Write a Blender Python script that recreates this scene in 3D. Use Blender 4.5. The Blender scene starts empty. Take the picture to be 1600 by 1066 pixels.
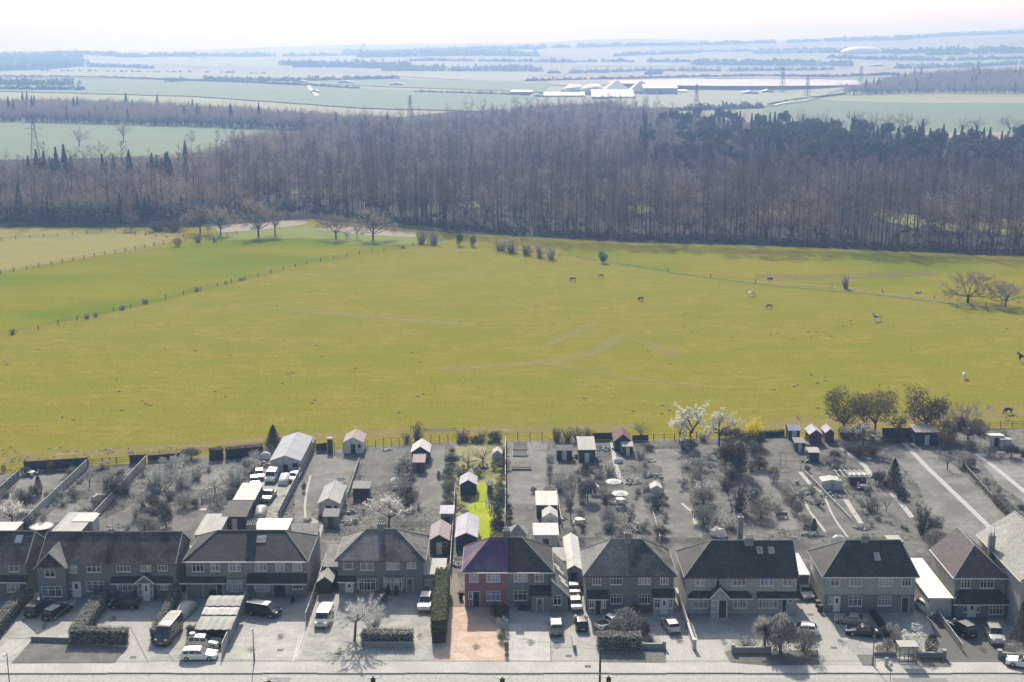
import bpy, bmesh, math, random
from mathutils import Vector, Matrix, noise as mnoise
R = math.radians
scn = bpy.context.scene
COL = scn.collection

# ------------------------------------------------------------------ camera
FPX, PITCH, HCAM = 2070.0, R(12.7), 78.4      # focal length in photo pixels, tilt, height
cam_d = bpy.data.cameras.new('camera'); cam = bpy.data.objects.new('camera', cam_d); COL.objects.link(cam)
cam.location = (0, 0, HCAM); cam.rotation_euler = (R(90) - PITCH, 0, 0)
cam_d.sensor_width = 36; cam_d.lens = 36 * FPX / 1600; cam_d.clip_start = 1; cam_d.clip_end = 30000
scn.camera = cam
# ------------------------------------------------------------------ sky and sun
SUN_EL, SUN_AZ = R(36), R(-8)                  # azimuth from +Y towards +X
wd = bpy.data.worlds.new('World'); scn.world = wd; wd.use_nodes = True
wn = wd.node_tree; wn.nodes.clear()
sky = wn.nodes.new('ShaderNodeTexSky'); sky.sky_type = 'NISHITA'; sky.sun_disc = False
sky.sun_elevation = SUN_EL; sky.sun_rotation = SUN_AZ; sky.air_density = 0.8; sky.dust_density = 2.6; sky.ozone_density = 0.6
bg = wn.nodes.new('ShaderNodeBackground'); bg.inputs[1].default_value = 0.135
wo = wn.nodes.new('ShaderNodeOutputWorld')
wn.links.new(sky.outputs[0], bg.inputs[0]); wn.links.new(bg.outputs[0], wo.inputs[0])
sun_d = bpy.data.lights.new('sun', 'SUN'); sun_d.energy = 5.0; sun_d.angle = R(0.53); sun_d.color = (1, 0.955, 0.88)
sun = bpy.data.objects.new('sun', sun_d); COL.objects.link(sun)
sdir = Vector((math.sin(SUN_AZ) * math.cos(SUN_EL), math.cos(SUN_AZ) * math.cos(SUN_EL), math.sin(SUN_EL)))
sun.rotation_euler = sdir.to_track_quat('Z', 'Y').to_euler(); sun.location = (0, 0, 120)
scn.view_settings.view_transform = 'Standard'; scn.view_settings.look = 'None'
scn.view_settings.gamma = 1; scn.view_settings.use_curve_mapping = False
scn.view_settings.exposure = 0.4
scn.cycles.max_bounces = 5; scn.cycles.diffuse_bounces = 2; scn.cycles.glossy_bounces = 2
scn.cycles.transmission_bounces = 3; scn.cycles.transparent_max_bounces = 8; scn.cycles.volume_bounces = 1
scn.cycles.caustics_reflective = False; scn.cycles.caustics_refractive = False
scn.cycles.use_denoising = True

# ------------------------------------------------------------------ from the photograph's pixels to points in the place
def smooth(a, b, x):
    t = max(0, min(1, (x - a) / (b - a))); return t * t * (3 - 2 * t)
def lerp(a, b, t): return a + (b - a) * t
KERB_Y = 155.5
def far_h(t):
    pts = [(-1.2, 4), (-.387, 10), (-.2, 40), (-.05, 66), (.15, 86), (.3, 128), (.387, 168), (1.2, 190)]
    for (a, ha), (b, hb) in zip(pts, pts[1:]):
        if t <= b: return lerp(ha, hb, max(0, (t - a) / (b - a)))
    return pts[-1][1]
def zt(x, y):
    if y < 1400: return 0.0
    t = x / y
    z = far_h(t) * smooth(2300, 8600, y) ** 1.15
    z += 26 * smooth(.2, .36, t) * smooth(1750, 2500, y) * (1 - smooth(2700, 3600, y))
    z += (mnoise.noise(Vector((x / 1300, y / 1000, 3))) * 34) * smooth(2500, 4600, y)
    if y > 8600: z -= (y - 8600) * .06
    return z
def ray(px, py):
    a, b = (px - 800) / FPX, -(py - 533) / FPX
    c, s = math.cos(PITCH), math.sin(PITCH)
    return Vector((a, c + b * s, -s + b * c))
def G(px, py, z=0.0):
    """point on the level z seen at a pixel"""
    d = ray(px, py); t = (z - HCAM) / d.z
    return Vector((d.x * t, d.y * t, z))
def GT(px, py):
    """point on the far terrain seen at a pixel"""
    d = ray(px, py); y = 1400.0
    while y < 9000:
        t = y / d.y
        if HCAM + d.z * t <= zt(d.x * t, y): break
        y += 15
    t = y / d.y
    return Vector((d.x * t, y, zt(d.x * t, y)))
def onY(px, py, Y):
    d = ray(px, py); t = Y / d.y
    return Vector((d.x * t, Y, HCAM + d.z * t))
CR = {'A0': (0, 820, 4.3333), 'A1': (230, 820, 4.3333), 'A2': (460, 820, 4.3333), 'A3': (690, 820, 4.3333), 'A4': (900, 820, 4.3333),
      'A5': (1130, 820, 4.3333), 'A6': (1360, 820, 4.3333), 'B0': (0, 680, 6.271), 'B1': (230, 670, 6.271), 'B2': (460, 660, 5.921),
      'B3': (690, 660, 5.921), 'B4': (900, 640, 5.329), 'B5': (1130, 640, 5.329), 'B6': (1360, 640, 5.329), 'P': (0, 0, 1.0)}
def P(c, zx, zy):
    o = CR[c]; return (o[0] + zx / o[2], o[1] + zy / o[2])
def Q(c, zx, zy, z=0.0): return G(*P(c, zx, zy), z)
def height_at(p, py_top, px=None):
    """height of something standing at ground point p whose top is seen at row py_top"""
    d = ray(800, py_top); return HCAM + d.z * p.y / d.y

# ------------------------------------------------------------------ materials
MATS = {}
def nd(nt, t, **kw):
    n = nt.nodes.new(t)
    for k, v in kw.items(): setattr(n, k, v)
    return n
def mk(name, c, c2=None, scale=1.0, rough=.85, bump=0.0, kind=None, spec=.3, c3=None, stretch=(1, 1, 1), metal=0, trans=0.0, vary=0.0, size=(.3, .1), depth=.03, thr=(.35, .65), grain=4.5):
    """one procedural material: world-space noise between two or three tones, an optional course pattern in UV metres"""
    if name in MATS: return MATS[name]
    wg = lambda v: (v * 1.02, v, v * .89) if isinstance(v, (int, float)) else v     # greys lean slightly warm
    c = wg(c)
    if c2 is None: c2 = tuple(v * .72 for v in c)
    c2 = wg(c2)
    m = bpy.data.materials.new(name); m.use_nodes = True; nt = m.node_tree; L = nt.links
    b = nt.nodes['Principled BSDF']; out = nt.nodes['Material Output']
    b.inputs['Roughness'].default_value = rough; b.inputs['Specular IOR Level'].default_value = spec; b.inputs['Metallic'].default_value = metal
    geo = nd(nt, 'ShaderNodeNewGeometry'); mp = nd(nt, 'ShaderNodeMapping'); mp.inputs['Scale'].default_value = stretch
    L.new(geo.outputs['Position'], mp.inputs[0])
    n1 = nd(nt, 'ShaderNodeTexNoise'); n1.inputs['Scale'].default_value = scale; n1.inputs['Detail'].default_value = 6; n1.inputs['Roughness'].default_value = .62
    L.new(mp.outputs[0], n1.inputs[0])
    rp = nd(nt, 'ShaderNodeMapRange'); rp.inputs[1].default_value = thr[0]; rp.inputs[2].default_value = thr[1]; L.new(n1.outputs[0], rp.inputs[0])
    mx = nd(nt, 'ShaderNodeMix', data_type='RGBA'); mx.inputs[6].default_value = (*c, 1); mx.inputs[7].default_value = (*c2, 1)
    L.new(rp.outputs[0], mx.inputs[0]); col = mx.outputs[2]
    if c3 is not None:
        c3 = wg(c3)
        n2 = nd(nt, 'ShaderNodeTexNoise'); n2.inputs['Scale'].default_value = scale * .23; n2.inputs['Detail'].default_value = 4
        L.new(mp.outputs[0], n2.inputs[0]); r2 = nd(nt, 'ShaderNodeMapRange'); r2.inputs[1].default_value = .45; r2.inputs[2].default_value = .62
        L.new(n2.outputs[0], r2.inputs[0]); m2 = nd(nt, 'ShaderNodeMix', data_type='RGBA'); m2.inputs[7].default_value = (*c3, 1)
        L.new(r2.outputs[0], m2.inputs[0]); L.new(col, m2.inputs[6]); col = m2.outputs[2]
    hsrc = n1.outputs[0]
    if rough > .5 and kind is None and metal == 0:
        n4 = nd(nt, 'ShaderNodeTexNoise'); n4.inputs['Scale'].default_value = grain; n4.inputs['Detail'].default_value = 3; n4.inputs['Roughness'].default_value = .8; L.new(geo.outputs['Position'], n4.inputs[0])
        r4 = nd(nt, 'ShaderNodeMapRange'); r4.inputs[1].default_value = .3; r4.inputs[2].default_value = .7; r4.inputs[3].default_value = .68; r4.inputs[4].default_value = 1.32; L.new(n4.outputs[0], r4.inputs[0])
        m4 = nd(nt, 'ShaderNodeMix', data_type='RGBA', blend_type='MULTIPLY'); m4.inputs[0].default_value = 1; L.new(col, m4.inputs[6]); L.new(r4.outputs[0], m4.inputs[7]); col = m4.outputs[2]; hsrc = n4.outputs[0]
    if kind in ('tile', 'brick', 'boards', 'slats', 'sheet'):
        uv = nd(nt, 'ShaderNodeUVMap'); br = nd(nt, 'ShaderNodeTexBrick')
        br.inputs['Scale'].default_value = 1; br.inputs['Brick Width'].default_value = size[0]; br.inputs['Row Height'].default_value = size[1]
        br.inputs['Mortar Size'].default_value = depth; br.inputs['Mortar Smooth'].default_value = .4
        br.inputs['Color1'].default_value = (1, 1, 1, 1); br.inputs['Color2'].default_value = (.72, .72, .72, 1); br.inputs['Mortar'].default_value = (.3, .3, .3, 1)
        if kind in ('boards', 'sheet'): br.offset = 0
        L.new(uv.outputs[0], br.inputs[0])
        mm = nd(nt, 'ShaderNodeMix', data_type='RGBA', blend_type='MULTIPLY'); mm.inputs[0].default_value = 1 if kind != 'sheet' else .6
        L.new(col, mm.inputs[6]); L.new(br.outputs[0], mm.inputs[7]); col = mm.outputs[2]; hsrc = br.outputs['Fac']
    if vary:
        oi = nd(nt, 'ShaderNodeObjectInfo'); hv = nd(nt, 'ShaderNodeHueSaturation'); r3 = nd(nt, 'ShaderNodeMapRange')
        r3.inputs[3].default_value = 1 - vary; r3.inputs[4].default_value = 1 + vary; L.new(oi.outputs['Random'], r3.inputs[0])
        L.new(r3.outputs[0], hv.inputs['Value']); L.new(col, hv.inputs['Color']); col = hv.outputs[0]
    L.new(col, b.inputs['Base Color'])
    if bump:
        bp = nd(nt, 'ShaderNodeBump'); bp.inputs['Strength'].default_value = min(1, bump); bp.inputs['Distance'].default_value = .05 if kind is None else .02
        if kind: bp.invert = True
        L.new(hsrc, bp.inputs['Height']); L.new(bp.outputs[0], b.inputs['Normal'])
    if trans:
        tr = nd(nt, 'ShaderNodeBsdfTranslucent'); ms = nd(nt, 'ShaderNodeMixShader'); ms.inputs[0].default_value = trans
        L.new(col, tr.inputs[0]); L.new(b.outputs[0], ms.inputs[1]); L.new(tr.outputs[0], ms.inputs[2]); L.new(ms.outputs[0], out.inputs[0])
    MATS[name] = m; return m
def soft(name, c, dens=.8, scale=.35):
    """worn ground: colour that breaks up and thins out towards the strip's own edges (u runs across it)"""
    if name in MATS: return MATS[name]
    m = bpy.data.materials.new(name); m.use_nodes = True; nt = m.node_tree; L = nt.links
    b = nt.nodes['Principled BSDF']; b.inputs['Base Color'].default_value = (*c, 1); b.inputs['Roughness'].default_value = .95; b.inputs['Specular IOR Level'].default_value = .1
    uv = nd(nt, 'ShaderNodeUVMap'); sp = nd(nt, 'ShaderNodeSeparateXYZ'); L.new(uv.outputs[0], sp.inputs[0])
    s = nd(nt, 'ShaderNodeMath', operation='MULTIPLY'); s.inputs[1].default_value = math.pi; L.new(sp.outputs[0], s.inputs[0])
    sn = nd(nt, 'ShaderNodeMath', operation='SINE'); L.new(s.outputs[0], sn.inputs[0])
    geo = nd(nt, 'ShaderNodeNewGeometry'); n1 = nd(nt, 'ShaderNodeTexNoise'); n1.inputs['Scale'].default_value = scale; n1.inputs['Detail'].default_value = 8; n1.inputs['Roughness'].default_value = .7
    L.new(geo.outputs[0], n1.inputs[0]); r = nd(nt, 'ShaderNodeMapRange'); r.inputs[1].default_value = .35; r.inputs[2].default_value = .65; L.new(n1.outputs[0], r.inputs[0])
    mu = nd(nt, 'ShaderNodeMath', operation='MULTIPLY'); L.new(sn.outputs[0], mu.inputs[0]); L.new(r.outputs[0], mu.inputs[1])
    m3 = nd(nt, 'ShaderNodeMath', operation='MULTIPLY'); m3.inputs[1].default_value = dens; L.new(mu.outputs[0], m3.inputs[0])
    L.new(m3.outputs[0], b.inputs['Alpha']); MATS[name] = m; return m
def gm(v, scale=2.0, rough=.85, bump=0, c2=None): return mk('grey_%03d_%d' % (round(v * 100), rough * 10), v, v * .8 if c2 is None else c2, scale=scale, rough=rough, bump=bump)

# ------------------------------------------------------------------ mesh building
class MB:
    def __init__(s): s.v = []; s.f = []
    def poly(s, pts):
        n = len(s.v); s.v += [tuple(p) for p in pts]; s.f.append(tuple(range(n, n + len(pts)))); return s
    def box(s, x0, y0, z0, x1, y1, z1):
        n = len(s.v); s.v += [(x0, y0, z0), (x1, y0, z0), (x1, y1, z0), (x0, y1, z0), (x0, y0, z1), (x1, y0, z1), (x1, y1, z1), (x0, y1, z1)]
        for q in ((0, 3, 2, 1), (4, 5, 6, 7), (0, 1, 5, 4), (1, 2, 6, 5), (2, 3, 7, 6), (3, 0, 4, 7)): s.f.append(tuple(n + i for i in q))
        return s
    def prism(s, bot, top):
        """loft of two rings with caps"""
        n = len(s.v); k = len(bot); s.v += [tuple(p) for p in bot] + [tuple(p) for p in top]
        s.f.append(tuple(n + i for i in reversed(range(k)))); s.f.append(tuple(n + k + i for i in range(k)))
        for i in range(k):
            j = (i + 1) % k; s.f.append((n + i, n + j, n + k + j, n + k + i))
        return s
    def loft(s, rings, cap=True):
        n = len(s.v); k = len(rings[0])
        for r in rings: s.v += [tuple(p) for p in r]
        for a in range(len(rings) - 1):
            for i in range(k):
                j = (i + 1) % k; s.f.append((n + a * k + i, n + a * k + j, n + (a + 1) * k + j, n + (a + 1) * k + i))
        if cap:
            s.f.append(tuple(n + i for i in reversed(range(k)))); e = n + (len(rings) - 1) * k; s.f.append(tuple(e + i for i in range(k)))
        return s
    def tube(s, p0, p1, r0, r1=None, n=6, cap=True):
        p0 = Vector(p0); p1 = Vector(p1); r1 = r0 if r1 is None else r1
        d = (p1 - p0); d = d.normalized() if d.length > 1e-6 else Vector((0, 0, 1))
        a = d.orthogonal().normalized(); b = d.cross(a)
        rg = lambda p, r: [p + (a * math.cos(2 * math.pi * i / n) + b * math.sin(2 * math.pi * i / n)) * r for i in range(n)]
        return s.loft([rg(p0, r0), rg(p1, r1)], cap)
    def mesh(s, name, mat=None, smooth_=False, uv=True):
        me = bpy.data.meshes.new(name); me.from_pydata(s.v, [], s.f)
        if uv and len(s.f) < 20000:
            ul = me.uv_layers.new(name='UVMap').data
            for p in me.polygons:
                n = p.normal
                if abs(n.z) > .98: u, w = Vector((1, 0, 0)), Vector((0, 1, 0))
                else:
                    u = Vector((0, 0, 1)).cross(n).normalized(); w = n.cross(u)
                for li in p.loop_indices:
                    co = me.vertices[me.loops[li].vertex_index].co; ul[li].uv = (co.dot(u), co.dot(w))
        if mat: me.materials.append(mat)
        if smooth_: me.polygons.foreach_set('use_smooth', [True] * len(me.polygons))
        return me
    def build(s, name, mat, parent=None, smooth_=False, uv=True):
        return link(name, s.mesh(name, mat, smooth_, uv), parent)
def link(name, me, parent=None, mat=None):
    o = bpy.data.objects.new(name, me); COL.objects.link(o)
    if parent is not None: o.parent = parent
    if mat is not None:
        o.material_slots[0].link = 'OBJECT'; o.material_slots[0].material = mat
    return o
def tag(o, label=None, cat=None, group=None, kind=None):
    if label: o['label'] = label
    if cat: o['category'] = cat
    if group: o['group'] = group
    if kind: o['kind'] = kind
    return o
def thing(name, label, cat, loc=(0, 0, 0), rz=0, group=None):
    o = bpy.data.objects.new(name, None); COL.objects.link(o); o.empty_display_size = .2
    o.location = loc; o.rotation_euler = (0, 0, rz); return tag(o, label, cat, group)
def copy_tree(o, parent=None):
    c = o.copy(); COL.objects.link(c); c.parent = parent
    for ch in o.children: copy_tree(ch, c)
    return c
def sheet(name, pts, z, mat, parent=None, kind='structure'):
    bm = bmesh.new(); f = bm.faces.new([bm.verts.new((p[0], p[1], z)) for p in pts]); bm.normal_update()
    if f.normal.z < 0: f.normal_flip()
    bmesh.ops.triangulate(bm, faces=[f]); me = bpy.data.meshes.new(name); bm.to_mesh(me); bm.free(); me.materials.append(mat)
    o = link(name, me, parent)
    if kind: o['kind'] = kind
    return o
def strip(name, pts, w, z, mat, kind='structure', zf=None):
    """ribbon along a polyline, u across"""
    vs = []; n = len(pts); me = bpy.data.meshes.new(name); uvs = []
    ws = w if isinstance(w, (list, tuple)) else [w] * n
    for i, p in enumerate(pts):
        a = Vector(pts[max(0, i - 1)][:2]); b = Vector(pts[min(n - 1, i + 1)][:2]); d = (b - a).normalized(); q = Vector((-d.y, d.x))
        for k in range(5):
            s = (k / 4 - .5) * ws[i]; x, y = p[0] + q.x * s, p[1] + q.y * s
            vs.append((x, y, z + (zt(x, y) if zf else 0))); uvs.append((1 - k / 4, i))
    fs = [(i * 5 + k, (i) * 5 + k + 1, (i + 1) * 5 + k + 1, (i + 1) * 5 + k) for i in range(n - 1) for k in range(4)]
    fs = [tuple(reversed(f)) for f in fs]
    me.from_pydata(vs, [], fs); ul = me.uv_layers.new(name='UVMap').data
    for l in me.loops: ul[l.index].uv = uvs[l.vertex_index]
    me.materials.append(mat); o = link(name, me); o['kind'] = kind; return o
# ================================================================== the setting: ground, fields, road
M_past = mk('pasture', (.186, .166, .018), (.235, .205, .034), scale=.32, stretch=(.6, 1.1, 1), c3=(.186, .18, .02), grain=1.6, bump=.5, rough=1.0, spec=.0)
def ground():
    ys = [-150, 60, 120, 139, KERB_Y - .02, KERB_Y + .02, 170, 200, 260, 330, 420, 520, 700, 900, 1150, 1400]
    y = 1400
    while y < 11000: y *= 1.055; ys.append(y)
    ts = [-6, -3, -1.6, -1, -.75, -.55] + [(-.45 + .9 * i / 40) for i in range(41)] + [.55, .75, 1, 1.6, 3, 6]
    vs = []; fs = []; k = len(ts)
    for y in ys:
        for t in ts:
            x = t * max(y, 0) + t * 60
            vs.append((x, y, (-.14 if y < KERB_Y else 0) + zt(x, y)))
    for j in range(len(ys) - 1):
        for i in range(k - 1): fs.append((j * k + i, j * k + i + 1, (j + 1) * k + i + 1, (j + 1) * k + i))
    me = bpy.data.meshes.new('ground'); me.from_pydata(vs, [], fs); me.materials.append(M_past); me.polygons.foreach_set('use_smooth', [True] * len(fs))
    me.materials.append(mk('far_land', (.17, .195, .075), (.21, .22, .1), scale=.004, rough=.95, c3=(.13, .14, .07)))
    for p in me.polygons:
        if p.center.y > 1150: p.material_index = 1
    tag(link('ground', me), kind='structure')
ground()
def drape(name, top, bot, z, mat, nx=40, ny=10, flat=False):
    """a field between two pixel edges (each a list of (px, py)), laid on the terrain"""
    f = (lambda a, b: G(a, b)) if flat else GT
    def samp(pl, u):
        L = [0]
        for a, b in zip(pl, pl[1:]): L.append(L[-1] + math.hypot(b[0] - a[0], b[1] - a[1]))
        d = u * L[-1]
        for i in range(len(pl) - 1):
            if d <= L[i + 1] or i == len(pl) - 2:
                t = (d - L[i]) / max(1e-6, L[i + 1] - L[i]); return (lerp(pl[i][0], pl[i + 1][0], t), lerp(pl[i][1], pl[i + 1][1], t))
    vs = []; fs = []
    for j in range(ny + 1):
        for i in range(nx + 1):
            a = samp(bot, i / nx); b = samp(top, i / nx); p = f(lerp(a[0], b[0], j / ny), lerp(a[1], b[1], j / ny))
            vs.append((p.x, p.y, (0 if flat else zt(p.x, p.y)) + z))
    for j in range(ny):
        for i in range(nx):
            n = j * (nx + 1) + i; fs.append((n, n + 1, n + nx + 2, n + nx + 1))
    me = bpy.data.meshes.new(name); me.from_pydata(vs, [], fs); me.materials.append(mat)
    return tag(link(name, me), kind='structure')
# ---- fields near
M_green = mk('meadow_green', (.18, .178, .012), (.205, .188, .018), scale=.1, stretch=(.6, 1.1, 1), c3=(.13, .168, .008), grain=1.6, bump=.5, rough=1.0, spec=.0)
M_bright = mk('meadow_bright', (.12, .17, .012), (.145, .175, .018), scale=.05, rough=.95, spec=.1)
M_buff = mk('bare_stubble', (.24, .21, .16), (.29, .255, .2), scale=.3, rough=.95, spec=.1)
drape('meadow', [(-30, 432), (60, 416), (200, 396), (330, 372), (480, 366), (660, 378)], [(-30, 527), (100, 503), (230, 476), (340, 449), (480, 415), (660, 384)], .02, M_green, flat=True)
drape('meadow_far_strip', [(330, 368), (480, 352), (560, 366), (700, 372)], [(330, 376), (480, 372), (560, 384), (700, 380)], .035, M_bright, flat=True)
drape('meadow_right', [(880, 392), (1200, 386), (1400, 395), (1630, 408)], [(880, 398), (1060, 428), (1300, 446), (1630, 470)], .02, mk('meadow_blend', (.195, .18, .016), (.22, .195, .024), scale=.12, stretch=(.6, 1.1, 1), c3=(.145, .172, .01), grain=1.6, rough=1.0, spec=.0, bump=.4), flat=True)
drape('stubble_strip', [(330, 354), (400, 347), (470, 344), (484, 347)], [(345, 364), (400, 360), (440, 356), (474, 351)], .05, M_buff, flat=True, nx=16, ny=4)
drape('stubble_strip', [(530, 353), (610, 360), (650, 364)], [(490, 358), (560, 367), (650, 371)], .05, M_buff, flat=True, nx=16, ny=4)
drape('paddock_left', [(-30, 360), (80, 358), (200, 360), (300, 366)], [(-30, 430), (80, 412), (200, 392), (300, 372)], .025, mk('paddock', (.19, .165, .022), (.21, .185, .03), scale=.1, rough=.95, spec=.1), flat=True)
# woodland floor and its grassy clearings
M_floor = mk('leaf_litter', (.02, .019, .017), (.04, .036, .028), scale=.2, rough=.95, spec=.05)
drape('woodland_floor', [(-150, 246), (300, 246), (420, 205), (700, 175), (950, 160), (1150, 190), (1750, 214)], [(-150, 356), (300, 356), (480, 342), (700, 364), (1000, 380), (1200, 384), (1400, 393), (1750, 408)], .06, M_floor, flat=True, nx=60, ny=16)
M_clear = mk('clearing_grass', (.17, .21, .05), (.22, .24, .07), scale=.2, rough=.95, spec=.1)
for k, (a, b, c, d) in enumerate([(1190, 1240, 330, 342), (1378, 1436, 330, 352), (1470, 1500, 348, 362), (1530, 1575, 350, 364), (1588, 1640, 346, 374), (985, 1020, 322, 332), (440, 470, 294, 303), (500, 525, 294, 303), (720, 760, 316, 324)]):
    cc = G((a + b) / 2, (c + d) / 2); rx, ry = (G(b, d).x - G(a, d).x) * .62, (G(a, c).y - G(a, d).y) * .62; sheet('clearing', [(cc.x + rx * math.cos(t_ * .3927) * (1 + .15 * math.sin(t_ * 2.3)), cc.y + ry * math.sin(t_ * .3927) * (1 + .2 * math.cos(t_ * 1.7))) for t_ in range(16)], .1, M_clear)
# ---- worn ground in the pasture
M_tan = soft('trodden_grass', (.33, .255, .12), .7, .3); M_tan2 = soft('trodden_pale', (.36, .29, .12), .5, .8); M_mud = soft('churned_earth', (.2, .15, .085), .8, .15)
def track(pts, w, mat, z, name='worn_path'): strip(name, [G(*p) for p in pts], w, z, mat)
track([(455, 485), (520, 489), (600, 497), (720, 506)], 6, M_tan2, .03)
track([(690, 577), (760, 572), (860, 565), (930, 550), (970, 527), (1010, 535), (1060, 557)], 7, M_tan2, .032)
track([(850, 540), (900, 520), (930, 505)], 5, M_tan2, .034)
track([(830, 566), (900, 576), (980, 590), (1100, 604)], 4, M_tan2, .036)
track([(-60, 722), (60, 714), (200, 704), (330, 696), (480, 682), (640, 676), (800, 672), (1000, 668)], 9, M_tan, .03, 'field_margin')
track([(200, 712), (300, 704), (420, 692), (480, 686)], 4, M_mud, .04, 'field_margin')
track([(1120, 672), (1250, 664), (1360, 660), (1480, 652), (1660, 640)], 16, M_tan, .03, 'field_margin')
track([(1180, 432), (1260, 434), (1340, 432), (1460, 428)], 13, M_mud, .045)
track([(1180, 440), (1300, 448), (1450, 470), (1560, 482)], 9, M_tan, .05)
track([(760, 386), (900, 401), (1060, 428), (1200, 446), (1400, 464), (1630, 492)], 4, soft('lush_line', (.1, .19, .04), .8, .3), .055)
track([(-20, 366), (100, 372), (180, 362)], 12, M_tan, .05)
# ---- road, kerb, footway
M_road = mk('asphalt_grey', .34, .38, scale=.6, rough=.9, c3=.31, stretch=(.08, 1.2, 1)); M_walk = mk('footway', .39, .44, scale=.8, rough=.9, c3=.36)
sheet('road', [(-400, 139), (400, 139), (400, KERB_Y - .13), (-400, KERB_Y - .13)], -.134, M_road)
M_mark = mk('road_paint', .62, .5, scale=3)
for a in range(-70, 71, 9): sheet('road_marking', [(a, 149.9), (a + 5, 149.9), (a + 5, 150.02), (a, 150.02)], -.128, M_mark)
sheet('channel_strip', [(-400, KERB_Y - .42), (400, KERB_Y - .42), (400, KERB_Y - .135), (-400, KERB_Y - .135)], -.129, mk('channel', .36, .3, scale=1))
sheet('footway', [(-400, KERB_Y), (400, KERB_Y), (400, 158.7), (-400, 158.7)], .006, M_walk)
M_kerb = mk('kerb_stone', .36, .3, scale=4)
kx = lambda px: onY(px, 1049, KERB_Y).x
full = [(-200, 175), (265, 417), (490, 640), (727, 856), (946, 1048), (1155, 1282), (1360, 1494), (1584, 1800)]
km = MB(); prev = -400
for a, b in full:
    xa, xb = kx(a), kx(b)
    if a <= -200: xa = -400
    if b >= 1800: xb = 400
    if xa > prev: km.box(prev, KERB_Y - .125, -.14, xa, KERB_Y, -.075)
    km.prism([(xa, KERB_Y - .128, -.14), (xb, KERB_Y - .128, -.14), (xb, KERB_Y, -.14), (xa, KERB_Y, -.14)], [(xa + .8, KERB_Y - .125, .012), (xb - .8, KERB_Y - .125, .012), (xb - .8, KERB_Y, .012), (xa + .8, KERB_Y, .012)])
    prev = xb
tag(km.build('kerb', M_kerb), kind='structure')
# ---- the plots: one grey base for the gardens, one pale base in front of the houses
REAR = [(-60, 745), (39, 737), (137, 729), (228, 723), (330, 712), (420, 700), (500, 704), (660, 692), (790, 689), (860, 688), (1000, 689), (1150, 683), (1310, 684), (1440, 672), (1660, 668)]
rear_w = [G(*p) for p in REAR]
M_gbase = mk('garden_grass', .115, .2, scale=.6, c3=.085, grain=2.2, bump=.6, rough=.95, spec=.05)
sheet('garden_ground', [(-130, 158.7), (130, 158.7), (130, rear_w[-1].y)] + [(p.x, p.y) for p in reversed(rear_w)] + [(-130, rear_w[0].y)], .008, M_gbase)
M_fore = mk('pale_gravel', .35, .27, scale=1.6, c3=.39, bump=.4, rough=.95, spec=.05)
sheet('forecourt', [(-130, 158.72), (130, 158.72), (130, 181), (-130, 181)], .014, M_fore)
def PS(name, c, zs, z, mat): return sheet(name, [Q(c, *p) for p in zs], z, mat)
M_lawn = mk('grey_lawn', .14, .19, scale=.9, c3=.12, bump=.5, rough=.95, spec=.05); M_lawn2 = mk('grey_lawn_light', .18, .24, scale=.7, c3=.15, bump=.5, rough=.95, spec=.05)
M_slab = mk('paving_slab', .4, .34, scale=1.2, rough=.9, kind='brick', size=(.6, .6), depth=.02); M_conc = mk('concrete', .38, .32, scale=.7, c3=.33, rough=.9); M_soil = mk('soil_grey', .07, .1, scale=2, rough=.95)
M_tarmac = mk('drive_tarmac', .2, .25, scale=1.5, c3=.17, rough=.95)
# front: verges and drives
PS('verge_grass', 'A0', [(75, 940), (213, 785), (865, 832), (775, 938)], .02, M_lawn)
PS('verge_grass', 'A4', [(165, 880), (160, 932), (608, 935), (608, 845), (200, 835)], .02, M_lawn)
PS('verge_grass', 'A5', [(8, 862), (50, 935), (300, 955), (655, 950), (640, 850), (330, 850), (40, 850)], .02, M_lawn)
PS('verge_grass', 'A5', [(900, 880), (945, 955), (1035, 958), (1035, 880)], .02, M_lawn)
PS('verge_grass', 'A6', [(340, 900), (500, 895), (550, 965), (350, 965)], .02, M_lawn)
PS('verge_grass', 'A6', [(875, 905), (1040, 905), (1040, 985), (930, 975)], .02, M_lawn)
PS('driveway', 'A0', [(-60, 900), (-20, 935), (70, 938), (215, 780), (490, 790), (560, 620), (260, 560)], .018, mk('drive_pale', .36, .3, scale=1, c3=.4, rough=.95))
PS('driveway', 'A0', [(780, 935), (1010, 935), (1240, 480), (760, 480), (690, 650), (870, 690)], .019, M_conc)
PS('driveway', 'A1', [(520, 905), (1020, 925), (1180, 480), (720, 480)], .018, mk('drive_gravel', .37, .3, scale=2.2, c3=.4, bump=.5))
PS('driveway', 'A3', [(455, 920), (735, 925), (735, 590), (455, 560)], .018, mk('drive_gravel_light', .42, .35, scale=2.5, c3=.45, bump=.5))
PS('driveway', 'A3', [(740, 925), (1050, 925), (1000, 560), (840, 560)], .019, M_conc)
PS('driveway', 'A4', [(625, 930), (1000, 930), (1000, 850), (1120, 740), (820, 740), (560, 740)], .019, mk('drive_smooth', .36, .4, scale=.6))
PS('driveway', 'A5', [(665, 950), (930, 950), (640, 560), (560, 420), (500, 420), (540, 600)], .02, M_conc)
PS('driveway', 'A6', [(500, 930), (1000, 930), (700, 520), (440, 560), (380, 600)], .019, M_slab)
PS('driveway', 'A4', [(800, 800), (820, 790), (760, 600), (690, 420), (650, 420), (740, 640)], .021, M_slab)
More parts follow.
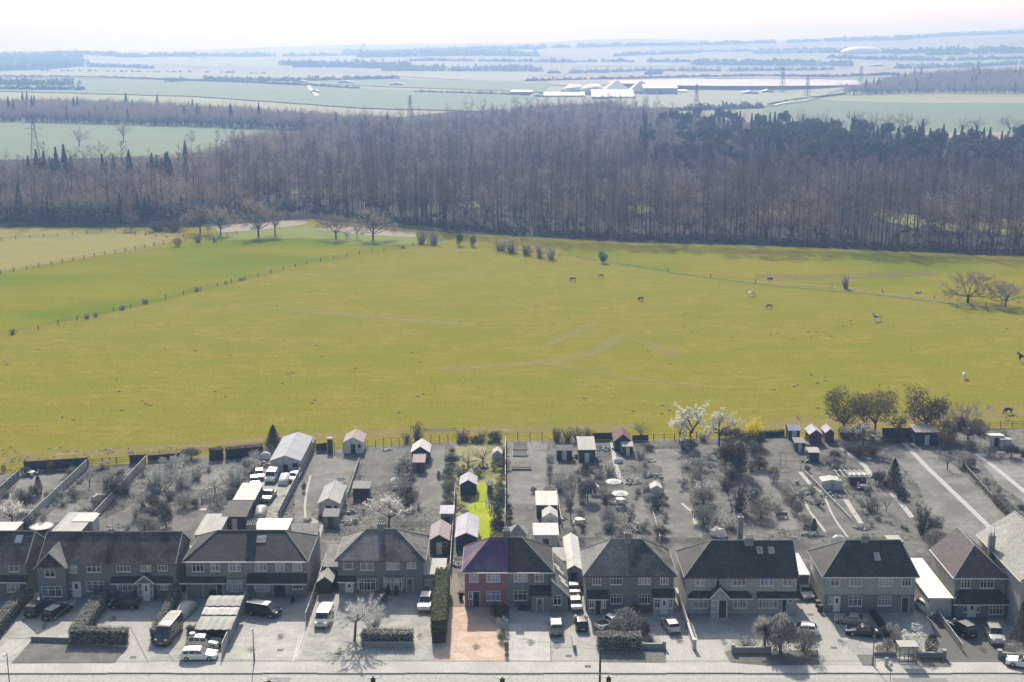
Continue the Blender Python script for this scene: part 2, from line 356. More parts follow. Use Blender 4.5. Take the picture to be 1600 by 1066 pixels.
# the coloured plot: orange gravel drive, paved side path, lawn, rough grass
M_ogr = mk('orange_gravel', (.54, .41, .31), (.46, .34, .25), scale=2.2, c3=(.58, .46, .37), bump=.5, rough=.95, spec=.05)
PS('gravel_drive', 'A3', [(-60, 925), (440, 925), (440, 560), (40, 545)], .022, M_ogr)
PS('side_path', 'A3', [(45, 560), (160, 560), (100, 300), (55, 300)], .023, mk('path_slabs', (.55, .45, .3), (.6, .52, .42), scale=1, kind='brick', size=(.5, .5), depth=.02))
M_crough = mk('rough_grass', (.24, .23, .1), (.17, .2, .06), scale=1.2, c3=(.3, .27, .17), bump=.6, rough=.95, spec=.05)
PS('rough_grass', 'B3', [(120, 1066), (125, 540), (130, 190), (590, 165), (590, 1066)], .014, M_crough)
PS('lawn', 'B3', [(330, 1150), (250, 860), (250, 770), (310, 735), (330, 560), (420, 560), (400, 735), (440, 790), (480, 850), (480, 1000), (500, 1150)], .022, mk('lawn_bright', (.29, .345, .005), (.24, .31, .004), scale=1.5, c3=(.32, .36, .008), bump=.4, rough=.9, spec=.1))
# rear lawns, paths and patios of the other plots
LZ = .0135; KEEP = [[tuple(Q('B3', *p)[:2]) for p in ((250, 1150), (245, 740), (310, 560), (430, 560), (500, 850), (500, 1150))]]
for c, zs, m in [
    ('B0', [(205, 420), (650, 370), (420, 640), (340, 560), (100, 600)], M_lawn2), ('B0', [(380, 880), (650, 600), (860, 760), (600, 850)], M_lawn2),
    ('B0', [(1000, 830), (1300, 690), (1290, 860), (950, 900)], M_lawn), ('B1', [(480, 480), (600, 320), (850, 300), (800, 480), (600, 600), (430, 600)], M_lawn2),
    ('B1', [(240, 960), (270, 820), (620, 800), (560, 880), (440, 1040), (260, 1040)], M_lawn), ('B2', [(190, 290), (600, 350), (500, 560), (380, 560), (215, 740), (130, 920), (0, 940), (0, 700)], M_lawn2),
    ('B2', [(660, 215), (1060, 215), (940, 480), (780, 600), (600, 480)], M_lawn), ('B2', [(1260, 210), (1390, 210), (1380, 800), (1120, 780), (1180, 560)], M_lawn2),
    ('B3', [(605, 175), (980, 185), (960, 600), (840, 760), (610, 755)], M_lawn2), ('B3', [(655, 805), (860, 805), (865, 905), (640, 930)], M_lawn),
    ('B3', [(1000, 190), (1250, 180), (1300, 480), (1030, 480)], M_lawn), ('B3', [(1130, 700), (1421, 700), (1421, 1066), (1250, 1066)], M_lawn),
    ('B4', [(50, 790), (230, 790), (240, 1000), (90, 1066), (30, 900)], M_lawn), ('B4', [(400, 640), (520, 640), (620, 940), (480, 960), (420, 840)], M_lawn2),
    ('B4', [(660, 330), (870, 330), (880, 560), (980, 820), (1060, 1066), (740, 1066), (740, 700), (560, 420)], M_lawn2),
    ('B5', [(230, 540), (330, 480), (480, 640), (540, 840), (650, 1000), (420, 1000), (400, 760)], M_lawn2), ('B5', [(320, 240), (510, 240), (600, 330), (690, 400), (480, 500), (370, 420)], M_lawn),
    ('B5', [(500, 520), (640, 515), (720, 625), (590, 630)], M_lawn), ('B5', [(680, 760), (850, 690), (1020, 750), (1150, 1066), (830, 1000)], M_lawn),
    ('B6', [(100, 330), (300, 260), (430, 310), (720, 480), (1040, 800), (1279, 1000), (1279, 1200), (560, 1066), (400, 640), (270, 480)], M_lawn2),
    ('B6', [(0, 690), (170, 680), (350, 900), (350, 1000), (0, 1000)], M_lawn), ('B6', [(880, 370), (1279, 330), (1330, 800), (1080, 640)], mk('grey_lawn_pale', .19, .25, scale=.6, c3=.15, bump=.4, rough=.95))]:
    PS('lawn_patch', c, zs, LZ, m); LZ += .0003; KEEP.append([tuple(Q(c, *p)[:2]) for p in zs])
M_pathg = mk('grey_path', .42, .36, scale=1.5, rough=.9)
def gpath(c, zs, w, z=.024, m=None): strip('garden_path', [Q(c, *p) for p in zs], w, z, m or M_pathg)
gpath('B6', [(280, 280), (470, 480), (700, 700), (900, 890), (1080, 1066), (1200, 1190)], 1.0); gpath('B6', [(880, 370), (1060, 500), (1279, 680), (1420, 800)], 1.0)
gpath('B6', [(180, 700), (270, 800), (350, 900)], .9); gpath('B5', [(640, 520), (740, 640), (820, 690)], .8); gpath('B5', [(850, 740), (900, 860), (960, 960), (1040, 1066)], .35, .026)
gpath('B5', [(670, 750), (720, 850), (790, 940), (850, 1020)], .45, .026); gpath('B5', [(1020, 750), (1090, 860), (1150, 950)], .9); gpath('B4', [(300, 260), (320, 420), (360, 560), (420, 620)], .8)
gpath('B4', [(310, 300), (330, 360), (380, 420)], .8, .027); gpath('B2', [(150, 490), (110, 650), (95, 780), (105, 920)], .35, .026)
gpath('B4', [(880, 780), (960, 850), (1000, 960)], .5, .026); gpath('B5', [(980, 320), (1060, 380), (1180, 470), (1279, 610)], .9)
PS('patio', 'B3', [(680, 765), (890, 758), (900, 920), (1080, 930), (1090, 1066), (600, 1066), (605, 960), (840, 910), (860, 805), (690, 800)], .021, M_slab)
PS('patio', 'B6', [(285, 935), (340, 935), (420, 1050), (370, 1060)], .021, M_slab); PS('patio', 'B6', [(0, 640), (160, 650), (165, 680), (0, 685)], .021, M_slab)
PS('patio', 'B2', [(160, 880), (270, 940), (240, 1066), (100, 1066)], .021, M_conc); PS('patio', 'A3', [(85, 120), (140, 120), (140, 330), (70, 330)], .0235, M_slab)
PS('yard', 'B1', [(1000, 500), (1130, 380), (1480, 400), (1500, 480), (1290, 880), (1000, 900)], .02, mk('yard_hardcore', .26, .33, scale=1.2, c3=.2))
for c, zs in [('B3', [(660, 180), (795, 178), (795, 260), (660, 262)]), ('B3', [(660, 268), (795, 266), (795, 315), (660, 318)]), ('B2', [(510, 690), (720, 690), (690, 860), (470, 850)]), ('B4', [(560, 430), (720, 480), (720, 580), (590, 590)])]: PS('soil_bed', c, zs, .024, M_soil)
# wear on the hard surfaces: covers, patched tarmac, joints, drips of oil
M_iron = mk('iron_cover', .1, .14, scale=6); M_patch = mk('tarmac_patch', .2, .24, scale=1.2); M_joint = mk('joint_line', .16, .2, scale=2); M_pale = mk('pale_line', .55, .48, scale=2); M_oil = soft('oil_stain', (.09, .085, .075), .75, 1.2)
for (c, x, y) in (('A5', 750, 835), ('A5', 590, 610), ('A1', 900, 850), ('A3', 860, 890), ('A6', 700, 900), ('A0', 900, 900), ('A4', 80, 960)): p = Q(c, x, y); sheet('inspection_cover', [(p.x - .4, p.y - .35), (p.x + .4, p.y - .35), (p.x + .4, p.y + .35), (p.x - .4, p.y + .35)], .031, M_iron)
for i, (x, w, y) in enumerate(((-62, 6, 151), (-31, 3, 153.2), (-8, 9, 152), (22, 4, 151.4), (48, 7, 153), (66, 3, 150.8))): sheet('road_patch', [(x, y), (x + w, y + .1), (x + w, y + 1.3), (x, y + 1.25)], -.131 + i * .0002, M_patch)
for (c, a, b, m) in (('A1', (1032, 760), (985, 932), M_pale), ('A2', (62, 730), (5, 905), M_pale), ('A3', (735, 600), (740, 925), M_joint), ('A3', (740, 830), (890, 835), M_joint), ('A3', (450, 560), (452, 925), M_joint), ('A4', (0, 830), (130, 830), M_pale), ('A1', (140, 870), (190, 930), M_joint), ('A0', (50, 770), (215, 770), M_joint), ('A0', (880, 690), (1000, 930), M_joint), ('A6', (500, 930), (430, 780), M_joint)): strip('surface_joint', [Q(c, *a), Q(c, *b)], .14, .033, m)
strip('footway_edge', [(-120, 158.75), (120, 158.75)], .12, .034, M_joint)
for i, (c, x, y) in enumerate((('A1', 900, 760), ('A0', 300, 690), ('A0', 760, 640), ('A3', 600, 800), ('A3', 780, 820), ('A4', 700, 790), ('A4', 1000, 800), ('A5', 800, 800), ('A6', 760, 850), ('A2', 300, 860), ('A2', 850, 760), ('A3', 230, 830), ('A1', 700, 850))): p = Q(c, x, y); strip('oil_stain', [(p.x, p.y - 1), (p.x + .1, p.y), (p.x, p.y + 1.1)], [.5, 1.5, .6], .035 + i * .0003, M_oil)
# ================================================================== plants: prototypes as shared meshes
def bare_tree(seed, H, style):
    """limbs as tapered tubes (trunk mesh) and fine twigs as slivers (crown mesh)"""
    rnd = random.Random(seed); T = MB(); C = MB()
    def twig(p, d, l, w):
        d = d.normalized(); a = d.orthogonal().normalized(); a = (Matrix.Rotation(rnd.uniform(0, 6.28), 3, d) @ a) * w
        C.poly([p - a, p + a, p + d * l])
    def spray(p, d, l, n, w):
        for _ in range(n):
            e = (d + Vector((rnd.gauss(0, .5), rnd.gauss(0, .5), rnd.gauss(.1, .4)))).normalized()
            twig(p, e, l * rnd.uniform(.5, 1.1), w)
    def limb(p, d, l, r, lev, maxlev, nseg=3, up=.15, wob=.22, nch=4, tw=5):
        q = p; pts = [(q, r)]
        for i in range(nseg):
            d = (d + Vector((rnd.gauss(0, wob), rnd.gauss(0, wob), up + rnd.gauss(0, wob * .5)))).normalized()
            q = q + d * l / nseg; pts.append((q, r * (1 - .72 * (i + 1) / nseg)))
        n = 6 if lev == 0 else (4 if lev == 1 else 3)
        for (a, ra), (b, rb) in zip(pts, pts[1:]): T.tube(a, b, ra, rb, n, cap=False)
        if lev >= maxlev:
            for (a, ra) in pts[1:]: spray(a, d, tl, tw, tww)
            return
        for k in range(nch):
            t = rnd.uniform(.35, 1.0); i = min(nseg - 1, int(t * nseg)); f = t * nseg - i
            a = pts[i][0].lerp(pts[i + 1][0], f); ra = lerp(pts[i][1], pts[i + 1][1], f)
            az = rnd.uniform(0, 6.28); o = d.orthogonal().normalized(); o = Matrix.Rotation(az, 3, d) @ o
            e = (d * rnd.uniform(.5, .9) + o * rnd.uniform(.6, 1.0)).normalized()
            limb(a, e, l * rnd.uniform(.45, .72), max(ra * .62, H * .0014), lev + 1, maxlev, nseg, up, wob, nch, tw)
        spray(q, d, tl, tw, tww)
    if style == 'plantation':
        tl, tww = 1.7, .05; p = Vector((0, 0, -.3)); top = Vector((rnd.uniform(-.6, .6), rnd.uniform(-.6, .6), H)); r0 = .2
        ks = 5; pts = [p.lerp(top, i / ks) + Vector((rnd.gauss(0, .12), rnd.gauss(0, .12), 0)) * (i > 0) for i in range(ks + 1)]
        for i in range(ks): T.tube(pts[i], pts[i + 1], r0 * (1 - .85 * i / ks), r0 * (1 - .85 * (i + 1) / ks), 5, cap=False)
        for k in range(24):
            t = rnd.uniform(.34, .97); i = int(t * ks); a = pts[i].lerp(pts[i + 1], t * ks - i); az = rnd.uniform(0, 6.28); u = rnd.uniform(.5, 1.3)
            e = Vector((math.cos(az), math.sin(az), u)).normalized(); l = H * .17 * (1.25 - t) * rnd.uniform(.7, 1.3) + .8
            T.tube(a, a + e * l, .05, .015, 3, cap=False)
            for j in range(3): spray(a + e * l * (.4 + .3 * j), e, tl, 4, tww)
        spray(top, Vector((0, 0, 1)), tl, 8, tww)
    elif style == 'oak':
        tl, tww = H * .1, H * .0022; h = H * .2; T.tube((0, 0, -.3), (0, 0, h), H * .034, H * .026, 7, cap=False)
        for k in range(9):
            az = k * 2.4 + rnd.uniform(-.4, .4); el = rnd.uniform(.12, 1.3)
            d = Vector((math.cos(az) * math.cos(el), math.sin(az) * math.cos(el), math.sin(el)))
            limb(Vector((0, 0, h * rnd.uniform(.82, 1.0))), d, H * rnd.uniform(.42, .55), H * .014, 1, 3, 4, .06, .16, 5, 6)
    elif style == 'round':
        tl, tww = H * .13, H * .0035; h = H * .25; T.tube((0, 0, -.3), (0, 0, h), H * .03, H * .022, 6, cap=False)
        for k in range(7):
            az = k * 2.4; el = rnd.uniform(.5, 1.4); d = Vector((math.cos(az) * math.cos(el), math.sin(az) * math.cos(el), math.sin(el)))
            limb(Vector((0, 0, h * rnd.uniform(.8, 1.0))), d, H * rnd.uniform(.4, .52), H * .013, 1, 2, 3, .1, .2, 6, 6)
    elif style == 'fruit':
        tl, tww = H * .14, H * .005; h = H * .3; T.tube((0, 0, -.2), (rnd.uniform(-.1, .1) * H, 0, h), H * .035, H * .028, 6, cap=False)
        for k in range(5):
            az = k * 2.5; el = rnd.uniform(.25, 1.0); d = Vector((math.cos(az) * math.cos(el), math.sin(az) * math.cos(el), math.sin(el)))
            limb(Vector((0, 0, h * .95)), d, H * .45, H * .02, 1, 2, 3, .1, .35, 4, 4)
    elif style == 'shrub':
        tl, tww = H * .2, H * .005
        for k in range(34):
            az = rnd.uniform(0, 6.28); el = rnd.uniform(.6, 1.5); d = Vector((math.cos(az) * math.cos(el), math.sin(az) * math.cos(el), math.sin(el)))
            limb(Vector((rnd.gauss(0, .07) * H, rnd.gauss(0, .07) * H, -.1)), d, H * rnd.uniform(.5, .85), H * .012, 2, 2, 4, .12, .18, 3, 14)
    elif style == 'pollard':
        tl, tww = H * .16, H * .004; h = H * .42; T.tube((0, 0, -.2), (.05 * H, 0, h), H * .032, H * .024, 7, cap=False)
        for k in range(7):
            az = k * .9 + rnd.uniform(-.2, .2); d = Vector((math.cos(az), math.sin(az), .35))
            limb(Vector((.05 * H, 0, h * .97)), d, H * .44, H * .016, 1, 2, 4, .06, .28, 6, 12)
    return T, C
def leaf_quad(C, p, n, s, rnd):
    a = n.orthogonal().normalized(); a = Matrix.Rotation(rnd.uniform(0, 6.28), 3, n) @ a; b = n.cross(a)
    C.poly([p - a * s, p - b * s * .6, p + a * s, p + b * s * .6])
def blob_leaves(seed, lobes, n, s, up=0.0, C=None):
    """leaves spread over and through lumpy lobes (centre, radii)"""
    rnd = random.Random(seed); C = C or MB(); tot = sum(l[1][0] * l[1][2] for l in lobes)
    for (c, r) in lobes:
        for _ in range(int(n * r[0] * r[2] / tot)):
            d = Vector((rnd.gauss(0, 1), rnd.gauss(0, 1), rnd.gauss(0, 1))).normalized()
            k = rnd.uniform(.62, 1.0) if rnd.random() < .8 else rnd.uniform(1.0, 1.13)
            k *= 1 + .16 * mnoise.noise(d * 2.3 + Vector((seed, c[0], c[2])))
            p = Vector((c[0] + d.x * r[0] * k, c[1] + d.y * r[1] * k, c[2] + d.z * r[2] * k))
            if p.z < .005: continue
            nn = (d + Vector((rnd.gauss(0, .55), rnd.gauss(0, .55), rnd.gauss(up, .55)))).normalized()
            leaf_quad(C, p, nn, s * rnd.uniform(.6, 1.25), rnd)
    return C
def lobes_round(seed, n=7, tall=1.0):
    rnd = random.Random(seed); L = [((0, 0, .5), (.36, .36, .46))]
    for k in range(n):
        az = k * 6.28 / n + rnd.uniform(-.3, .3); z = rnd.uniform(.25, .72); rr = rnd.uniform(.17, .27)
        L.append(((math.cos(az) * .27, math.sin(az) * .27, z), (rr, rr, rr * 1.1 * tall)))
    return L
PROTO = {}
def proto(kind):
    """(trunk mesh, crown mesh) of unit height (1 m tall, about 1 m wide) for garden plants; made once"""
    if kind in PROTO: return PROTO[kind]
    base, k = kind.rsplit('_', 1); sd = int(k) + 10; T = MB(); C = MB()
    if base in ('oak', 'round', 'fruit', 'shrub', 'pollard'): T, C = bare_tree(sd * 7, 1.0, base)
    elif base == 'blossom':
        T, C0 = bare_tree(sd * 7, 1.0, 'fruit'); rnd = random.Random(sd)
        for f in C0.f:
            a, b = Vector(C0.v[f[0]]), Vector(C0.v[f[2]])
            for _ in range(5): leaf_quad(C, a.lerp(b, rnd.uniform(.2, 1)) + Vector((rnd.gauss(0, .016), rnd.gauss(0, .016), rnd.gauss(0, .016))), Vector((rnd.gauss(0, 1), rnd.gauss(0, 1), rnd.gauss(.3, 1))).normalized(), .026, rnd)
    elif base == 'bush':
        T.tube((0, 0, -.05), (0, 0, .5), .04, .02, 5); blob_leaves(sd, lobes_round(sd), 2600, .026, .2, C)
    elif base == 'loose':
        T, _ = bare_tree(sd * 3, .9, 'shrub'); rnd = random.Random(sd); blob_leaves(sd, [((rnd.uniform(-.3, .3), rnd.uniform(-.3, .3), rnd.uniform(.3, .85)), (rnd.uniform(.12, .22),) * 3) for _ in range(11)], 1500, .026, .2, C)
    elif base == 'leafy':
        T, C = bare_tree(sd * 7, 1.0, 'round'); rnd = random.Random(sd); blob_leaves(sd, [((math.cos(i * 2.4) * .3, math.sin(i * 2.4) * .3, rnd.uniform(.4, .85)), (rnd.uniform(.12, .2),) * 3) for i in range(16)], 4600, .016, .2, C)
    elif base == 'ball':
        T.tube((0, 0, -.05), (0, 0, .4), .04, .02, 5); blob_leaves(sd, [((0, 0, .5), (.47, .47, .48))], 2600, .024, .1, C)
    elif base == 'conifer':
        T.tube((0, 0, -.03), (0, 0, .85), .03, .01, 6); rnd = random.Random(sd)
        for _ in range(2600):
            z = rnd.random() ** 1.3; az = rnd.uniform(0, 6.28); rr = .5 * (1 - z) ** .8 * (1 + .22 * math.sin(az * 5 + z * 31) + rnd.uniform(-.25, .12)) * (.55 + .45 * rnd.random() ** .4)
            n = Vector((math.cos(az), math.sin(az), -.2 + rnd.gauss(0, .4))).normalized(); leaf_quad(C, Vector((math.cos(az) * rr, math.sin(az) * rr, .03 + z * .95)), n, .03, rnd)
    elif base == 'column':
        T.tube((0, 0, -.03), (0, 0, .5), .05, .02, 5); rnd = random.Random(sd)
        for _ in range(2400):
            z = rnd.random(); az = rnd.uniform(0, 6.28); rr = .5 * math.sin(math.pi * min(1, (z * .88 + .12)) ** .8) ** .6 * rnd.uniform(.75, 1.04)
            n = Vector((math.cos(az), math.sin(az), rnd.gauss(.2, .4))).normalized(); leaf_quad(C, Vector((math.cos(az) * rr, math.sin(az) * rr, .02 + z * .97)), n, .03, rnd)
    elif base == 'spiky':
        T.tube((0, 0, -.03), (0, 0, .5), .05, .04, 6); rnd = random.Random(sd)
        for _ in range(260):
            d = Vector((rnd.gauss(0, 1), rnd.gauss(0, 1), rnd.gauss(.5, .8))).normalized(); a = d.orthogonal().normalized() * .014; p = Vector((0, 0, .55)); C.poly([p - a, p + a, p + d * .3 + a, p + d * .52 + Vector((0, 0, -.05))])
    elif base == 'cascade':
        T.tube((0, 0, -.03), (0, 0, .7), .04, .03, 6); rnd = random.Random(sd)
        for _ in range(900):
            az = rnd.uniform(0, 6.28); rr = rnd.random() ** .5 * .5; z0 = .98 - rr * rr * 1.1 + rnd.gauss(0, .04); l = rnd.uniform(.15, .4)
            p = Vector((math.cos(az) * rr, math.sin(az) * rr, z0)); o = Vector((math.cos(az), math.sin(az), 0)); a = Vector((-o.y, o.x, 0)) * .012
            if z0 - l < .02: l = max(.03, z0 - .02)
            C.poly([p - a, p + a, p + a * .6 + o * .05 - Vector((0, 0, l)), p - a * .6 + o * .05 - Vector((0, 0, l))])
    PROTO[kind] = (T.mesh(base + '_stem', M_bark, True, uv=False), C.mesh(base + '_crown', M_twig, False, uv=False)); return PROTO[kind]
M_bark = mk('bark', (.045, .038, .034), (.075, .064, .058), scale=3, rough=.95, spec=.05, vary=.2)
M_twig = mk('twig', (.27, .23, .19), (.33, .28, .23), scale=.02, trans=.3, rough=.95, spec=.05, vary=.2)
gl = lambda n, v, t=.42: mk('leaf_' + n, v, tuple(x * .6 for x in v) if not isinstance(v, float) else v * .6, scale=1.6, rough=.7, spec=.2, trans=t, vary=.15)
LEAF = {'grey': gl('grey', .2), 'dark': gl('dark', .075), 'light': gl('light', .4), 'pale': gl('pale', .72, .45), 'white': gl('white', .85, .45), 'silver': gl('silver', (.3, .33, .35)),
        'green': gl('green', (.12, .17, .035)), 'dgreen': gl('dgreen', (.035, .06, .03)), 'bluegreen': gl('bluegreen', (.07, .1, .085)), 'yellow': gl('yellow', (.9, .74, .008), .45), 'gold': gl('gold', (.27, .26, .07)),
        'cream': gl('cream', (.8, .8, .62), .42), 'olive': gl('olive', (.15, .13, .06)), 'purple': gl('purple', (.09, .06, .07))}
GTW = {'g': mk('twig_grey', .36, .46, scale=.8, rough=.95, spec=.05, vary=.2), 'gl': mk('twig_grey_light', .7, .8, scale=.8, rough=.95, spec=.05, vary=.15), 'gd': mk('twig_grey_dark', .14, .18, scale=.8, rough=.95, spec=.05, vary=.2), 'c': M_twig,
       'o': mk('twig_olive', (.16, .14, .07), (.2, .18, .1), scale=.6, rough=.95, spec=.05), 'r': mk('twig_russet', (.18, .145, .14), (.12, .115, .115), scale=.012, trans=.25, rough=.95, spec=.05, vary=.2)}
M_barkg = mk('bark_grey', .11, .16, scale=3, rough=.95, spec=.05)
prnd = random.Random(5)
def plant(kind, p, h, w, label, cat, name, crown, bark=None, group=None, rz=None):
    me = proto(kind); r = thing(name, label, cat, (p[0], p[1], p[2] if len(p) > 2 else 0), prnd.uniform(0, 6.28) if rz is None else rz, group)
    r.scale = (w, w, h); link('trunk' if cat == 'tree' else 'stem', me[0], r, bark or M_barkg); link('crown' if cat == 'tree' else 'foliage', me[1], r, crown); return r
def hedge(name, label, p0, p1, w, h, mat, z0=0.0, dens=34, s=.13, cat='hedge', seed=1, group=None, core=None):
    """clipped hedge from p0 to p1: dark woody core and a skin of leaves"""
    p0 = Vector(p0[:2]); p1 = Vector(p1[:2]); L = (p1 - p0).length; d = (p1 - p0).normalized(); ang = math.atan2(d.y, d.x); rnd = random.Random(seed)
    r = thing(name, label, cat, (p0.x, p0.y, 0), ang, group); K = MB(); n = max(2, int(L / .8))
    rings = []
    for i in range(n + 1):
        x = .12 + (L - .24) * i / n; j = lambda: rnd.uniform(-.06, .06)
        rings.append([(x, -w / 2 + .12 + j(), .0), (x, w / 2 - .12 + j(), .0), (x, w / 2 - .14 + j(), h - .14 + j()), (x, -w / 2 + .14 + j(), h - .14 + j())])
    K.loft(rings).build('stems', core or mk('hedge_core', .035, .05, scale=2, rough=.95), r)
    C = MB()
    def put(p, n):
        p = p + n * (rnd.gauss(0, .045) + .09 * mnoise.noise(p * 1.1)); leaf_quad(C, p, (n + Vector((rnd.gauss(0, .5), rnd.gauss(0, .5), rnd.gauss(0, .5)))).normalized(), s * rnd.uniform(.6, 1.3), rnd)
    for (area, f) in [(L * w, 'top'), (L * (h - z0), 'l'), (L * (h - z0), 'r'), (w * (h - z0), 'a'), (w * (h - z0), 'b')]:
        for _ in range(int(area * dens)):
            a, b, z = rnd.uniform(0, L), rnd.uniform(-w / 2, w / 2), z0 + (h - z0) * rnd.random()
            if f == 'top': put(Vector((a, b, h)), Vector((0, 0, 1)))
            elif f == 'l': put(Vector((a, -w / 2, z)), Vector((0, -1, 0)))
            elif f == 'r': put(Vector((a, w / 2, z)), Vector((0, 1, 0)))
            elif f == 'a': put(Vector((0, b, z)), Vector((-1, 0, 0)))
            else: put(Vector((L, b, z)), Vector((1, 0, 0)))
    C.build('foliage', mat, r, uv=False); return r
# ================================================================== houses
WHITE = mk('white_upvc', .78, .7, scale=3, rough=.45, spec=.4)
BRK = {'g': mk('brick_grey', .31, .39, scale=3, kind='brick', size=(.22, .075), depth=.01), 'd': mk('brick_dark', .245, .31, scale=3, kind='brick', size=(.22, .075), depth=.01), 'l': mk('render_grey', .34, .4, scale=.8), 'p': mk('render_pale', .4, .46, scale=.8),
       'r': mk('brick_red', (.48, .22, .23), (.39, .175, .2), scale=3, kind='brick', size=(.22, .075), depth=.01)}
ROOF = {'d': mk('roof_dark', .045, .1, scale=1.9, kind='tile', size=(.24, .24), depth=.025, c3=.05, rough=.75), 'g': mk('roof_grey', .23, .34, scale=2.4, kind='tile', size=(.24, .24), depth=.02, c3=.19, rough=.8), 'm': mk('roof_mid', .14, .22, scale=2.4, kind='tile', size=(.24, .24), depth=.012, c3=.07),
        'c': mk('roof_courses', .11, .19, scale=1.6, kind='tile', size=(.4, .4), depth=.075, c3=.06, bump=1.0), 'r': mk('roof_red', (.125, .085, .17), (.095, .07, .15), scale=1.4, kind='tile', size=(.24, .24), depth=.012, c3=(.22, .14, .17)), 'b': mk('roof_brown', (.15, .12, .12), (.11, .095, .095), scale=1.4, kind='tile', size=(.24, .24), depth=.012)}  # tiles of the coloured half: violet cast of shade mixed into the base colour
GLS = [mk('glass_dark', .025, .05, scale=.8, rough=.08, spec=.8), mk('glass_mid', .1, .2, scale=1.1, rough=.1, spec=.8, stretch=(4, 1, .3)), mk('glass_curtain', .5, .16, scale=1.3, rough=.1, spec=.7, stretch=(5, 1, .2), thr=(.42, .58))]
GLB = mk('glass_blue', (.35, .4, .55), (.1, .12, .2), scale=1.3, rough=.1, spec=.7, stretch=(5, 1, .2), thr=(.42, .58))
hr = random.Random(3)
def facade(m, x0, x1, z0, z1, y, holes, rv=.09):
    xs = sorted({x0, x1} | {v for h in holes for v in (h[0], h[2]) if x0 < v < x1}); zs = sorted({z0, z1} | {v for h in holes for v in (h[1], h[3]) if z0 < v < z1})
    for a, b in zip(xs, xs[1:]):
        for c, d in zip(zs, zs[1:]):
            if any(h[0] - 1e-5 <= a and b <= h[2] + 1e-5 and h[1] - 1e-5 <= c and d <= h[3] + 1e-5 for h in holes): continue
            m.poly([(a, y, c), (b, y, c), (b, y, d), (a, y, d)])
    for (a, c, b, d) in holes:
        if a >= x0 - 1e-4 and b <= x1 + 1e-4 and c >= z0 - .5 and d <= z1 + .5:
            m.poly([(a, y, c), (a, y, d), (a, y + rv, d), (a, y + rv, c)]); m.poly([(b, y, d), (b, y, c), (b, y + rv, c), (b, y + rv, d)])
            m.poly([(a, y, d), (b, y, d), (b, y + rv, d), (a, y + rv, d)]); m.poly([(b, y, c), (a, y, c), (a, y + rv, c), (b, y + rv, c)])
def window(root, x0, z0, x1, z1, y, cols=3, bar=.32, glass=None, sill=True, fm=None):
    """casement window in an opening: frame with mullions and transom, panes behind, sill in front"""
    f = MB(); t = .075; ya, yb = y + .0, y + .07
    f.box(x0, ya - .02, z0, x0 + t, yb, z1); f.box(x1 - t, ya - .02, z0, x1, yb, z1); f.box(x0 + t, ya - .02, z0, x1 - t, yb, z0 + t); f.box(x0 + t, ya - .02, z1 - t, x1 - t, yb, z1)
    for i in range(1, cols):
        x = x0 + (x1 - x0) * i / cols; f.box(x - .04, ya - .012, z0 + t, x + .04, yb - .01, z1 - t)
    if bar:
        z = z1 - (z1 - z0) * bar; f.box(x0 + t, ya - .008, z - .032, x1 - t, yb - .015, z + .032)
    w = f.build('window', fm or WHITE, root)
    MB().poly([(x0 + .02, y + .05, z0 + .02), (x1 - .02, y + .05, z0 + .02), (x1 - .02, y + .05, z1 - .02), (x0 + .02, y + .05, z1 - .02)]).build('pane', glass or GLS[hr.choice([0, 0, 1, 1, 2])], w)
    if sill: MB().box(x0 - .06, y - .1, z0 - .07, x1 + .06, y - .002, z0 - .002).build('sill', fm or WHITE, w)
    return w
def door(root, x0, z0, x1, z1, y, mat, frame=True):
    d = MB().box(x0 + .06, y + .02, z0, x1 - .06, y + .06, z1 - .06).build('door', mat, root)
    if frame:
        f = MB(); f.box(x0, y - .02, z0, x0 + .07, y + .08, z1); f.box(x1 - .07, y - .02, z0, x1, y + .08, z1); f.box(x0 + .07, y - .02, z1 - .07, x1 - .07, y + .08, z1); f.build('door_frame', WHITE, d)
    MB().box(x0 + (x1 - x0) * .35, y + .005, z0 + (z1 - z0) * .55, x0 + (x1 - x0) * .65, y + .018, z0 + (z1 - z0) * .85).build('door_glass', GLS[0], d)
    MB().box(x1 - .2, y - .015, z0 + .95, x1 - .14, y + .018, z0 + 1.1).build('handle', gm(.3, rough=.4), d); return d
def lean_to(root, x0, x1, ylo, yhi, zlo, zhi, mat, hip=.0, name='canopy'):
    m = MB(); t = .1; a = [(x0, ylo, zlo), (x1, ylo, zlo), (x1 - hip, yhi, zhi), (x0 + hip, yhi, zhi)]
    m.poly(a); m.poly([(x0, ylo, zlo - t), (x0, yhi, zlo - t), (x1, yhi, zlo - t), (x1, ylo, zlo - t)]); m.poly([(x0, ylo, zlo - t), (x1, ylo, zlo - t), (x1, ylo, zlo), (x0, ylo, zlo)])
    m.poly([(x0, yhi, zlo - t), (x0, ylo, zlo - t), (x0, ylo, zlo), (x0 + hip, yhi, zhi)]); m.poly([(x1, ylo, zlo - t), (x1, yhi, zlo - t), (x1 - hip, yhi, zhi), (x1, ylo, zlo)])
    o = m.build(name, mat, root); MB().box(x0 - .02, ylo - .05, zlo - t - .06, x1 + .02, ylo - .003, zlo - .01).build('fascia', WHITE, o); return o
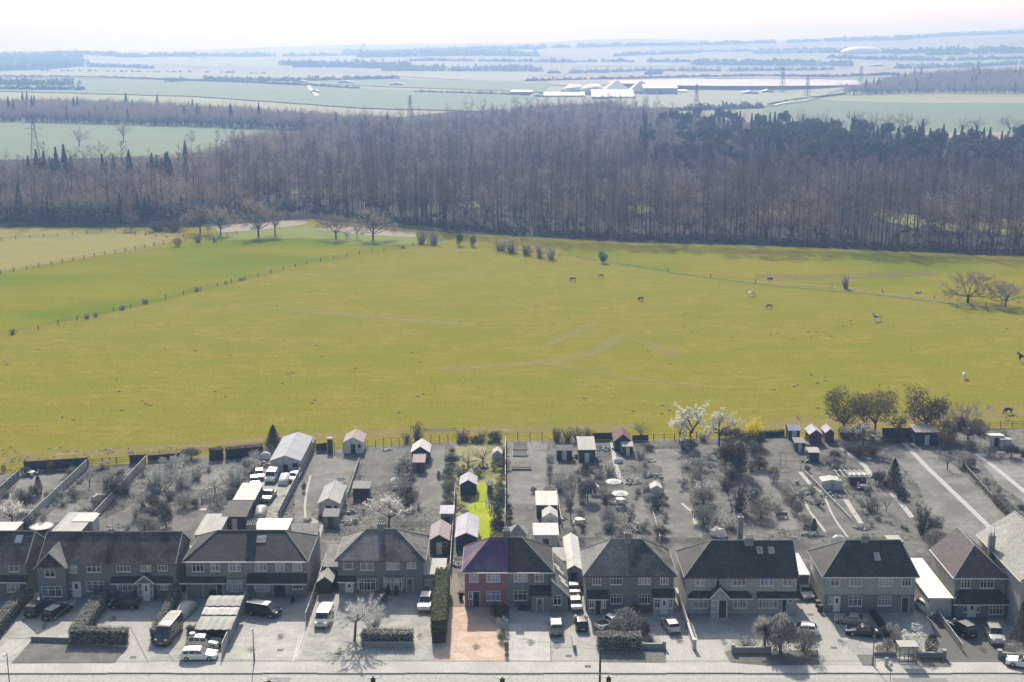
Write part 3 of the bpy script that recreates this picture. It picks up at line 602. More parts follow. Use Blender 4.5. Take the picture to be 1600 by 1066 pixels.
def bay(root, x0, x1, z0, z1, y, proj, wall, glass=None, roofm=None, n=5):
    """curved bay: brick apron, band of lights, shallow roof"""
    pts = []
    for i in range(n + 1):
        a = math.pi * i / n; pts.append((lerp(x0, x1, .5 - .5 * math.cos(a) * (1 if i not in (0, n) else 1)), y - proj * math.sin(a) ** .6 if 0 < i < n else y - .002))
    ring = lambda z, k=1.0: [(x, y - (y - yy) * k, z) for x, yy in pts]
    b = MB(); b.loft([ring(0), ring(z0)]); o = b.build('bay', wall, root)
    g = MB(); g.loft([ring(z0, .96), ring(z1, .96)]); gw = g.build('window', glass or GLS[1], o)
    f = MB()
    for (x, yy) in pts: f.box(x - .045, yy - .045, z0, x + .045, yy + .045, z1)
    for z in (z0 + .04, z1 - .04, z1 - (z1 - z0) * .3):
        for (p, q) in zip(pts, pts[1:]): f.tube((p[0], p[1], z), (q[0], q[1], z), .04, None, 4)
    for (p, q) in zip(pts, pts[1:]): f.box((p[0] + q[0]) / 2 - .02, (p[1] + q[1]) / 2 - .03, z0, (p[0] + q[0]) / 2 + .02, (p[1] + q[1]) / 2 + .03, z1)
    f.build('frame', WHITE, o); MB().loft([ring(z1 + .005, 1.12), ring(z1 + .12, 1.1)]).build('bay_roof', roofm or gm(.3), o); return o
def chimney(root, x, y, z0, z1, w=.95, d=.6, n=3, mat=None):
    c = MB().box(x - w / 2, y - d / 2, z0, x + w / 2, y + d / 2, z1 - .12); c.box(x - w / 2 - .06, y - d / 2 - .06, z1 - .12, x + w / 2 + .06, y + d / 2 + .06, z1); o = c.build('chimney', mat or BRK['g'], root)
    for i in range(n):
        xx = x - w / 2 + w * (i + .5) / n; MB().tube((xx, y, z1), (xx, y, z1 + .45), .12, .1, 8).build('chimney_pot', gm(.55), o)
    MB().tube((x + w * .3, y, z1), (x + w * .3, y, z1 + 1.5), .025, None, 4).tube((x + w * .3 - .5, y, z1 + 1.4), (x + w * .3 + .5, y + .2, z1 + 1.4), .02, None, 4).build('aerial', gm(.25), o)
class House: pass
def house(label, pl, pr, eave, base, rl, rr, rpy, depth=9.0, hips=(1, 1), walls=('g', 'g'), roofs=('d', 'd'), band=None, wins=(), doors=(), split=None, gutter=True, name='semi_detached_house'):
    H = House(); H.yf = yf = G(800, base).y; oh = .38
    H.ze = ze = onY(800, eave, yf - oh).z; H.xl = onY(pl, eave, yf).x; H.xr = onY(pr, eave, yf).x; H.xc = xc = (H.xl + H.xr) / 2
    xl, xr = H.xl - xc, H.xr - xc; ym = depth / 2; H.zr = zr = onY(800, rpy, yf + ym).z; r0 = onY(rl, rpy, yf + ym).x - xc; r1 = onY(rr, rpy, yf + ym).x - xc; H.depth = depth
    root = H.root = thing(name, label, 'house', (xc, yf, 0)); s = H.split = (r0 + r1) / 2 if split is None else onY(split, eave, yf).x - xc
    L = lambda c, a, b, d, e: (onY(*P(c, a, e), yf).x - xc, onY(*P(c, a, e), yf).z, onY(*P(c, d, b), yf).x - xc, onY(*P(c, d, b), yf).z)
    H.rect = L; holes = []
    W = []
    for w in wins:
        h = L(*w[:5]); holes.append(h); W.append((h, w[5] if len(w) > 5 else 3, w[6] if len(w) > 6 else None))
    D = []
    for d in doors:
        h = L(*d[:5]); h = (h[0], .12, h[2], h[3]); holes.append(h); D.append((h, d[5]))
    za = ze - .1
    for side, (a, b) in enumerate(((xl, s), (s, xr))):
        m = MB(); zt_ = band[0] if band else za
        hh = [h for h in holes if h[0] >= a - .01 and h[2] <= b + .01]
        facade(m, a, b, -.2, zt_, 0, [h for h in hh if h[1] < zt_])
        e = xl if side == 0 else xr
        def sidewall(mm, z0, z1):
            q = [(e, 0, z0), (e, depth, z0), (e, depth, z1), (e, 0, z1)]; mm.poly(q if side else q[::-1]); mm.poly([(b, depth, z0), (a, depth, z0), (a, depth, z1), (b, depth, z1)])
        sidewall(m, -.2, zt_)
        up = m
        if band:
            m.build('wall', BRK[walls[side]], root); up = MB(); facade(up, a, b, zt_, za, -.0, [h for h in hh if h[1] >= zt_]); sidewall(up, zt_, za)
        if not hips[side]: up.poly([(e, 0, za), (e, depth, za), (e, ym, zr - .12)] if side else [(e, depth, za), (e, 0, za), (e, ym, zr - .12)])
        up.build('wall', BRK[band[1] if band else walls[side]], root)
    for (h, cols, gl_) in W: window(root, *h, 0, cols, glass=gl_)
    for (h, mt) in D: door(root, *h, 0, mt)
    # roof halves
    for side in (0, 1):
        e = (xl if side == 0 else xr); sg = -1 if side == 0 else 1; E = e + sg * (oh if hips[side] else .16); rx = (r0 if side == 0 else r1) if hips[side] else E
        m = MB(); fr = [(E, -oh, ze), (s, -oh, ze), (s, ym, zr), (rx, ym, zr)]; bk = [(s, depth + oh, ze), (E, depth + oh, ze), (rx, ym, zr), (s, ym, zr)]
        if side: fr = fr[::-1]; bk = bk[::-1]
        m.poly(fr); m.poly(bk)
        if hips[side]: hp = [(E, depth + oh, ze), (E, -oh, ze), (rx, ym, zr)]; m.poly(hp if side == 0 else hp[::-1])
        sf = [(E, -oh, ze - .02), (E, depth + oh, ze - .02), (s, depth + oh, ze - .02), (s, -oh, ze - .02)]; m.poly(sf if side == 0 else sf[::-1])
        rf = m.build('roof', ROOF[roofs[side]], root); rt = mk('ridge_tile', .3, .22, scale=2) if roofs[side] != 'r' else mk('ridge_tile_red', (.36, .2, .15), scale=2); MB().tube((rx, ym, zr + .0), (s, ym, zr + .0), .11, None, 6).build('ridge_tiles', rt, rf)
        if hips[side]:
            for ya in (-oh, depth + oh): MB().tube((E, ya, ze + .03), (rx, ym, zr), .09, None, 6).build('hip_tiles', rt, rf)
        if not hips[side]:
            v = MB()
            for (ya, yb) in ((-oh, ym), (depth + oh, ym)): v.prism([(E - .03, ya, ze - .16), (E + .03, ya, ze - .16), (E + .03, ya, ze), (E - .03, ya, ze)], [(E - .03, yb, zr - .16), (E + .03, yb, zr - .16), (E + .03, yb, zr + .02), (E - .03, yb, zr + .02)])
            v.build('bargeboard', WHITE, rf)
        g = MB(); x0, x1 = (E, s) if side == 0 else (s, E); g.box(x0, -oh - .1, ze - .17, x1, -oh - .003, ze - .03)
        g.build('gutter', WHITE if gutter else gm(.1), rf)
        if hips[side]: MB().box(min(E, E + sg * .1), -oh, ze - .14, max(E, E + sg * .1), depth + oh, ze - .04).build('side_gutter', gm(.28), rf)
    return H
def roof_pt(H, c, zx, zy):
    """where a pixel's ray meets the front roof slope (local to the house)"""
    d = ray(*P(c, zx, zy)); o = Vector((0, 0, HCAM)); a = Vector((0, H.yf - .38, H.ze)); b = Vector((0, H.yf + H.depth / 2, H.zr)); n = Vector((1, 0, 0)).cross(b - a).normalized()
    t = (a - o).dot(n) / d.dot(n); q = o + d * t; return Vector((q.x - H.xc, q.y - H.yf, q.z)), n
def skylight(H, c, x0, y0, x1, y1, glass=None):
    q = [roof_pt(H, c, *p) for p in ((x0, y1), (x1, y1), (x1, y0), (x0, y0))]; n = q[0][1]; n = n if n.z > 0 else -n; q = [p for p, _ in q]; q[3].x = q[0].x; q[2].x = q[1].x
    o = MB().prism([p - n * .03 for p in q], [p + n * .08 for p in q]).build('skylight', gm(.5), H.root); ce = sum(q, Vector()) / 4
    MB().poly([ce + (p - ce) * .78 + n * .09 for p in q]).build('pane', glass or GLS[2], o)
def L3(H, c, zx, zy, dy=0.0):
    """pixel to a point on a plane dy in front of (negative) or behind the front wall, in house coordinates"""
    p = onY(*P(c, zx, zy), H.yf + dy); return p.x - H.xc, p.z
def canopy(H, c, x0, x1, ytop, ybot, proj, mat='d', hip=0, c2=None):
    a, zh = L3(H, c, x0, ytop); b, _ = L3(H, c2 or c, x1, ytop); a2, zl = L3(H, c, x0, ybot, -proj); b2, _ = L3(H, c2 or c, x1, ybot, -proj)
    return lean_to(H.root, min(a, a2), max(b, b2), -proj, .0, zl, zh, ROOF[mat], hip)
def block(H, x0, x1, y0, y1, h, wallm, roofm, rise=0.0, name='extension', dirx=False, holes=(), doors_=(), over=.15):
    """side or rear extension with flat, mono-pitch roof"""
    m = MB(); facade(m, x0, x1, -.2, h, y0, list(holes)); m.poly([(x1, y0, -.2), (x1, y1, -.2), (x1, y1, h), (x1, y0, h)]); m.poly([(x0, y1, -.2), (x0, y0, -.2), (x0, y0, h), (x0, y1, h)]); m.poly([(x1, y1, -.2), (x0, y1, -.2), (x0, y1, h), (x1, y1, h)])
    o = m.build(name, wallm, H.root); r = MB(); X0, X1, Y0, Y1 = x0 - over, x1 + over, y0 - over, y1 + over
    if dirx == 'l': zz = (h + rise, h, h, h + rise)
    elif dirx == 'r': zz = (h, h + rise, h + rise, h)
    else: zz = (h, h, h + rise, h + rise)
    pb = [(X0, Y0, zz[0] + .004), (X1, Y0, zz[1] + .004), (X1, Y1, zz[2] + .004), (X0, Y1, zz[3] + .004)]; r.prism(pb, [(p[0], p[1], p[2] + .13) for p in pb]); r.build('extension_roof', roofm, o)
    for hh in holes: window(H.root, *hh, y0, 2)
    return o
M_flat = mk('flat_roof_felt', .42, .36, scale=.7, c3=.47); M_flatw = mk('flat_roof_white', .72, .66, scale=.6); DW = mk('door_white', .75, .7, scale=2, rough=.4); DD = mk('door_dark', .04, .05, scale=2, rough=.4); DG = mk('door_grey', .2, .24, scale=2, rough=.5)
# --- house 0: cut by the left edge
h0 = house('gabled tile-roofed house with a skylight, behind the first long hedge', -70, 40, 880, 935, -60, 54, 830, depth=8.4, hips=(0, 0), roofs=('c', 'c'), walls=('d', 'd'), wins=[('A0', 62, 262, 127, 318, 2), ('A0', 50, 405, 132, 455, 3)], gutter=False)
canopy(h0, 'A0', -160, 175, 340, 390, 1.0, 'd'); skylight(h0, 'A0', 97, 72, 143, 125, mk('glass_pale', (.5, .55, .65), rough=.1)); 
# --- house 1: wide gabled pair with a gable-fronted bay and a porch
h1 = house('wide gabled pair with bold tile courses, a front gable bay and a small white porch', 62, 274, 880.5, 935, 72, 279, 831, depth=8.6, hips=(0, 0), roofs=('c', 'c'), walls=('d', 'd'), split=172, gutter=False,
           wins=[('A0', 455, 272, 518, 325, 2), ('A0', 590, 268, 682, 322, 3), ('A0', 588, 382, 702, 450, 3), ('A0', 466, 385, 490, 435, 1), ('A0', 790, 262, 880, 318, 4), ('A0', 953, 258, 1020, 315, 3), ('A1', 73, 258, 137, 312, 3), ('A1', 68, 395, 140, 440, 3)], doors=[('A0', 492, 385, 545, 485, DW)])
def gable_bay(H):
    x0, _ = L3(H, 'A0', 250, 295, -1.1); x1, _ = L3(H, 'A0', 440, 295, -1.1); ze = L3(H, 'A0', 300, 298, -1.5)[1]; zp = L3(H, 'A0', 366, 190, -1.5)[1]; m = MB()
    hs = [(L3(H, 'A0', 305, 355, -1.1)[0], L3(H, 'A0', 305, 355, -1.1)[1], L3(H, 'A0', 372, 305, -1.1)[0], L3(H, 'A0', 372, 305, -1.1)[1]), (L3(H, 'A0', 285, 487, -1.1)[0], L3(H, 'A0', 285, 487, -1.1)[1], L3(H, 'A0', 417, 418, -1.1)[0], L3(H, 'A0', 417, 418, -1.1)[1])]
    facade(m, x0, x1, -.2, ze, -1.1, hs); m.poly([(x1, -1.1, -.2), (x1, 0, -.2), (x1, 0, ze), (x1, -1.1, ze)]); m.poly([(x0, 0, -.2), (x0, -1.1, -.2), (x0, -1.1, ze), (x0, 0, ze)])
    b = m.build('gable_bay', BRK['d'], H.root); window(H.root, *hs[0], -1.1, 2); window(H.root, *hs[1], -1.1, 3)
    xc = (x0 + x1) / 2; MB().poly([(x0, -1.104, ze), (x1, -1.104, ze), (xc, -1.104, zp - .15)]).build('tile_hung_gable', ROOF['c'], b)
    r = MB(); back = 2.6
    for (xa, sg) in ((x0 - .35, 1), (x1 + .35, -1)):
        q = [(xa, -1.5, ze - .1), (xc, -1.5, zp), (xc, back, zp), (xa, back, ze - .1)]; r.prism(q if sg < 0 else q[::-1], [(p[0], p[1], p[2] + .12) for p in (q if sg < 0 else q[::-1])])
    r.build('gable_roof', ROOF['g'], b); v = MB()
    for xa in (x0 - .35, x1 + .35): v.prism([(xa, -1.56, ze - .2), (xa, -1.51, ze - .2), (xa, -1.51, ze + .05), (xa, -1.56, ze + .05)], [(xc, -1.56, zp - .1), (xc, -1.51, zp - .1), (xc, -1.51, zp + .15), (xc, -1.56, zp + .15)])
    v.build('bargeboard', gm(.4), b)
gable_bay(h1); canopy(h1, 'A0', 760, 160, 348, 398, 1.1, 'd', c2='A1')
x0, z0 = L3(h1, 'A0', 790, 450, -.5); x1, z1 = L3(h1, 'A0', 905, 400, -.5); bay(h1.root, x0, x1, z0, z1, 0, .55, BRK['d'])
def gable_porch(H, c, xa, xb, yap, yev, ybase, dx0, dx1, dy0, proj, wall, doorm):
    x0, ze = L3(H, c, xa, yev, -proj); x1, _ = L3(H, c, xb, yev, -proj); zp = L3(H, c, (xa + xb) / 2, yap, -proj)[1]; xc = (x0 + x1) / 2; m = MB()
    d0 = L3(H, c, dx0, dy0, -proj); d1 = L3(H, c, dx1, dy0, -proj); hole = (d0[0], .1, d1[0], d0[1])
    a, b = x0 + .25, x1 - .25; facade(m, a, b, -.1, ze, -proj + .3, [hole]); m.poly([(b, -proj + .3, -.1), (b, 0, -.1), (b, 0, ze), (b, -proj + .3, ze)]); m.poly([(a, 0, -.1), (a, -proj + .3, -.1), (a, -proj + .3, ze), (a, 0, ze)]); m.poly([(a, -proj + .298, ze), (b, -proj + .298, ze), (xc, -proj + .298, zp - .1)])
    o = m.build('porch', wall, H.root); door(H.root, *hole, -proj + .3, doorm)
    for (p, q) in ((a + .1, d0[0] - .06), (d1[0] + .06, b - .1)):
        if q - p > .3: window(H.root, p, .9, q, d0[1], -proj + .27, 1, bar=.5, sill=False)
    r = MB()
    for xx in (x0, x1):
        q = [(xx, -proj, ze), (xc, -proj, zp), (xc, 1.2, zp), (xx, 1.2, ze)]; q = q if xx > xc else q[::-1]; r.prism(q, [(p[0], p[1], p[2] + .1) for p in q])
    r.build('porch_roof', ROOF['d'], o); v = MB()
    for xx in (x0, x1): v.prism([(xx, -proj - .05, ze - .12), (xx, -proj - .004, ze - .12), (xx, -proj - .004, ze + .1), (xx, -proj - .05, ze + .1)], [(xc, -proj - .05, zp - .08), (xc, -proj - .004, zp - .08), (xc, -proj - .004, zp + .14), (xc, -proj - .05, zp + .14)])
    v.build('bargeboard', WHITE, o)
gable_porch(h1, 'A0', 910, 1045, 350, 400, 500, 960, 1006, 402, 1.5, BRK['d'], DW)
chimney(h1.root, L3(h1, 'A0', 755, 50, h1.depth / 2)[0], h1.depth / 2, h1.zr - 1.2, h1.zr + .5, .8, .6, 2)
# --- house 2: hipped pair with garage and bays
h2 = house('wide hipped dark-roofed pair with a skylight, garage door and two curved bays', 290, 477, 877.5, 934, 340, 446, 829, depth=9.5, walls=('g', 'g'), roofs=('d', 'd'), split=388, wins=[('A1', 305, 258, 382, 318, 3), ('A1', 432, 258, 490, 315, 2, GLS[2]), ('A1', 550, 255, 630, 315, 3, GLS[2]), ('A1', 730, 250, 808, 312, 3, GLS[2]), ('A1', 870, 250, 928, 310, 2, GLS[2]), ('A1', 987, 245, 1046, 310, 2, GLS[2]), ('A1', 985, 398, 1052, 437, 3)],
           doors=[('A1', 268, 400, 378, 475, mk('garage_maroon', (.07, .05, .055), rough=.5)), ('A1', 470, 398, 512, 455, DD), ('A1', 855, 400, 940, 498, DD)])
canopy(h2, 'A1', 228, 528, 350, 396, .9, 'd'); canopy(h2, 'A1', 682, 80, 328, 400, 1.3, 'd', c2='A2'); skylight(h2, 'A1', 740, 75, 800, 122)
for q in (('A1', 537, 450, 660, 372), ('A1', 722, 452, 830, 405)):
    x0, z0 = L3(h2, q[0], q[1], q[2], -.4); x1, z1 = L3(h2, q[0], q[3], q[4], -.4); bay(h2.root, x0, x1, max(.6, z0), z1, 0, .7, BRK['g'], GLS[2])
chimney(h2.root, L3(h2, 'A1', 705, 30, h2.depth / 2)[0], h2.depth / 2 + .3, h2.zr - 1, h2.zr + .9, 1.3, .7, 4)
x0 = L3(h2, 'A1', 735, 20, 6)[0]; x1 = L3(h2, 'A1', 950, 20, 6)[0]; m = MB().box(x0, h2.depth / 2 + .3, h2.ze + .3, x1, h2.depth - .3, h2.zr - .05); o = m.build('dormer', BRK['l'], h2.root); MB().box(x0 - .2, h2.depth / 2 + .1, h2.zr - .045, x1 + .2, h2.depth + .1, h2.zr + .1).build('dormer_roof', M_flatw, o)
# side roof and outbuildings attached to house 2 on the left
block(h2, h2.xl - h2.xc - 3.0, h2.xl - h2.xc - .05, 6.5, 13, 2.7, BRK['l'], M_flat); block(h2, h2.xl - h2.xc, h2.xl - h2.xc + 5, h2.depth + .05, h2.depth + 4, 2.8, BRK['l'], M_flat); block(h2, h2.xr - h2.xc - 4.5, h2.xr - h2.xc, h2.depth + .05, h2.depth + 5, 4.6, BRK['g'], ROOF['g'], 1.2)
# --- house 3
h3 = house('hipped grey-roofed pair with two curved bays, right-hand garage under a flat roof', 528, 661, 876, 927, 573, 619, 827, walls=('d', 'd'), roofs=('g', 'm'), wins=[('A2', 333, 245, 395, 302, 1), ('A2', 447, 245, 535, 308, 2, GLS[1]), ('A2', 624, 240, 710, 303, 3), ('A2', 763, 238, 823, 295, 2)], doors=[('A2', 345, 395, 400, 470, DW), ('A2', 757, 362, 805, 458, DG)], gutter=False)
for q in (('A2', 425, 440, 563, 365), ('A2', 603, 436, 740, 360)):
    x0, z0 = L3(h3, q[0], q[1], q[2], -.5); x1, z1 = L3(h3, q[0], q[3], q[4], -.5); bay(h3.root, x0, x1, max(.5, z0), z1, 0, .8, BRK['g'], GLS[0] if q[1] < 500 else GLS[2])
canopy(h3, 'A2', 300, 412, 345, 388, .9, 'd'); chimney(h3.root, L3(h3, 'A2', 585, 30, 4.5)[0], 4.5, h3.zr - 1, h3.zr + .9, 1.0, .7, 3)
x0 = h3.xr - h3.xc; block(h3, x0, L3(h3, 'A2', 985, 300)[0] + .6, .3, 6.2, 2.75, BRK['d'], M_flat, 0.0, holes=[(x0 + .15, 1.1, x0 + .75, 2.1)]); x1 = L3(h3, 'A2', 912, 400)[0]; door(h3.root, x1, .05, x1 + 1.6, 2.15, .2, mk('garage_pale', .45, .4, rough=.5))
x0 = h3.xl - h3.xc; block(h3, x0 - 2.6, x0 - .02, 3.5, 10, 2.6, BRK['d'], ROOF['g'], .9); block(h3, x0 + .5, x0 + 4, 9.05, 12, 2.6, BRK['l'], M_flatw)
# --- house 4: the pair with the red-brick coloured half
h4 = house('hipped pair, left half in warm red brick with blue door, right half grey', 726, 861, 894.5, 949.5, 766, 815, 839.6, walls=('r', 'd'), roofs=('r', 'd'), split=793,
           wins=[('A3', 188, 327, 250, 387, 2, GLB), ('A3', 303, 325, 397, 387, 3, GLB), ('A3', 488, 322, 580, 385, 3, GLS[2]), ('A3', 630, 322, 692, 385, 2), ('A3', 180, 452, 209, 502, 1, GLB), ('A3', 305, 448, 398, 515, 3, GLB), ('A3', 488, 445, 580, 513, 3, GLS[0])], doors=[('A3', 210, 450, 260, 552, mk('door_navy', (.02, .035, .07), rough=.4))])
chimney(h4.root, L3(h4, 'A3', 440, 60, 4.8)[0], 4.9, h4.zr - .9, h4.zr + .9, 1.0, .7, 3, BRK['d'])
xe = h4.xr - h4.xc; xq = L3(h4, 'A3', 852, 470)[0]
block(h4, L3(h4, 'A3', 608, 470, -1.5)[0], xe, -1.5, -.01, 2.45, BRK['d'], ROOF['d'], .9, name='porch_extension'); m = MB(); hs = [(*L3(h4, 'A3', 755, 545, -1.5), *L3(h4, 'A3', 812, 478, -1.5))]; facade(m, xe + .01, xq, -.2, 2.5, -1.5, hs); m.poly([(xq, -1.5, -.2), (xq, 9.5, -.2), (xq, 9.5, 2.5), (xq, -1.5, 2.5)]); m.poly([(xe + .01, -1.5, 2.5), (xq, -1.5, 2.5), (xe + .01, -1.5, 4.95)]); m.poly([(xq, 9.5, -.2), (xe + .01, 9.5, -.2), (xe + .01, 9.5, 4.95), (xq, 9.5, 2.5)]); o = m.build('side_extension', BRK['d'], h4.root); window(h4.root, *hs[0], -1.5, 2)
r = MB(); q = [(xe + .01, -1.8, 5.0), (xq + .25, -1.8, 2.45), (xq + .25, 9.7, 2.45), (xe + .01, 9.7, 5.0)]; r.prism(q, [(p[0], p[1], p[2] + .12) for p in q]); rf = r.build('catslide_roof', ROOF['m'], o)
MB().prism([(xe, -1.86, 4.86), (xe, -1.81, 4.86), (xe, -1.81, 5.13), (xe, -1.86, 5.13)], [(xq + .27, -1.86, 2.32), (xq + .27, -1.81, 2.32), (xq + .27, -1.81, 2.59), (xq + .27, -1.86, 2.59)]).build('bargeboard', WHITE, rf)
sl = (2.45 - 5.0) / (xq + .25 - xe)
for (u, y0) in ((.45, 4.6), (1.0, 4.0), (1.2, 1.6), (1.45, .6)):
    a = xe + u; b = a + .95; f = lambda x: 5.12 + sl * (x - xe) + .02; MB().prism([(a, y0, f(a)), (b, y0, f(b)), (b, y0 + .75, f(b)), (a, y0 + .75, f(a))], [(a, y0, f(a) + .07), (b, y0, f(b) + .07), (b, y0 + .75, f(b) + .07), (a, y0 + .75, f(a) + .07)]).build('skylight', M_flatw, rf)
x0, zz = L3(h4, 'A3', 640, 480, -1.5); x1 = L3(h4, 'A3', 690, 480, -1.5)[0]; door(h4.root, x0, .05, x1, 2.1, -1.58, DG)
block(h4, 2.6, xq, 9.9, 15, 3.0, BRK['l'], mk('felt_mid', .3, .26, scale=.8)); 
# --- house 5
h5 = house('hipped grey pair with matching flat-hooded porches at both ends and tall chimney', 916, 1053, 899.8, 955, 955, 1003, 842.6, walls=('d', 'd'), roofs=('g', 'm'), gutter=False, wins=[('A4', 112, 350, 168, 407, 3), ('A4', 230, 348, 315, 405, 4), ('A4', 422, 347, 505, 405, 4), ('A4', 568, 347, 627, 403, 3), ('A4', 233, 470, 313, 535, 4), ('A4', 423, 470, 505, 535, 4)])
chimney(h5.root, L3(h5, 'A4', 350, 100, 4.2)[0], 4.2, h5.zr - 1.2, h5.zr + 1.1, 1.0, .8, 3)
for (xa, xb, yt, yb, d0, d1, dm) in ((78, 215, 440, 505, 128, 172, DD), (520, 668, 432, 497, 575, 622, DW)):
    x0 = L3(h5, 'A4', xa, yb, -1.3)[0]; x1 = L3(h5, 'A4', xb, yb, -1.3)[0]; zl = L3(h5, 'A4', xa, yb, -1.3)[1]; m = MB(); dd = (L3(h5, 'A4', d0, 500, -1.2)[0], .08, L3(h5, 'A4', d1, 500, -1.2)[0], zl - .12); facade(m, x0 + .1, x1 - .1, -.1, zl - .05, -1.2, [dd, (x0 + .25, 1.0, dd[0] - .08, zl - .2), (dd[2] + .08, 1.0, x1 - .25, zl - .2)])
    for xx, fl in ((x0 + .1, 0), (x1 - .1, 1)): q = [(xx, -1.2, -.1), (xx, 0, -.1), (xx, 0, zl - .05), (xx, -1.2, zl - .05)]; m.poly(q if fl else q[::-1])
    m.build('porch', BRK['d'] if xa < 300 else BRK['p'], h5.root); door(h5.root, *dd, -1.2, dm); window(h5.root, x0 + .25, 1.0, dd[0] - .08, zl - .2, -1.2, 2); window(h5.root, dd[2] + .08, 1.0, x1 - .25, zl - .2, -1.2, 2); canopy(h5, 'A4', xa, xb, yt, yb, 1.3, 'd')
# --- house 6
h6 = house('long dark-roofed pair, hipped left and gabled right, with paired skylights and tall chimney', 1073, 1246, 902, 959.5, 1111, 1236, 844.5, hips=(1, 0), walls=('l', 'l'), roofs=('d', 'd'), split=1172, gutter=False, wins=[('A4', 808, 360, 870, 415, 2, GLS[2]), ('A4', 945, 360, 978, 412, 1), ('A5', 63, 360, 155, 413, 3), ('A5', 250, 358, 342, 413, 3, GLB), ('A5', 403, 357, 468, 415, 2), ('A4', 795, 500, 893, 565, 3, GLS[2]), ('A5', 65, 500, 165, 565, 3, GLS[2]), ('A5', 235, 500, 373, 565, 5), ('A5', 440, 500, 470, 530, 1)], doors=[('A4', 968, 512, 1025, 615, DD), ('A5', 395, 500, 432, 585, DD)])
canopy(h6, 'A4', 762, 195, 448, 500, 1.1, 'd', .7, c2='A5'); canopy(h6, 'A5', 235, 503, 452, 500, 1.0, 'd', 0); gable_porch(h6, 'A4', 905, 1045, 432, 505, 615, 968, 1025, 514, 1.7, BRK['l'], DD)
skylight(h6, 'A5', 230, 150, 270, 197); skylight(h6, 'A5', 308, 150, 350, 197); chimney(h6.root, L3(h6, 'A5', 175, 120, 4)[0], 4.1, h6.zr - 1.2, h6.zr + .6, 1.2, .8, 4); chimney(h6.root, L3(h6, 'A5', 115, 60, 8)[0], 8.2, 4, h6.zr + 2.2, .7, .7, 1)
block(h6, 1.0, h6.xr - h6.xc + .2, 9.02, 14.5, 2.9, BRK['l'], M_flat); block(h6, h6.xr - h6.xc + .25, h6.xr - h6.xc + 3.4, 7.5, 15.5, 2.7, BRK['d'], M_flatw)
# --- house 7
h7 = house('hipped pair with pale rendered upper floor over brick, half-hip on the right', 1289, 1431, 901.8, 957.5, 1322, 1407, 844, walls=('d', 'd'), roofs=('d', 'd'), band=(2.75, 'l'), wins=[('A5', 725, 360, 788, 417, 2), ('A5', 853, 360, 943, 417, 3), ('A6', 55, 362, 150, 417, 4), ('A6', 213, 360, 278, 417, 3), ('A5', 713, 485, 741, 540, 1, GLS[2]), ('A5', 847, 482, 942, 552, 3), ('A6', 50, 483, 143, 548, 4)], doors=[('A5', 742, 483, 795, 590, DW), ('A6', 205, 490, 265, 590, DD)])
chimney(h7.root, L3(h7, 'A5', 957, 120, 4.4)[0], 4.5, h7.zr - 1.2, h7.zr + .7, 1.1, .8, 4); skylight(h7, 'A6', 32, 190, 70, 243); block(h7, .5, h7.xr - h7.xc - .4, 9.02, 13, 2.8, BRK['l'], M_flat); MB().box(h7.xr - h7.xc - 2.2, 6.2, h7.ze + .2, h7.xr - h7.xc - .1, 8.8, h7.zr - .9).build('rear_dormer', BRK['l'], h7.root)
# --- house 8: detached, ridge running back
def deep_house(label, pl, pr, eave, base, apex, depth, wallm, roofm, hipf, name, wins=(), x1=None):
    H = House(); H.yf = yf = G(800, base).y; H.ze = ze = onY(800, eave, yf - .35).z; H.xl = onY(pl, eave, yf).x; H.xr = onY(pr, eave, yf).x if x1 is None else H.xl + x1; H.xc = (H.xl + H.xr) / 2; H.depth = depth
    root = H.root = thing(name, label, 'house', (H.xc, yf, 0)); hw = (H.xr - H.xl) / 2; zr = H.zr = ze + apex; L = lambda c, a, b, d, e: (onY(*P(c, a, e), yf).x - H.xc, onY(*P(c, a, e), yf).z, onY(*P(c, d, b), yf).x - H.xc, onY(*P(c, d, b), yf).z)
    hs = [L(*w[:5]) for w in wins]; m = MB(); za = ze - .1; facade(m, -hw, hw, -.2, za, 0, hs); m.poly([(hw, 0, -.2), (hw, depth, -.2), (hw, depth, za), (hw, 0, za)]); m.poly([(-hw, depth, -.2), (-hw, 0, -.2), (-hw, 0, za), (-hw, depth, za)]); m.poly([(hw, depth, -.2), (-hw, depth, -.2), (-hw, depth, za), (hw, depth, za)])
    if not hipf: m.poly([(-hw, 0, za), (hw, 0, za), (0, 0, zr - .1)])
    m.poly([(hw, depth, za), (-hw, depth, za), (0, depth, zr - .12)]); m.build('wall', wallm, root)
    for h, w in zip(hs, wins): window(root, *h, 0, w[5])
    E = hw + .35; yf0 = -.35; f = hw * 1.0 if hipf else -.35; r = MB(); r.poly([(-E, depth + .2, ze), (-E, yf0, ze), (0, f, zr), (0, depth + .2, zr)]); r.poly([(E, yf0, ze), (E, depth + .2, ze), (0, depth + .2, zr), (0, f, zr)])
    if hipf: r.poly([(-E, yf0, ze), (E, yf0, ze), (0, f, zr)])
    r.poly([(-E, yf0, ze - .02), (-E, depth + .2, ze - .02), (E, depth + .2, ze - .02), (E, yf0, ze - .02)]); rf = r.build('roof', roofm, root); t = MB().tube((0, f, zr), (0, depth + .2, zr), .11, None, 6)
    if hipf: t.tube((-E, yf0, ze), (0, f, zr), .09, None, 6); t.tube((E, yf0, ze), (0, f, zr), .09, None, 6)
    t.build('ridge_tiles', mk('ridge_tile', .3), rf); g = MB().box(-E, yf0 - .1, ze - .16, E, yf0 - .003, ze - .03); g.box(-E - .1, yf0, ze - .16, -E - .003, depth, ze - .03); g.box(E + .003, yf0, ze - .16, E + .1, depth, ze - .03); g.build('gutter', WHITE, rf); return H
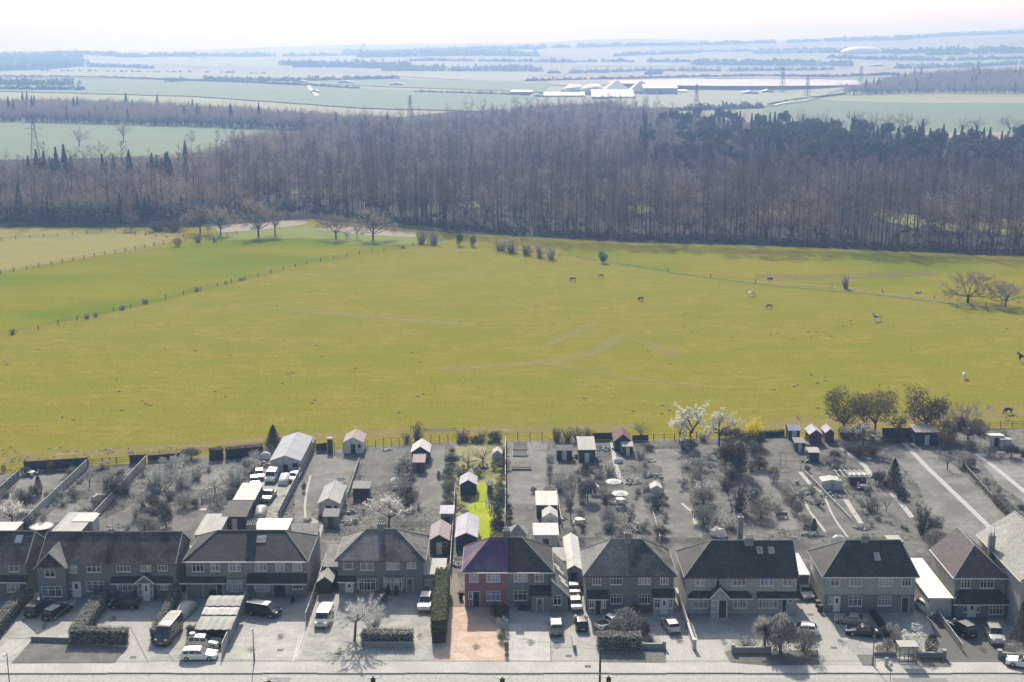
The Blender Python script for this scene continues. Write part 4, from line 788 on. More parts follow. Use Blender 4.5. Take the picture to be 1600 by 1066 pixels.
h8 = deep_house('detached house with pyramid-fronted hipped roof and a full-width hipped porch', 1493, 1573, 903.5, 962, 3.3, 10.5, BRK['d'], ROOF['b'], True, 'detached_house', [('A6', 610, 362, 680, 430, 3), ('A6', 742, 362, 838, 430, 4)])
canopy(h8, 'A6', 562, 930, 438, 540, 1.4, 'd', 1.2); m = MB(); x0 = L3(h8, 'A6', 575, 600, -.7)[0]; x1 = L3(h8, 'A6', 915, 600, -.7)[0]; hs = [(L3(h8, 'A6', 800, 608, -.7) + L3(h8, 'A6', 902, 545, -.7)), (L3(h8, 'A6', 655, 600, -.7)[0], .08, L3(h8, 'A6', 715, 600, -.7)[0], 2.15), (L3(h8, 'A6', 630, 600, -.7)[0], .8, L3(h8, 'A6', 652, 600, -.7)[0], 2.15), (L3(h8, 'A6', 718, 600, -.7)[0], .8, L3(h8, 'A6', 740, 600, -.7)[0], 2.15)]
facade(m, x0, x1, -.1, 2.4, -.7, hs); m.poly([(x0, 0, -.1), (x0, -.7, -.1), (x0, -.7, 2.4), (x0, 0, 2.4)]); m.poly([(x1, -.7, -.1), (x1, 0, -.1), (x1, 0, 2.4), (x1, -.7, 2.4)]); m.build('porch', BRK['d'], h8.root); window(h8.root, *hs[0], -.7, 4); door(h8.root, *hs[1], -.7, DW); window(h8.root, *hs[2], -.7, 1); window(h8.root, *hs[3], -.7, 1)
block(h8, -(h8.xr - h8.xl) / 2 - 3.6, -(h8.xr - h8.xl) / 2 - .35, -.4, 14, 2.75, BRK['p'], M_flatw, name='garage'); chimney(h8.root, (h8.xr - h8.xl) / 2 - .2, 6, h8.ze - .5, h8.zr + .6, .8, .7, 2)
# --- house 9: cut by the right edge, pale roof
h9 = deep_house('pale grey-roofed house at the end of the row with a plain rendered flank', 1597, 1700, 908, 985, 3.6, 17, BRK['l'], mk('roof_pale', .36, .42, scale=.8, c3=.32, kind='tile', size=(.3, .3), depth=.01), False, 'end_house', x1=10)
# ================================================================== vehicles
def paint(n, v, metal=.25): return mk('paint_' + n, v, v if isinstance(v, (int, float)) else v, rough=.28, spec=.6, metal=metal)
M_tyre = mk('tyre', .02, .03, rough=.9); M_rim = mk('rim', .45, .4, rough=.35, metal=.6); M_cg = mk('car_glass', .03, .03, rough=.06, spec=.9); M_lamp = mk('lamp_clear', .8, .75, rough=.15, spec=.8); M_tail = mk('lamp_rear', .16, .12, rough=.2); M_trim = mk('trim_black', .03, .04, rough=.6)
TYPES = {  # length, width, height, belt fraction, profile (x fraction, roofline fraction), (rear glass i,j), (screen i,j), side glass x ranges
    'hatch': (4.1, 1.76, 1.48, .62, [(-.5, .5), (-.485, .62), (-.44, .68), (-.36, .95), (-.2, 1.0), (0, 1.0), (.06, .97), (.25, .64), (.44, .54), (.485, .44), (.5, .36)], (2, 3), (6, 7), [(-.36, -.17), (-.14, .1)]),
    'estate': (4.75, 1.82, 1.5, .61, [(-.5, .5), (-.49, .62), (-.46, .7), (-.41, .93), (-.25, 1.0), (0, 1.0), (.05, .97), (.21, .63), (.43, .53), (.485, .43), (.5, .35)], (2, 3), (6, 7), [(-.39, -.25), (-.23, -.08), (-.06, .08)]),
    'suv': (4.5, 1.88, 1.7, .6, [(-.5, .5), (-.49, .6), (-.465, .68), (-.42, .94), (-.3, 1.0), (0, 1.0), (.05, .98), (.22, .64), (.44, .58), (.49, .48), (.5, .4)], (2, 3), (6, 7), [(-.39, -.26), (-.24, -.08), (-.06, .09)]),
    'saloon': (4.6, 1.8, 1.42, .6, [(-.5, .46), (-.485, .6), (-.34, .66), (-.2, .95), (-.1, 1.0), (0, 1.0), (.06, .96), (.22, .63), (.44, .52), (.485, .44), (.5, .36)], (2, 3), (6, 7), [(-.2, -.06), (-.04, .1)]),
    'van': (4.9, 1.92, 1.95, .56, [(-.5, .6), (-.495, .95), (-.48, .985), (-.3, 1.0), (0, 1.0), (.14, 1.0), (.2, .97), (.34, .6), (.45, .5), (.49, .42), (.5, .33)], (0, 1), (6, 7), [(.04, .2)]),
    'minibus': (6.3, 2.05, 2.5, .52, [(-.5, .6), (-.498, .95), (-.49, .985), (-.3, 1.0), (0, 1.0), (.24, 1.0), (.3, .97), (.4, .56), (.47, .44), (.49, .38), (.5, .3)], (0, 1), (6, 7), [(-.42, -.2), (-.17, .04), (.07, .26)]),
    'pickup': (5.1, 1.85, 1.72, .58, [(-.5, .52), (-.495, .6), (-.49, .6), (-.125, .6), (-.1, .95), (0, 1.0), (.06, .98), (.2, .62), (.44, .56), (.49, .48), (.5, .4)], (3, 4), (6, 7), [(-.09, .0), (.015, .1)])}
def car(kind, p, rz, mat, label, name=None, cat='car', rack=False, rails=False, roofm=None, group=None, scale=1.0, plate=.7):
    L, W, Hh, bf, prof, rg, ws, sides = TYPES[kind]; r = thing(name or {'van': 'parked_van', 'minibus': 'minibus', 'pickup': 'pickup_truck'}.get(kind, 'parked_car'), label, cat, (p[0], p[1], .02), rz, group); belt = bf * Hh; r.scale = (scale,) * 3
    tap = .16 if kind not in ('van', 'minibus') else .05
    def yw(x, z):
        w = W / 2 * (1 - .10 * max(0, (abs(x / L) - .40) / .10) ** 1.5); return w * (1 - tap * max(0, (z - belt) / (Hh - belt))) - (.03 if z > belt else 0)
    rings = []
    for (fx, fz) in prof:
        x = fx * L; zt_ = fz * Hh; zb = min(belt, zt_ - .02); zm = min(.52 * Hh * .8, zb - .02)
        half = [(yw(x, 0) - .06, .2), (yw(x, 0), zm * .6 + .1), (yw(x, 0) - .01, zb), (yw(x, zt_) - .06 if zt_ > belt + .05 else yw(x, 0) - .06, zt_ - .015), (yw(x, zt_) * .55, zt_)]
        rings.append([(x, y, z) for y, z in half] + [(x, -y, z) for y, z in reversed(half)])
    body = MB().loft(rings).build('body', mat, r, smooth_=False)
    def qd(name_, pts): MB().poly(pts).build(name_, M_cg, r)
    def across(i, j, name_, a=.1, b=.92, out=.012):
        (xa, za), (xb, zb) = [(prof[k][0] * L, prof[k][1] * Hh) for k in (i, j)]; d = Vector((xb - xa, 0, zb - za)); n = Vector((-d.z, 0, d.x)).normalized(); n = n if n.z > 0 else -n; pa, pb = Vector((xa, 0, za)) + d * a + n * out, Vector((xa, 0, za)) + d * b + n * out; wa, wb = yw(pa.x, pa.z) * .9, yw(pb.x, pb.z) * .88
        qd(name_, [(pa.x, -wa, pa.z), (pb.x, -wb, pb.z), (pb.x, wb, pb.z), (pa.x, wa, pa.z)] if n.x < 0 else [(pa.x, wa, pa.z), (pb.x, wb, pb.z), (pb.x, -wb, pb.z), (pa.x, -wa, pa.z)])
    across(*ws, 'windscreen')
    if kind not in ('van', 'minibus'): across(*rg, 'rear_window')
    else: MB().poly([(-L / 2 - .012, -W * .36, Hh * .58), (-L / 2 - .012, -W * .34, Hh * .86), (-L / 2 - .012, W * .34, Hh * .86), (-L / 2 - .012, W * .36, Hh * .58)][::-1]).build('rear_window', M_cg, r)
    def top_at(x):
        for (a, za), (b, zb) in zip(prof, prof[1:]):
            if a * L <= x <= b * L: return lerp(za, zb, (x - a * L) / max(1e-6, (b - a) * L)) * Hh
        return belt
    for (fa, fb) in sides:
        for sg in (1, -1):
            a, b = fa * L, fb * L; z0 = belt + .03; pts = []
            for x in (a, b):
                z1 = min(Hh * .93, max(z0 + .05, top_at(x) - .09)); pts.append((x, z1))
            poly = [(a, z0), (b + .04 * L * (fb > .05), z0), (b, pts[1][1]), (a, pts[0][1])]; q = [(x, sg * (yw(x, z) - .0 + .005), z) for x, z in poly]; qd('side_window', q if sg < 0 else q[::-1])
    wr_ = .33 if Hh < 1.6 else .37
    for fx in (-.31, .31):
        for sg in (1, -1):
            y = sg * (W / 2 - .1); w = MB().tube((fx * L, y - .11, wr_), (fx * L, y + .125 * 1, wr_), wr_, None, 14).build('wheel', M_tyre, r); MB().tube((fx * L, sg * (W / 2 + .02) , wr_), (fx * L, sg * (W / 2 + .034), wr_), wr_ * .62, None, 10).build('rim', M_rim, w)
    zl = prof[-2][1] * Hh
    for sg in (1, -1):
        MB().box(L * .462, sg * W * .33 - .17, zl - .02, L * .497, sg * W * .33 + .17, zl + .15).build('headlight', M_lamp, r); MB().box(-L * .503, sg * W * .4 - .09, belt * .72, -L * .478, sg * W * .4 + .09, belt * .98).build('tail_light', M_tail, r)
        MB().box(.17 * L, sg * (W / 2 + .06) - .07, belt, .2 * L, sg * (W / 2 + .06) + .07, belt + .13).build('mirror', M_trim, r)
    for sx in (1, -1): MB().box(sx * L * .5 - .02, -W * .42, .24, sx * L * .5 + .02, W * .42, .44).build('bumper', M_trim, r); MB().box(sx * L * .505 - .015, -.26, .46, sx * L * .505 + .015, .26, .57).build('number_plate', gm(plate), r)
    if kind == 'pickup': MB().box(-L * .48, -W * .4, .6 * Hh + .001, -L * .14, W * .4, .6 * Hh + .006).build('load_bed', mk('bed_liner', .025, .04, rough=.8), r)
    if rails or rack:
        for sg in (1, -1): MB().tube((-.36 * L, sg * W * .36, Hh + .05), (.03 * L, sg * W * .36, Hh + .05), .025, None, 5).build('roof_rail', gm(.35, rough=.4), r)
    if rack:
        for k in range(4): MB().box(-.36 * L + k * .13 * L, -W * .38, Hh + .07, -.33 * L + k * .13 * L, W * .38, Hh + .1).build('rack_bar', gm(.5, rough=.4), r)
    if roofm: MB().box(-.4 * L, -W * .36, Hh + .004, .02 * L, W * .36, Hh + .02).build('roof_panel', roofm, r)
    return r
PB, PS_, PWt, PG, PDG = paint('black', .02), paint('silver', .5, .5), paint('white', .78, 0), paint('grey', .25, .4), paint('dark_grey', .08)
d2r = R
AW, TO = R(90), R(-90)     # nose away from / towards the camera
car('suv', Q('A0', 262, 590), R(75), PDG, 'dark people carrier with pale rear glass parked beside the first long hedge', roofm=None); car('estate', Q('A0', 390, 612), R(68), PB, 'low black estate car with a pale glass roof beside the dark people carrier', roofm=paint('roof_glass', .55))
car('hatch', Q('A0', 845, 560), R(180), PB, 'black hatchback parked side-on in shade under the small white porch')
car('minibus', Q('A1', 150, 760), R(-96), PDG, 'long dark minibus with pale roof and side stripe parked along the hedge', roofm=gm(.45))
def covered_car(p, rz, label, mat, L=4.6, W=1.9, Hh=1.5):
    r = thing('covered_car', label, 'car', (p[0], p[1], .02), rz); rings = []
    for fx, w, h in ((-.5, .75, .5), (-.47, .9, .85), (-.3, 1, 1.35), (-.1, 1, 1.5), (.1, 1, 1.42), (.28, .98, 1.0), (.45, .9, .85), (.5, .72, .45)):
        k = W / 2 * w; rings.append([(fx * L, k * 1.04, .05), (fx * L, k, h * .6), (fx * L, k * .8, h * .93), (fx * L, 0, h), (fx * L, -k * .8, h * .93), (fx * L, -k, h * .6), (fx * L, -k * 1.04, .05)])
    MB().loft(rings).build('cover', mat, r, smooth_=True); MB().tube((-.31 * L, -W / 2 - .03, .32), (-.31 * L, -W / 2 - .05, .32), .28, None, 12).build('wheel', M_tyre, r); MB().tube((.31 * L, -W / 2 - .03, .32), (.31 * L, -W / 2 - .05, .32), .28, None, 12).build('wheel', M_tyre, r); return r
covered_car(Q('A1', 262, 600), R(-100), 'car under a silver fabric cover behind the minibus', mk('silver_cover', .42, .5, scale=1.5, rough=.5))
car('estate', Q('A1', 352, 905), R(2), PWt, 'white estate car parked side-on at the pavement by the pale fence'); 
lr = car('suv', Q('A1', 385, 825), R(-4), paint('stone', .42, .1), 'pale boxy four-by-four with a round spare wheel on its roof', scale=.97); MB().tube((-1.55, 0, 1.72), (-1.55, 0, 1.98), .42, None, 14).build('spare_wheel', gm(.6), lr)
car('van', Q('A1', 790, 610), R(-18), PB, 'black panel van parked askew on the gravel drive', 'parked_van', 'van', roofm=gm(.2)); car('van', Q('A2', 203, 660), R(-95), PS_, 'silver van with roof rack nosing out beside the small apex shed', 'parked_van', 'van', rack=True)
car('suv', Q('A2', 886, 555), R(-92), PWt, 'white four-by-four facing the road beside the tall green hedge', rails=True)
car('suv', Q('A3', 772, 715), R(91), PG, 'grey four-by-four with roof shine painted pale in front of the grey half of the coloured pair', rails=True, roofm=paint('roof_shine', .6)); car('hatch', Q('A3', 945, 690), R(93), PB, 'black hatchback lowest in the line of three cars on the shared drive'); car('saloon', Q('A3', 905, 550), R(93), PS_, 'pale silver saloon, middle of the three cars on the shared drive'); car('saloon', Q('A3', 893, 450), R(92), PG, 'grey car deepest on the shared drive, under the white roof')  # the grey four-by-four's roof sheen is a paler painted panel
car('pickup', Q('A4', 240, 690), R(35), PWt, 'white pickup with empty dark load bed behind the round bush', 'pickup_truck', 'pickup'); car('hatch', Q('A4', 640, 705), R(100), PS_, 'silver hatchback with its rear to the road beside the sloping wall')
car('saloon', Q('A5', 547, 475), R(-84), paint('cream', .62, 0), 'old pale saloon facing out in the gap beside the flat-roofed garage'); car('hatch', Q('A5', 540, 735), R(170), PWt, 'white hatchback half hidden behind the clipped round shrubs'); car('saloon', Q('A5', 868, 668), R(158), paint('mid_grey', .35, .3), 'light grey saloon parked nose-left in front of the rendered pair'); car('saloon', Q('A5', 945, 745), R(168), PB, 'black saloon parked in front of the light grey one')
car('hatch', Q('A6', 385, 585), R(-68), PWt, 'white hatchback tucked beside the garage wall'); car('suv', Q('A6', 615, 730), R(112), PB, 'black four-by-four behind the slatted boundary fence', rails=True, roofm=paint('roof_shine2', .3)); car('suv', Q('A6', 840, 775), R(-97), PS_, 'silver four-by-four in front of the detached house, nose to the road', scale=1.05); car('estate', Q('A6', 1050, 960), R(155), PWt, 'white car by the low wall, cut by the picture edge')  # sheen on the black four-by-four's roof is painted as a paler panel
# vehicles in the rear yard
car('van', Q('B1', 1225, 500), R(-92), PWt, 'white box-sided van in the rear yard beside the canvas shelter', 'parked_van', 'van'); covered_car(Q('B1', 1350, 520), R(-92), 'car under a pale crumpled cover in the rear yard', mk('pale_cover', .6, .68, scale=1.5, rough=.6)); covered_car(Q('B1', 1110, 845), R(-85), 'car under a shiny grey cover behind the pair with the garage', mk('shiny_cover', .36, .5, scale=1.2, rough=.35))
car('pickup', Q('B1', 1190, 690), R(-95), PG, 'grey pickup with a white load in the rear yard', 'pickup_truck', 'pickup'); car('hatch', Q('B1', 1050, 545), R(-75), PS_, 'pale hatchback wedged among the yard clutter'); car('hatch', Q('B1', 1100, 475), R(-80), PWt, 'white hatchback in the row by the garden fence of the yard'); car('hatch', Q('B1', 1440, 500), R(-100), paint('pale2', .6), 'pale hatchback against the yard fence')
# ================================================================== fences, walls, sheds, street furniture
FW = {'p': mk('fence_pale', .4, .48, scale=1.2, kind='boards', size=(.15, 4), depth=.012), 'm': mk('fence_mid', .2, .26, scale=1.2, kind='boards', size=(.15, 4), depth=.012), 'd': mk('fence_dark', .05, .07, scale=1.2, kind='boards', size=(.15, 4), depth=.012), 'n': mk('fence_navy', (.05, .055, .075), (.07, .075, .1), scale=1.2, kind='boards', size=(.15, 4), depth=.012), 'w': mk('fence_warm', (.36, .3, .22), (.3, .25, .19), scale=1.2, kind='boards', size=(.15, 4), depth=.012)}
def fence(label, p0, p1, h, mat, top=None, plen=1.83, name='panel_fence', group=None, gaps=()):
    """panels between posts, each its own piece"""
    p0 = Vector(p0[:2]); p1 = Vector(p1[:2]); d = p1 - p0; L = d.length; n = max(1, round(L / plen)); s = L / n; r = thing(name, label, 'fence', (p0.x, p0.y, 0), math.atan2(d.y, d.x))
    pm = MB().box(.06, -.02, .04, s - .06, .02, h - .05).mesh('panel', mat); cm = MB().box(.06, -.045, h - .05, s - .06, .045, h).mesh('capping', top or mat); po = MB().box(-.055, -.055, 0, .055, .055, h + .06).mesh('post', top or mat)
    for i in range(n + 1):
        o = link('post', po, r); o.location.x = i * s
        if i < n and i not in gaps:
            a = link('panel', pm, r); a.location.x = i * s; b = link('capping', cm, a)
    return r
def rails(label, pts, h, sp, mat, nr=2, r0=.05, name='post_and_rail_fence', wire=.012):
    """posts with rails or wires along a line of ground points"""
    r = thing(name, label, 'fence', (pts[0][0], pts[0][1], 0)); o0 = Vector((pts[0][0], pts[0][1], 0)); po = MB().box(-r0, -r0, -.1, r0, r0, h).mesh('post', mat)
    for a, b in zip(pts, pts[1:]):
        a = Vector((a[0], a[1], 0)); b = Vector((b[0], b[1], 0)); L = (b - a).length; n = max(1, round(L / sp))
        for i in range(n + (b[0] == pts[-1][0])):
            q = a.lerp(b, i / n); o = link('post', po, r); o.location = q - o0; o.rotation_euler.z = i * .7; o.scale = (1, 1, .88 + .24 * ((i * 37) % 10) / 10)
        for k in range(nr):
            z = h * (k + 1) / (nr + .35); MB().tube(a - o0 + Vector((0, 0, z)), b - o0 + Vector((0, 0, z)), wire, None, 4).build('rail', mat, r, uv=False)
    return r
def wall(label, p0, p1, h, mat, w=.22, piers=(), cope=None, ph=None, name='low_wall'):
    p0 = Vector(p0[:2]); p1 = Vector(p1[:2]); d = p1 - p0; L = d.length; r = thing(name, label, 'wall', (p0.x, p0.y, 0), math.atan2(d.y, d.x)); MB().box(0, -w / 2, -.05, L, w / 2, h).build('brickwork', mat, r); MB().box(-.03, -w / 2 - .04, h + .003, L + .03, w / 2 + .04, h + .07).build('coping', cope or gm(.4), r)
    for t in piers:
        o = MB().box(L * t - .24, -.24, -.05, L * t + .24, .24, (ph or h + .35)).build('pier', mat, r); MB().box(L * t - .28, -.28, (ph or h + .35) + .003, L * t + .28, .28, (ph or h + .35) + .08).build('pier_cap', cope or gm(.4), o)
    return r
SM = {'p': mk('shed_pale', .5, .58, scale=1, kind='boards', size=(.14, 3), depth=.01), 'g': mk('shed_grey', .22, .28, scale=1, kind='slats', size=(3, .14), depth=.012), 'd': mk('shed_dark', .06, .085, scale=1, kind='slats', size=(3, .14), depth=.012), 'n': mk('shed_navy', (.055, .065, .1), (.04, .05, .08), scale=1, kind='slats', size=(3, .14), depth=.012), 'w': mk('shed_white', .7, .76, scale=1, kind='boards', size=(.14, 3), depth=.01), 'gl': mk('greenhouse_glass', .4, .55, scale=2, rough=.12, spec=.8), 'r': mk('shed_red', (.17, .09, .08), (.13, .07, .06), scale=1, kind='slats', size=(3, .14), depth=.012)}
SR = {'w': mk('sheet_white', .6, .52, scale=.9, kind='sheet', size=(.9, 12), depth=.02), 'p': mk('sheet_pale', .42, .36, scale=.9, kind='sheet', size=(.9, 12), depth=.02), 'l': mk('sheet_lilac', (.5, .48, .52), (.44, .42, .46), scale=.9, kind='sheet', size=(.9, 12), depth=.02), 'g': mk('felt_grey', .2, .26, scale=1.2), 'd': mk('felt_dark', .07, .1, scale=1.2), 'r': mk('shed_roof_red', (.17, .085, .085), (.22, .12, .12), scale=1.2, kind='tile', size=(.3, .3), depth=.02), 'pk': mk('felt_pinkish', (.36, .29, .28), (.3, .25, .24), scale=1.2), 'gl': SM['gl'], 'bg': mk('canvas_bluegrey', (.3, .31, .33), (.36, .37, .39), scale=.5)}
def shed(label, c, x0, x1, ye, depth, h, rise, style, wm, rm, name='garden_shed', cat='shed', dr='d', win=True, over=.2, rz=0, dpos=.5):
    a = Q(c, x0, ye, h); b = Q(c, x1, ye, h); w = abs(b.x - a.x); cx = (a.x + b.x) / 2; y0 = a.y; r = thing(name, label, cat, (cx, y0, 0), rz); W = w / 2; D = depth; m = MB(); wl, rf = SM[wm], SR[rm]
    zb = h + (rise if style == 'pent' else 0); zf = h + (rise if style == 'pentf' else 0)
    m.poly([(-W, 0, -.05), (W, 0, -.05), (W, 0, zf), (-W, 0, zf)]); m.poly([(W, D, -.05), (-W, D, -.05), (-W, D, zb), (W, D, zb)]); m.poly([(W, 0, -.05), (W, D, -.05), (W, D, zb), (W, 0, zf)]); m.poly([(-W, D, -.05), (-W, 0, -.05), (-W, 0, zf), (-W, D, zb)])
    if style == 'gy': m.poly([(-W, 0, h), (W, 0, h), (0, 0, h + rise)]); m.poly([(W, D, h), (-W, D, h), (0, D, h + rise)])
    if style == 'gx': m.poly([(W, 0, h), (W, D, h), (W, D / 2, h + rise)]); m.poly([(-W, D, h), (-W, 0, h), (-W, D / 2, h + rise)])
    m.build('wall', wl, r); t = .07; o = over
    def slab(q, nm='roof'): return MB().prism([(p[0], p[1], p[2] + .004) for p in q], [(p[0], p[1], p[2] + t) for p in q]).build(nm, rf, r)
    k = rise / max(W, .1)
    if style == 'gy':
        slab([(-W - o, -o, h - k * o), (0, -o, h + rise), (0, D + o, h + rise), (-W - o, D + o, h - k * o)]); slab([(0, -o, h + rise), (W + o, -o, h - k * o), (W + o, D + o, h - k * o), (0, D + o, h + rise)])
        MB().tube((0, -o, h + rise + t), (0, D + o, h + rise + t), .06, None, 5).build('ridge', rf, r)
    elif style == 'gx':
        k = rise / (D / 2); slab([(-W - o, -o, h - k * o), (W + o, -o, h - k * o), (W + o, D / 2, h + rise), (-W - o, D / 2, h + rise)]); slab([(-W - o, D / 2, h + rise), (W + o, D / 2, h + rise), (W + o, D + o, h - k * o), (-W - o, D + o, h - k * o)])
    elif style == 'pyr':
        MB().loft([[(-W - o, -o, h), (W + o, -o, h), (W + o, D + o, h), (-W - o, D + o, h)], [(-.05, D / 2 - .05, h + rise), (.05, D / 2 - .05, h + rise), (.05, D / 2 + .05, h + rise), (-.05, D / 2 + .05, h + rise)]]).build('roof', rf, r)
    else: slab([(-W - o, -o, zf), (W + o, -o, zf), (W + o, D + o, zb), (-W - o, D + o, zb)])
    if dr: dw = min(.45, W * .4); cxd = -W + 2 * W * dpos; dd = MB().box(cxd - dw, -.04, 0, cxd + dw, -.004, min(1.95, h - .1)).build('door', {'d': gm(.06), 'p': gm(.6), 'g': gm(.25)}[dr], r); MB().box(cxd + dw - .12, -.07, .95, cxd + dw - .06, -.042, 1.08).build('handle', gm(.3), dd)
    if win and W > 1.2: ww = MB().box(W * .45, -.035, h * .5, W * .85, -.004, h * .85).build('window', WHITE, r); MB().box(W * .45 + .05, -.045, h * .5 + .05, W * .85 - .05, -.037, h * .85 - .05).build('pane', GLS[0], ww)
    return r
def heap(label, p, w, h, mat, seed=1, name='covered_heap', cat='heap', d=None):
    """tarpaulin or stacked stuff: a crumpled low mound"""
    rnd = random.Random(seed); r = thing(name, label, cat, (p[0], p[1], 0), rnd.uniform(-.3, .3)); rings = []; n = 11; d = d or w * .7
    if mat.name.startswith('junk'):
        m = MB()
        for _ in range(int(10 + w * 7)):
            a, k, q = rnd.uniform(0, 6.28), rnd.random() ** .5, rnd.uniform(.12, .4); x, y = math.cos(a) * k * w / 2, math.sin(a) * k * d / 2; z = rnd.uniform(0, h) * (1 - k * .8); e = rnd.uniform(.4, 1.3); u = [(math.cos(a + t) * q * (e if t in (.4, 3.5) else 1), math.sin(a + t) * q * .7) for t in (.4, 2.0, 3.5, 5.1)]
            m.prism([(x + p_[0], y + p_[1], max(0, z - q * .3)) for p_ in u], [(x + p_[0] * .8, y + p_[1] * .8, z + q * rnd.uniform(.2, .8)) for p_ in u])
        m.build('pieces', mat, r)['kind'] = 'stuff'; return r
    for z, k in ((0, 1.0), (.35, .97), (.7, .82), (.93, .5), (1.0, .15)): rings.append([(math.cos(6.283 * i / n) * w / 2 * k * rnd.uniform(.86, 1.1), math.sin(6.283 * i / n) * d / 2 * k * rnd.uniform(.86, 1.1), z * h * rnd.uniform(.9, 1.08) if z else 0) for i in range(n)])
    MB().loft(rings).build('cover', mat, r); return r
# ---- front hedges
hedge('clipped_hedge', 'long clipped hedge beside the drive with the dark people carrier', Q('A0', 195, 490), Q('A0', -70, 800), 1.5, 2.0, LEAF['light'], seed=1)
hedge('clipped_hedge', 'long clipped hedge running back from the verge corner', Q('A0', 705, 520), Q('A0', 520, 790), 1.9, 2.0, LEAF['light'], seed=2); hedge('clipped_hedge', 'clipped hedge along the front of the verge lawn, joined to the long one', Q('A0', 482, 790), Q('A0', 866, 800), 1.4, 2.0, LEAF['light'], seed=3)
hedge('clipped_hedge', 'narrow clipped hedge beside the dark minibus', Q('A1', 212, 500), Q('A1', 45, 800), .95, 2.0, LEAF['light'], seed=4); hedge('dark_hedge', 'dark low hedge in front of the sheeted carport', Q('A1', 272, 765), Q('A1', 545, 768), .8, 1.7, LEAF['grey'], seed=5)
hedge('boxed_hedge', 'shaggy box hedge behind a brick planter near the spreading bare tree', Q('A2', 458, 805), Q('A2', 805, 805), 1.7, 1.9, LEAF['light'], seed=6); wall('low brick planter wall in front of the shaggy box hedge', Q('A2', 470, 832), Q('A2', 806, 832), .75, BRK['g'])
hedge('tall_hedge', 'tall green hedge beside the orange gravel drive, bare stems at its foot', Q('A2', 1006, 440), Q('A2', 978, 805), 2.0, 3.5, LEAF['green'], z0=1.0, dens=44, seed=7)
hedge('clipped_hedge', 'thick clipped hedge below the round bush and white pickup', Q('A4', 142, 835), Q('A4', 438, 837), 1.6, 2.1, LEAF['light'], seed=8)
hedge('bed_hedge', 'low dark planting between the parked saloons and the next drive', Q('A6', 125, 760), Q('A6', 12, 600), .9, .7, LEAF['dark'], seed=9)
# ---- front walls and fences
wall('low dark wall along the back of the corner verge', Q('A0', 212, 783), Q('A0', 470, 792), .55, BRK['d']); wall('short brick wall with end pier by the clipped hedge', Q('A4', 440, 838), Q('A4', 596, 840), .7, BRK['g'], piers=(1,)); wall('low brick wall with corner pier in front of the cascading shrub', Q('A5', 66, 868), Q('A5', 322, 868), .8, BRK['g'], piers=(0,))
wall('low brick wall beside the bus shelter with end pier', Q('A6', 318, 903), Q('A6', 497, 905), .8, BRK['d'], piers=(1,)); wall('low wall with capped pier by the white car at the road', Q('A6', 872, 905), Q('A6', 1000, 912), .8, BRK['d'], piers=(0,)); wall('dark stub wall ending the shared drive boundary', Q('A3', 900, 862), Q('A3', 886, 770), .9, BRK['d'], w=.3); wall('long wall sloping away between the drives, brick pier at its road end', Q('A4', 800, 845), Q('A4', 678, 480), 1.1, BRK['l'], piers=(0,), cope=gm(.6)); wall('low wall of the bed behind the lamp post', Q('A6', 25, 885), Q('A6', 172, 888), .5, BRK['d'])
fence('pale boarded fence between the sheeted carport and the gravel drive', Q('A1', 508, 892), Q('A1', 690, 480), 1.85, FW['p'], gm(.6)); fence('thin fence with white capping beside the silver van', Q('A2', 78, 672), Q('A2', 218, 262), 1.7, FW['m'], gm(.65)); fence('dark slatted fence along the paved drive of the end pair', Q('A6', 622, 862), Q('A6', 448, 622), 1.15, FW['m'], gm(.55))
fence('garden fence dividing the yard from the long lawn, pale capping', Q('B1', 1285, 905), Q('B2', 195, 222), 1.8, FW['m'], gm(.65))
# ---- sheeted carport
def carport():
    a = Q('A1', 330, 700, 2.2); b = Q('A1', 555, 700, 2.2); y0 = a.y; y1 = Q('A1', 400, 495, 2.4).y; r = thing('carport', 'open carport roofed with crumpled white sheeting in front of the garage', 'carport', ((a.x + b.x) / 2, y0, 0)); W = (b.x - a.x) / 2; D = y1 - y0; rnd = random.Random(4)
    for sx in (-1, 1):
        for t in (0, .5, 1): MB().box(sx * W - .06, D * t - .06, 0, sx * W + .06, D * t + .06, 2.15).build('post', gm(.2), r)
    for (t0, t1, z, nm, mt) in ((0, .42, 2.2, 'lower_sheet', SR['p']), (.44, .72, 2.45, 'middle_sheet', SR['w']), (.68, 1.0, 2.75, 'upper_sheet', SR['p'])):
        m = MB(); n = 14; rg = []
        for i in range(n + 1):
            x = -W - .2 + (2 * W + .4) * i / n; k = .07 * math.sin(i * 2.1) + rnd.uniform(-.03, .03); rg.append([(x, D * t0 - .1, z + k - .15), (x, D * (t0 + t1) / 2, z + k + .05), (x, D * t1 + .1, z + k * .5 - .05), (x, D * t1 + .1, z + k * .5 - .1), (x, D * (t0 + t1) / 2, z + k), (x, D * t0 - .1, z + k - .2)])
        m.loft(rg).build(nm, mt, r)
    MB().box(-W, D - .05, 0, W, D, 2.2).build('rear_panel', gm(.4), r)
carport()
shed('small apex shed with curved pale roof and black front beside the silver van', 'A2', 160, 252, 385, 3.4, 1.9, .75, 'gy', 'd', 'p', dr=None, win=False)
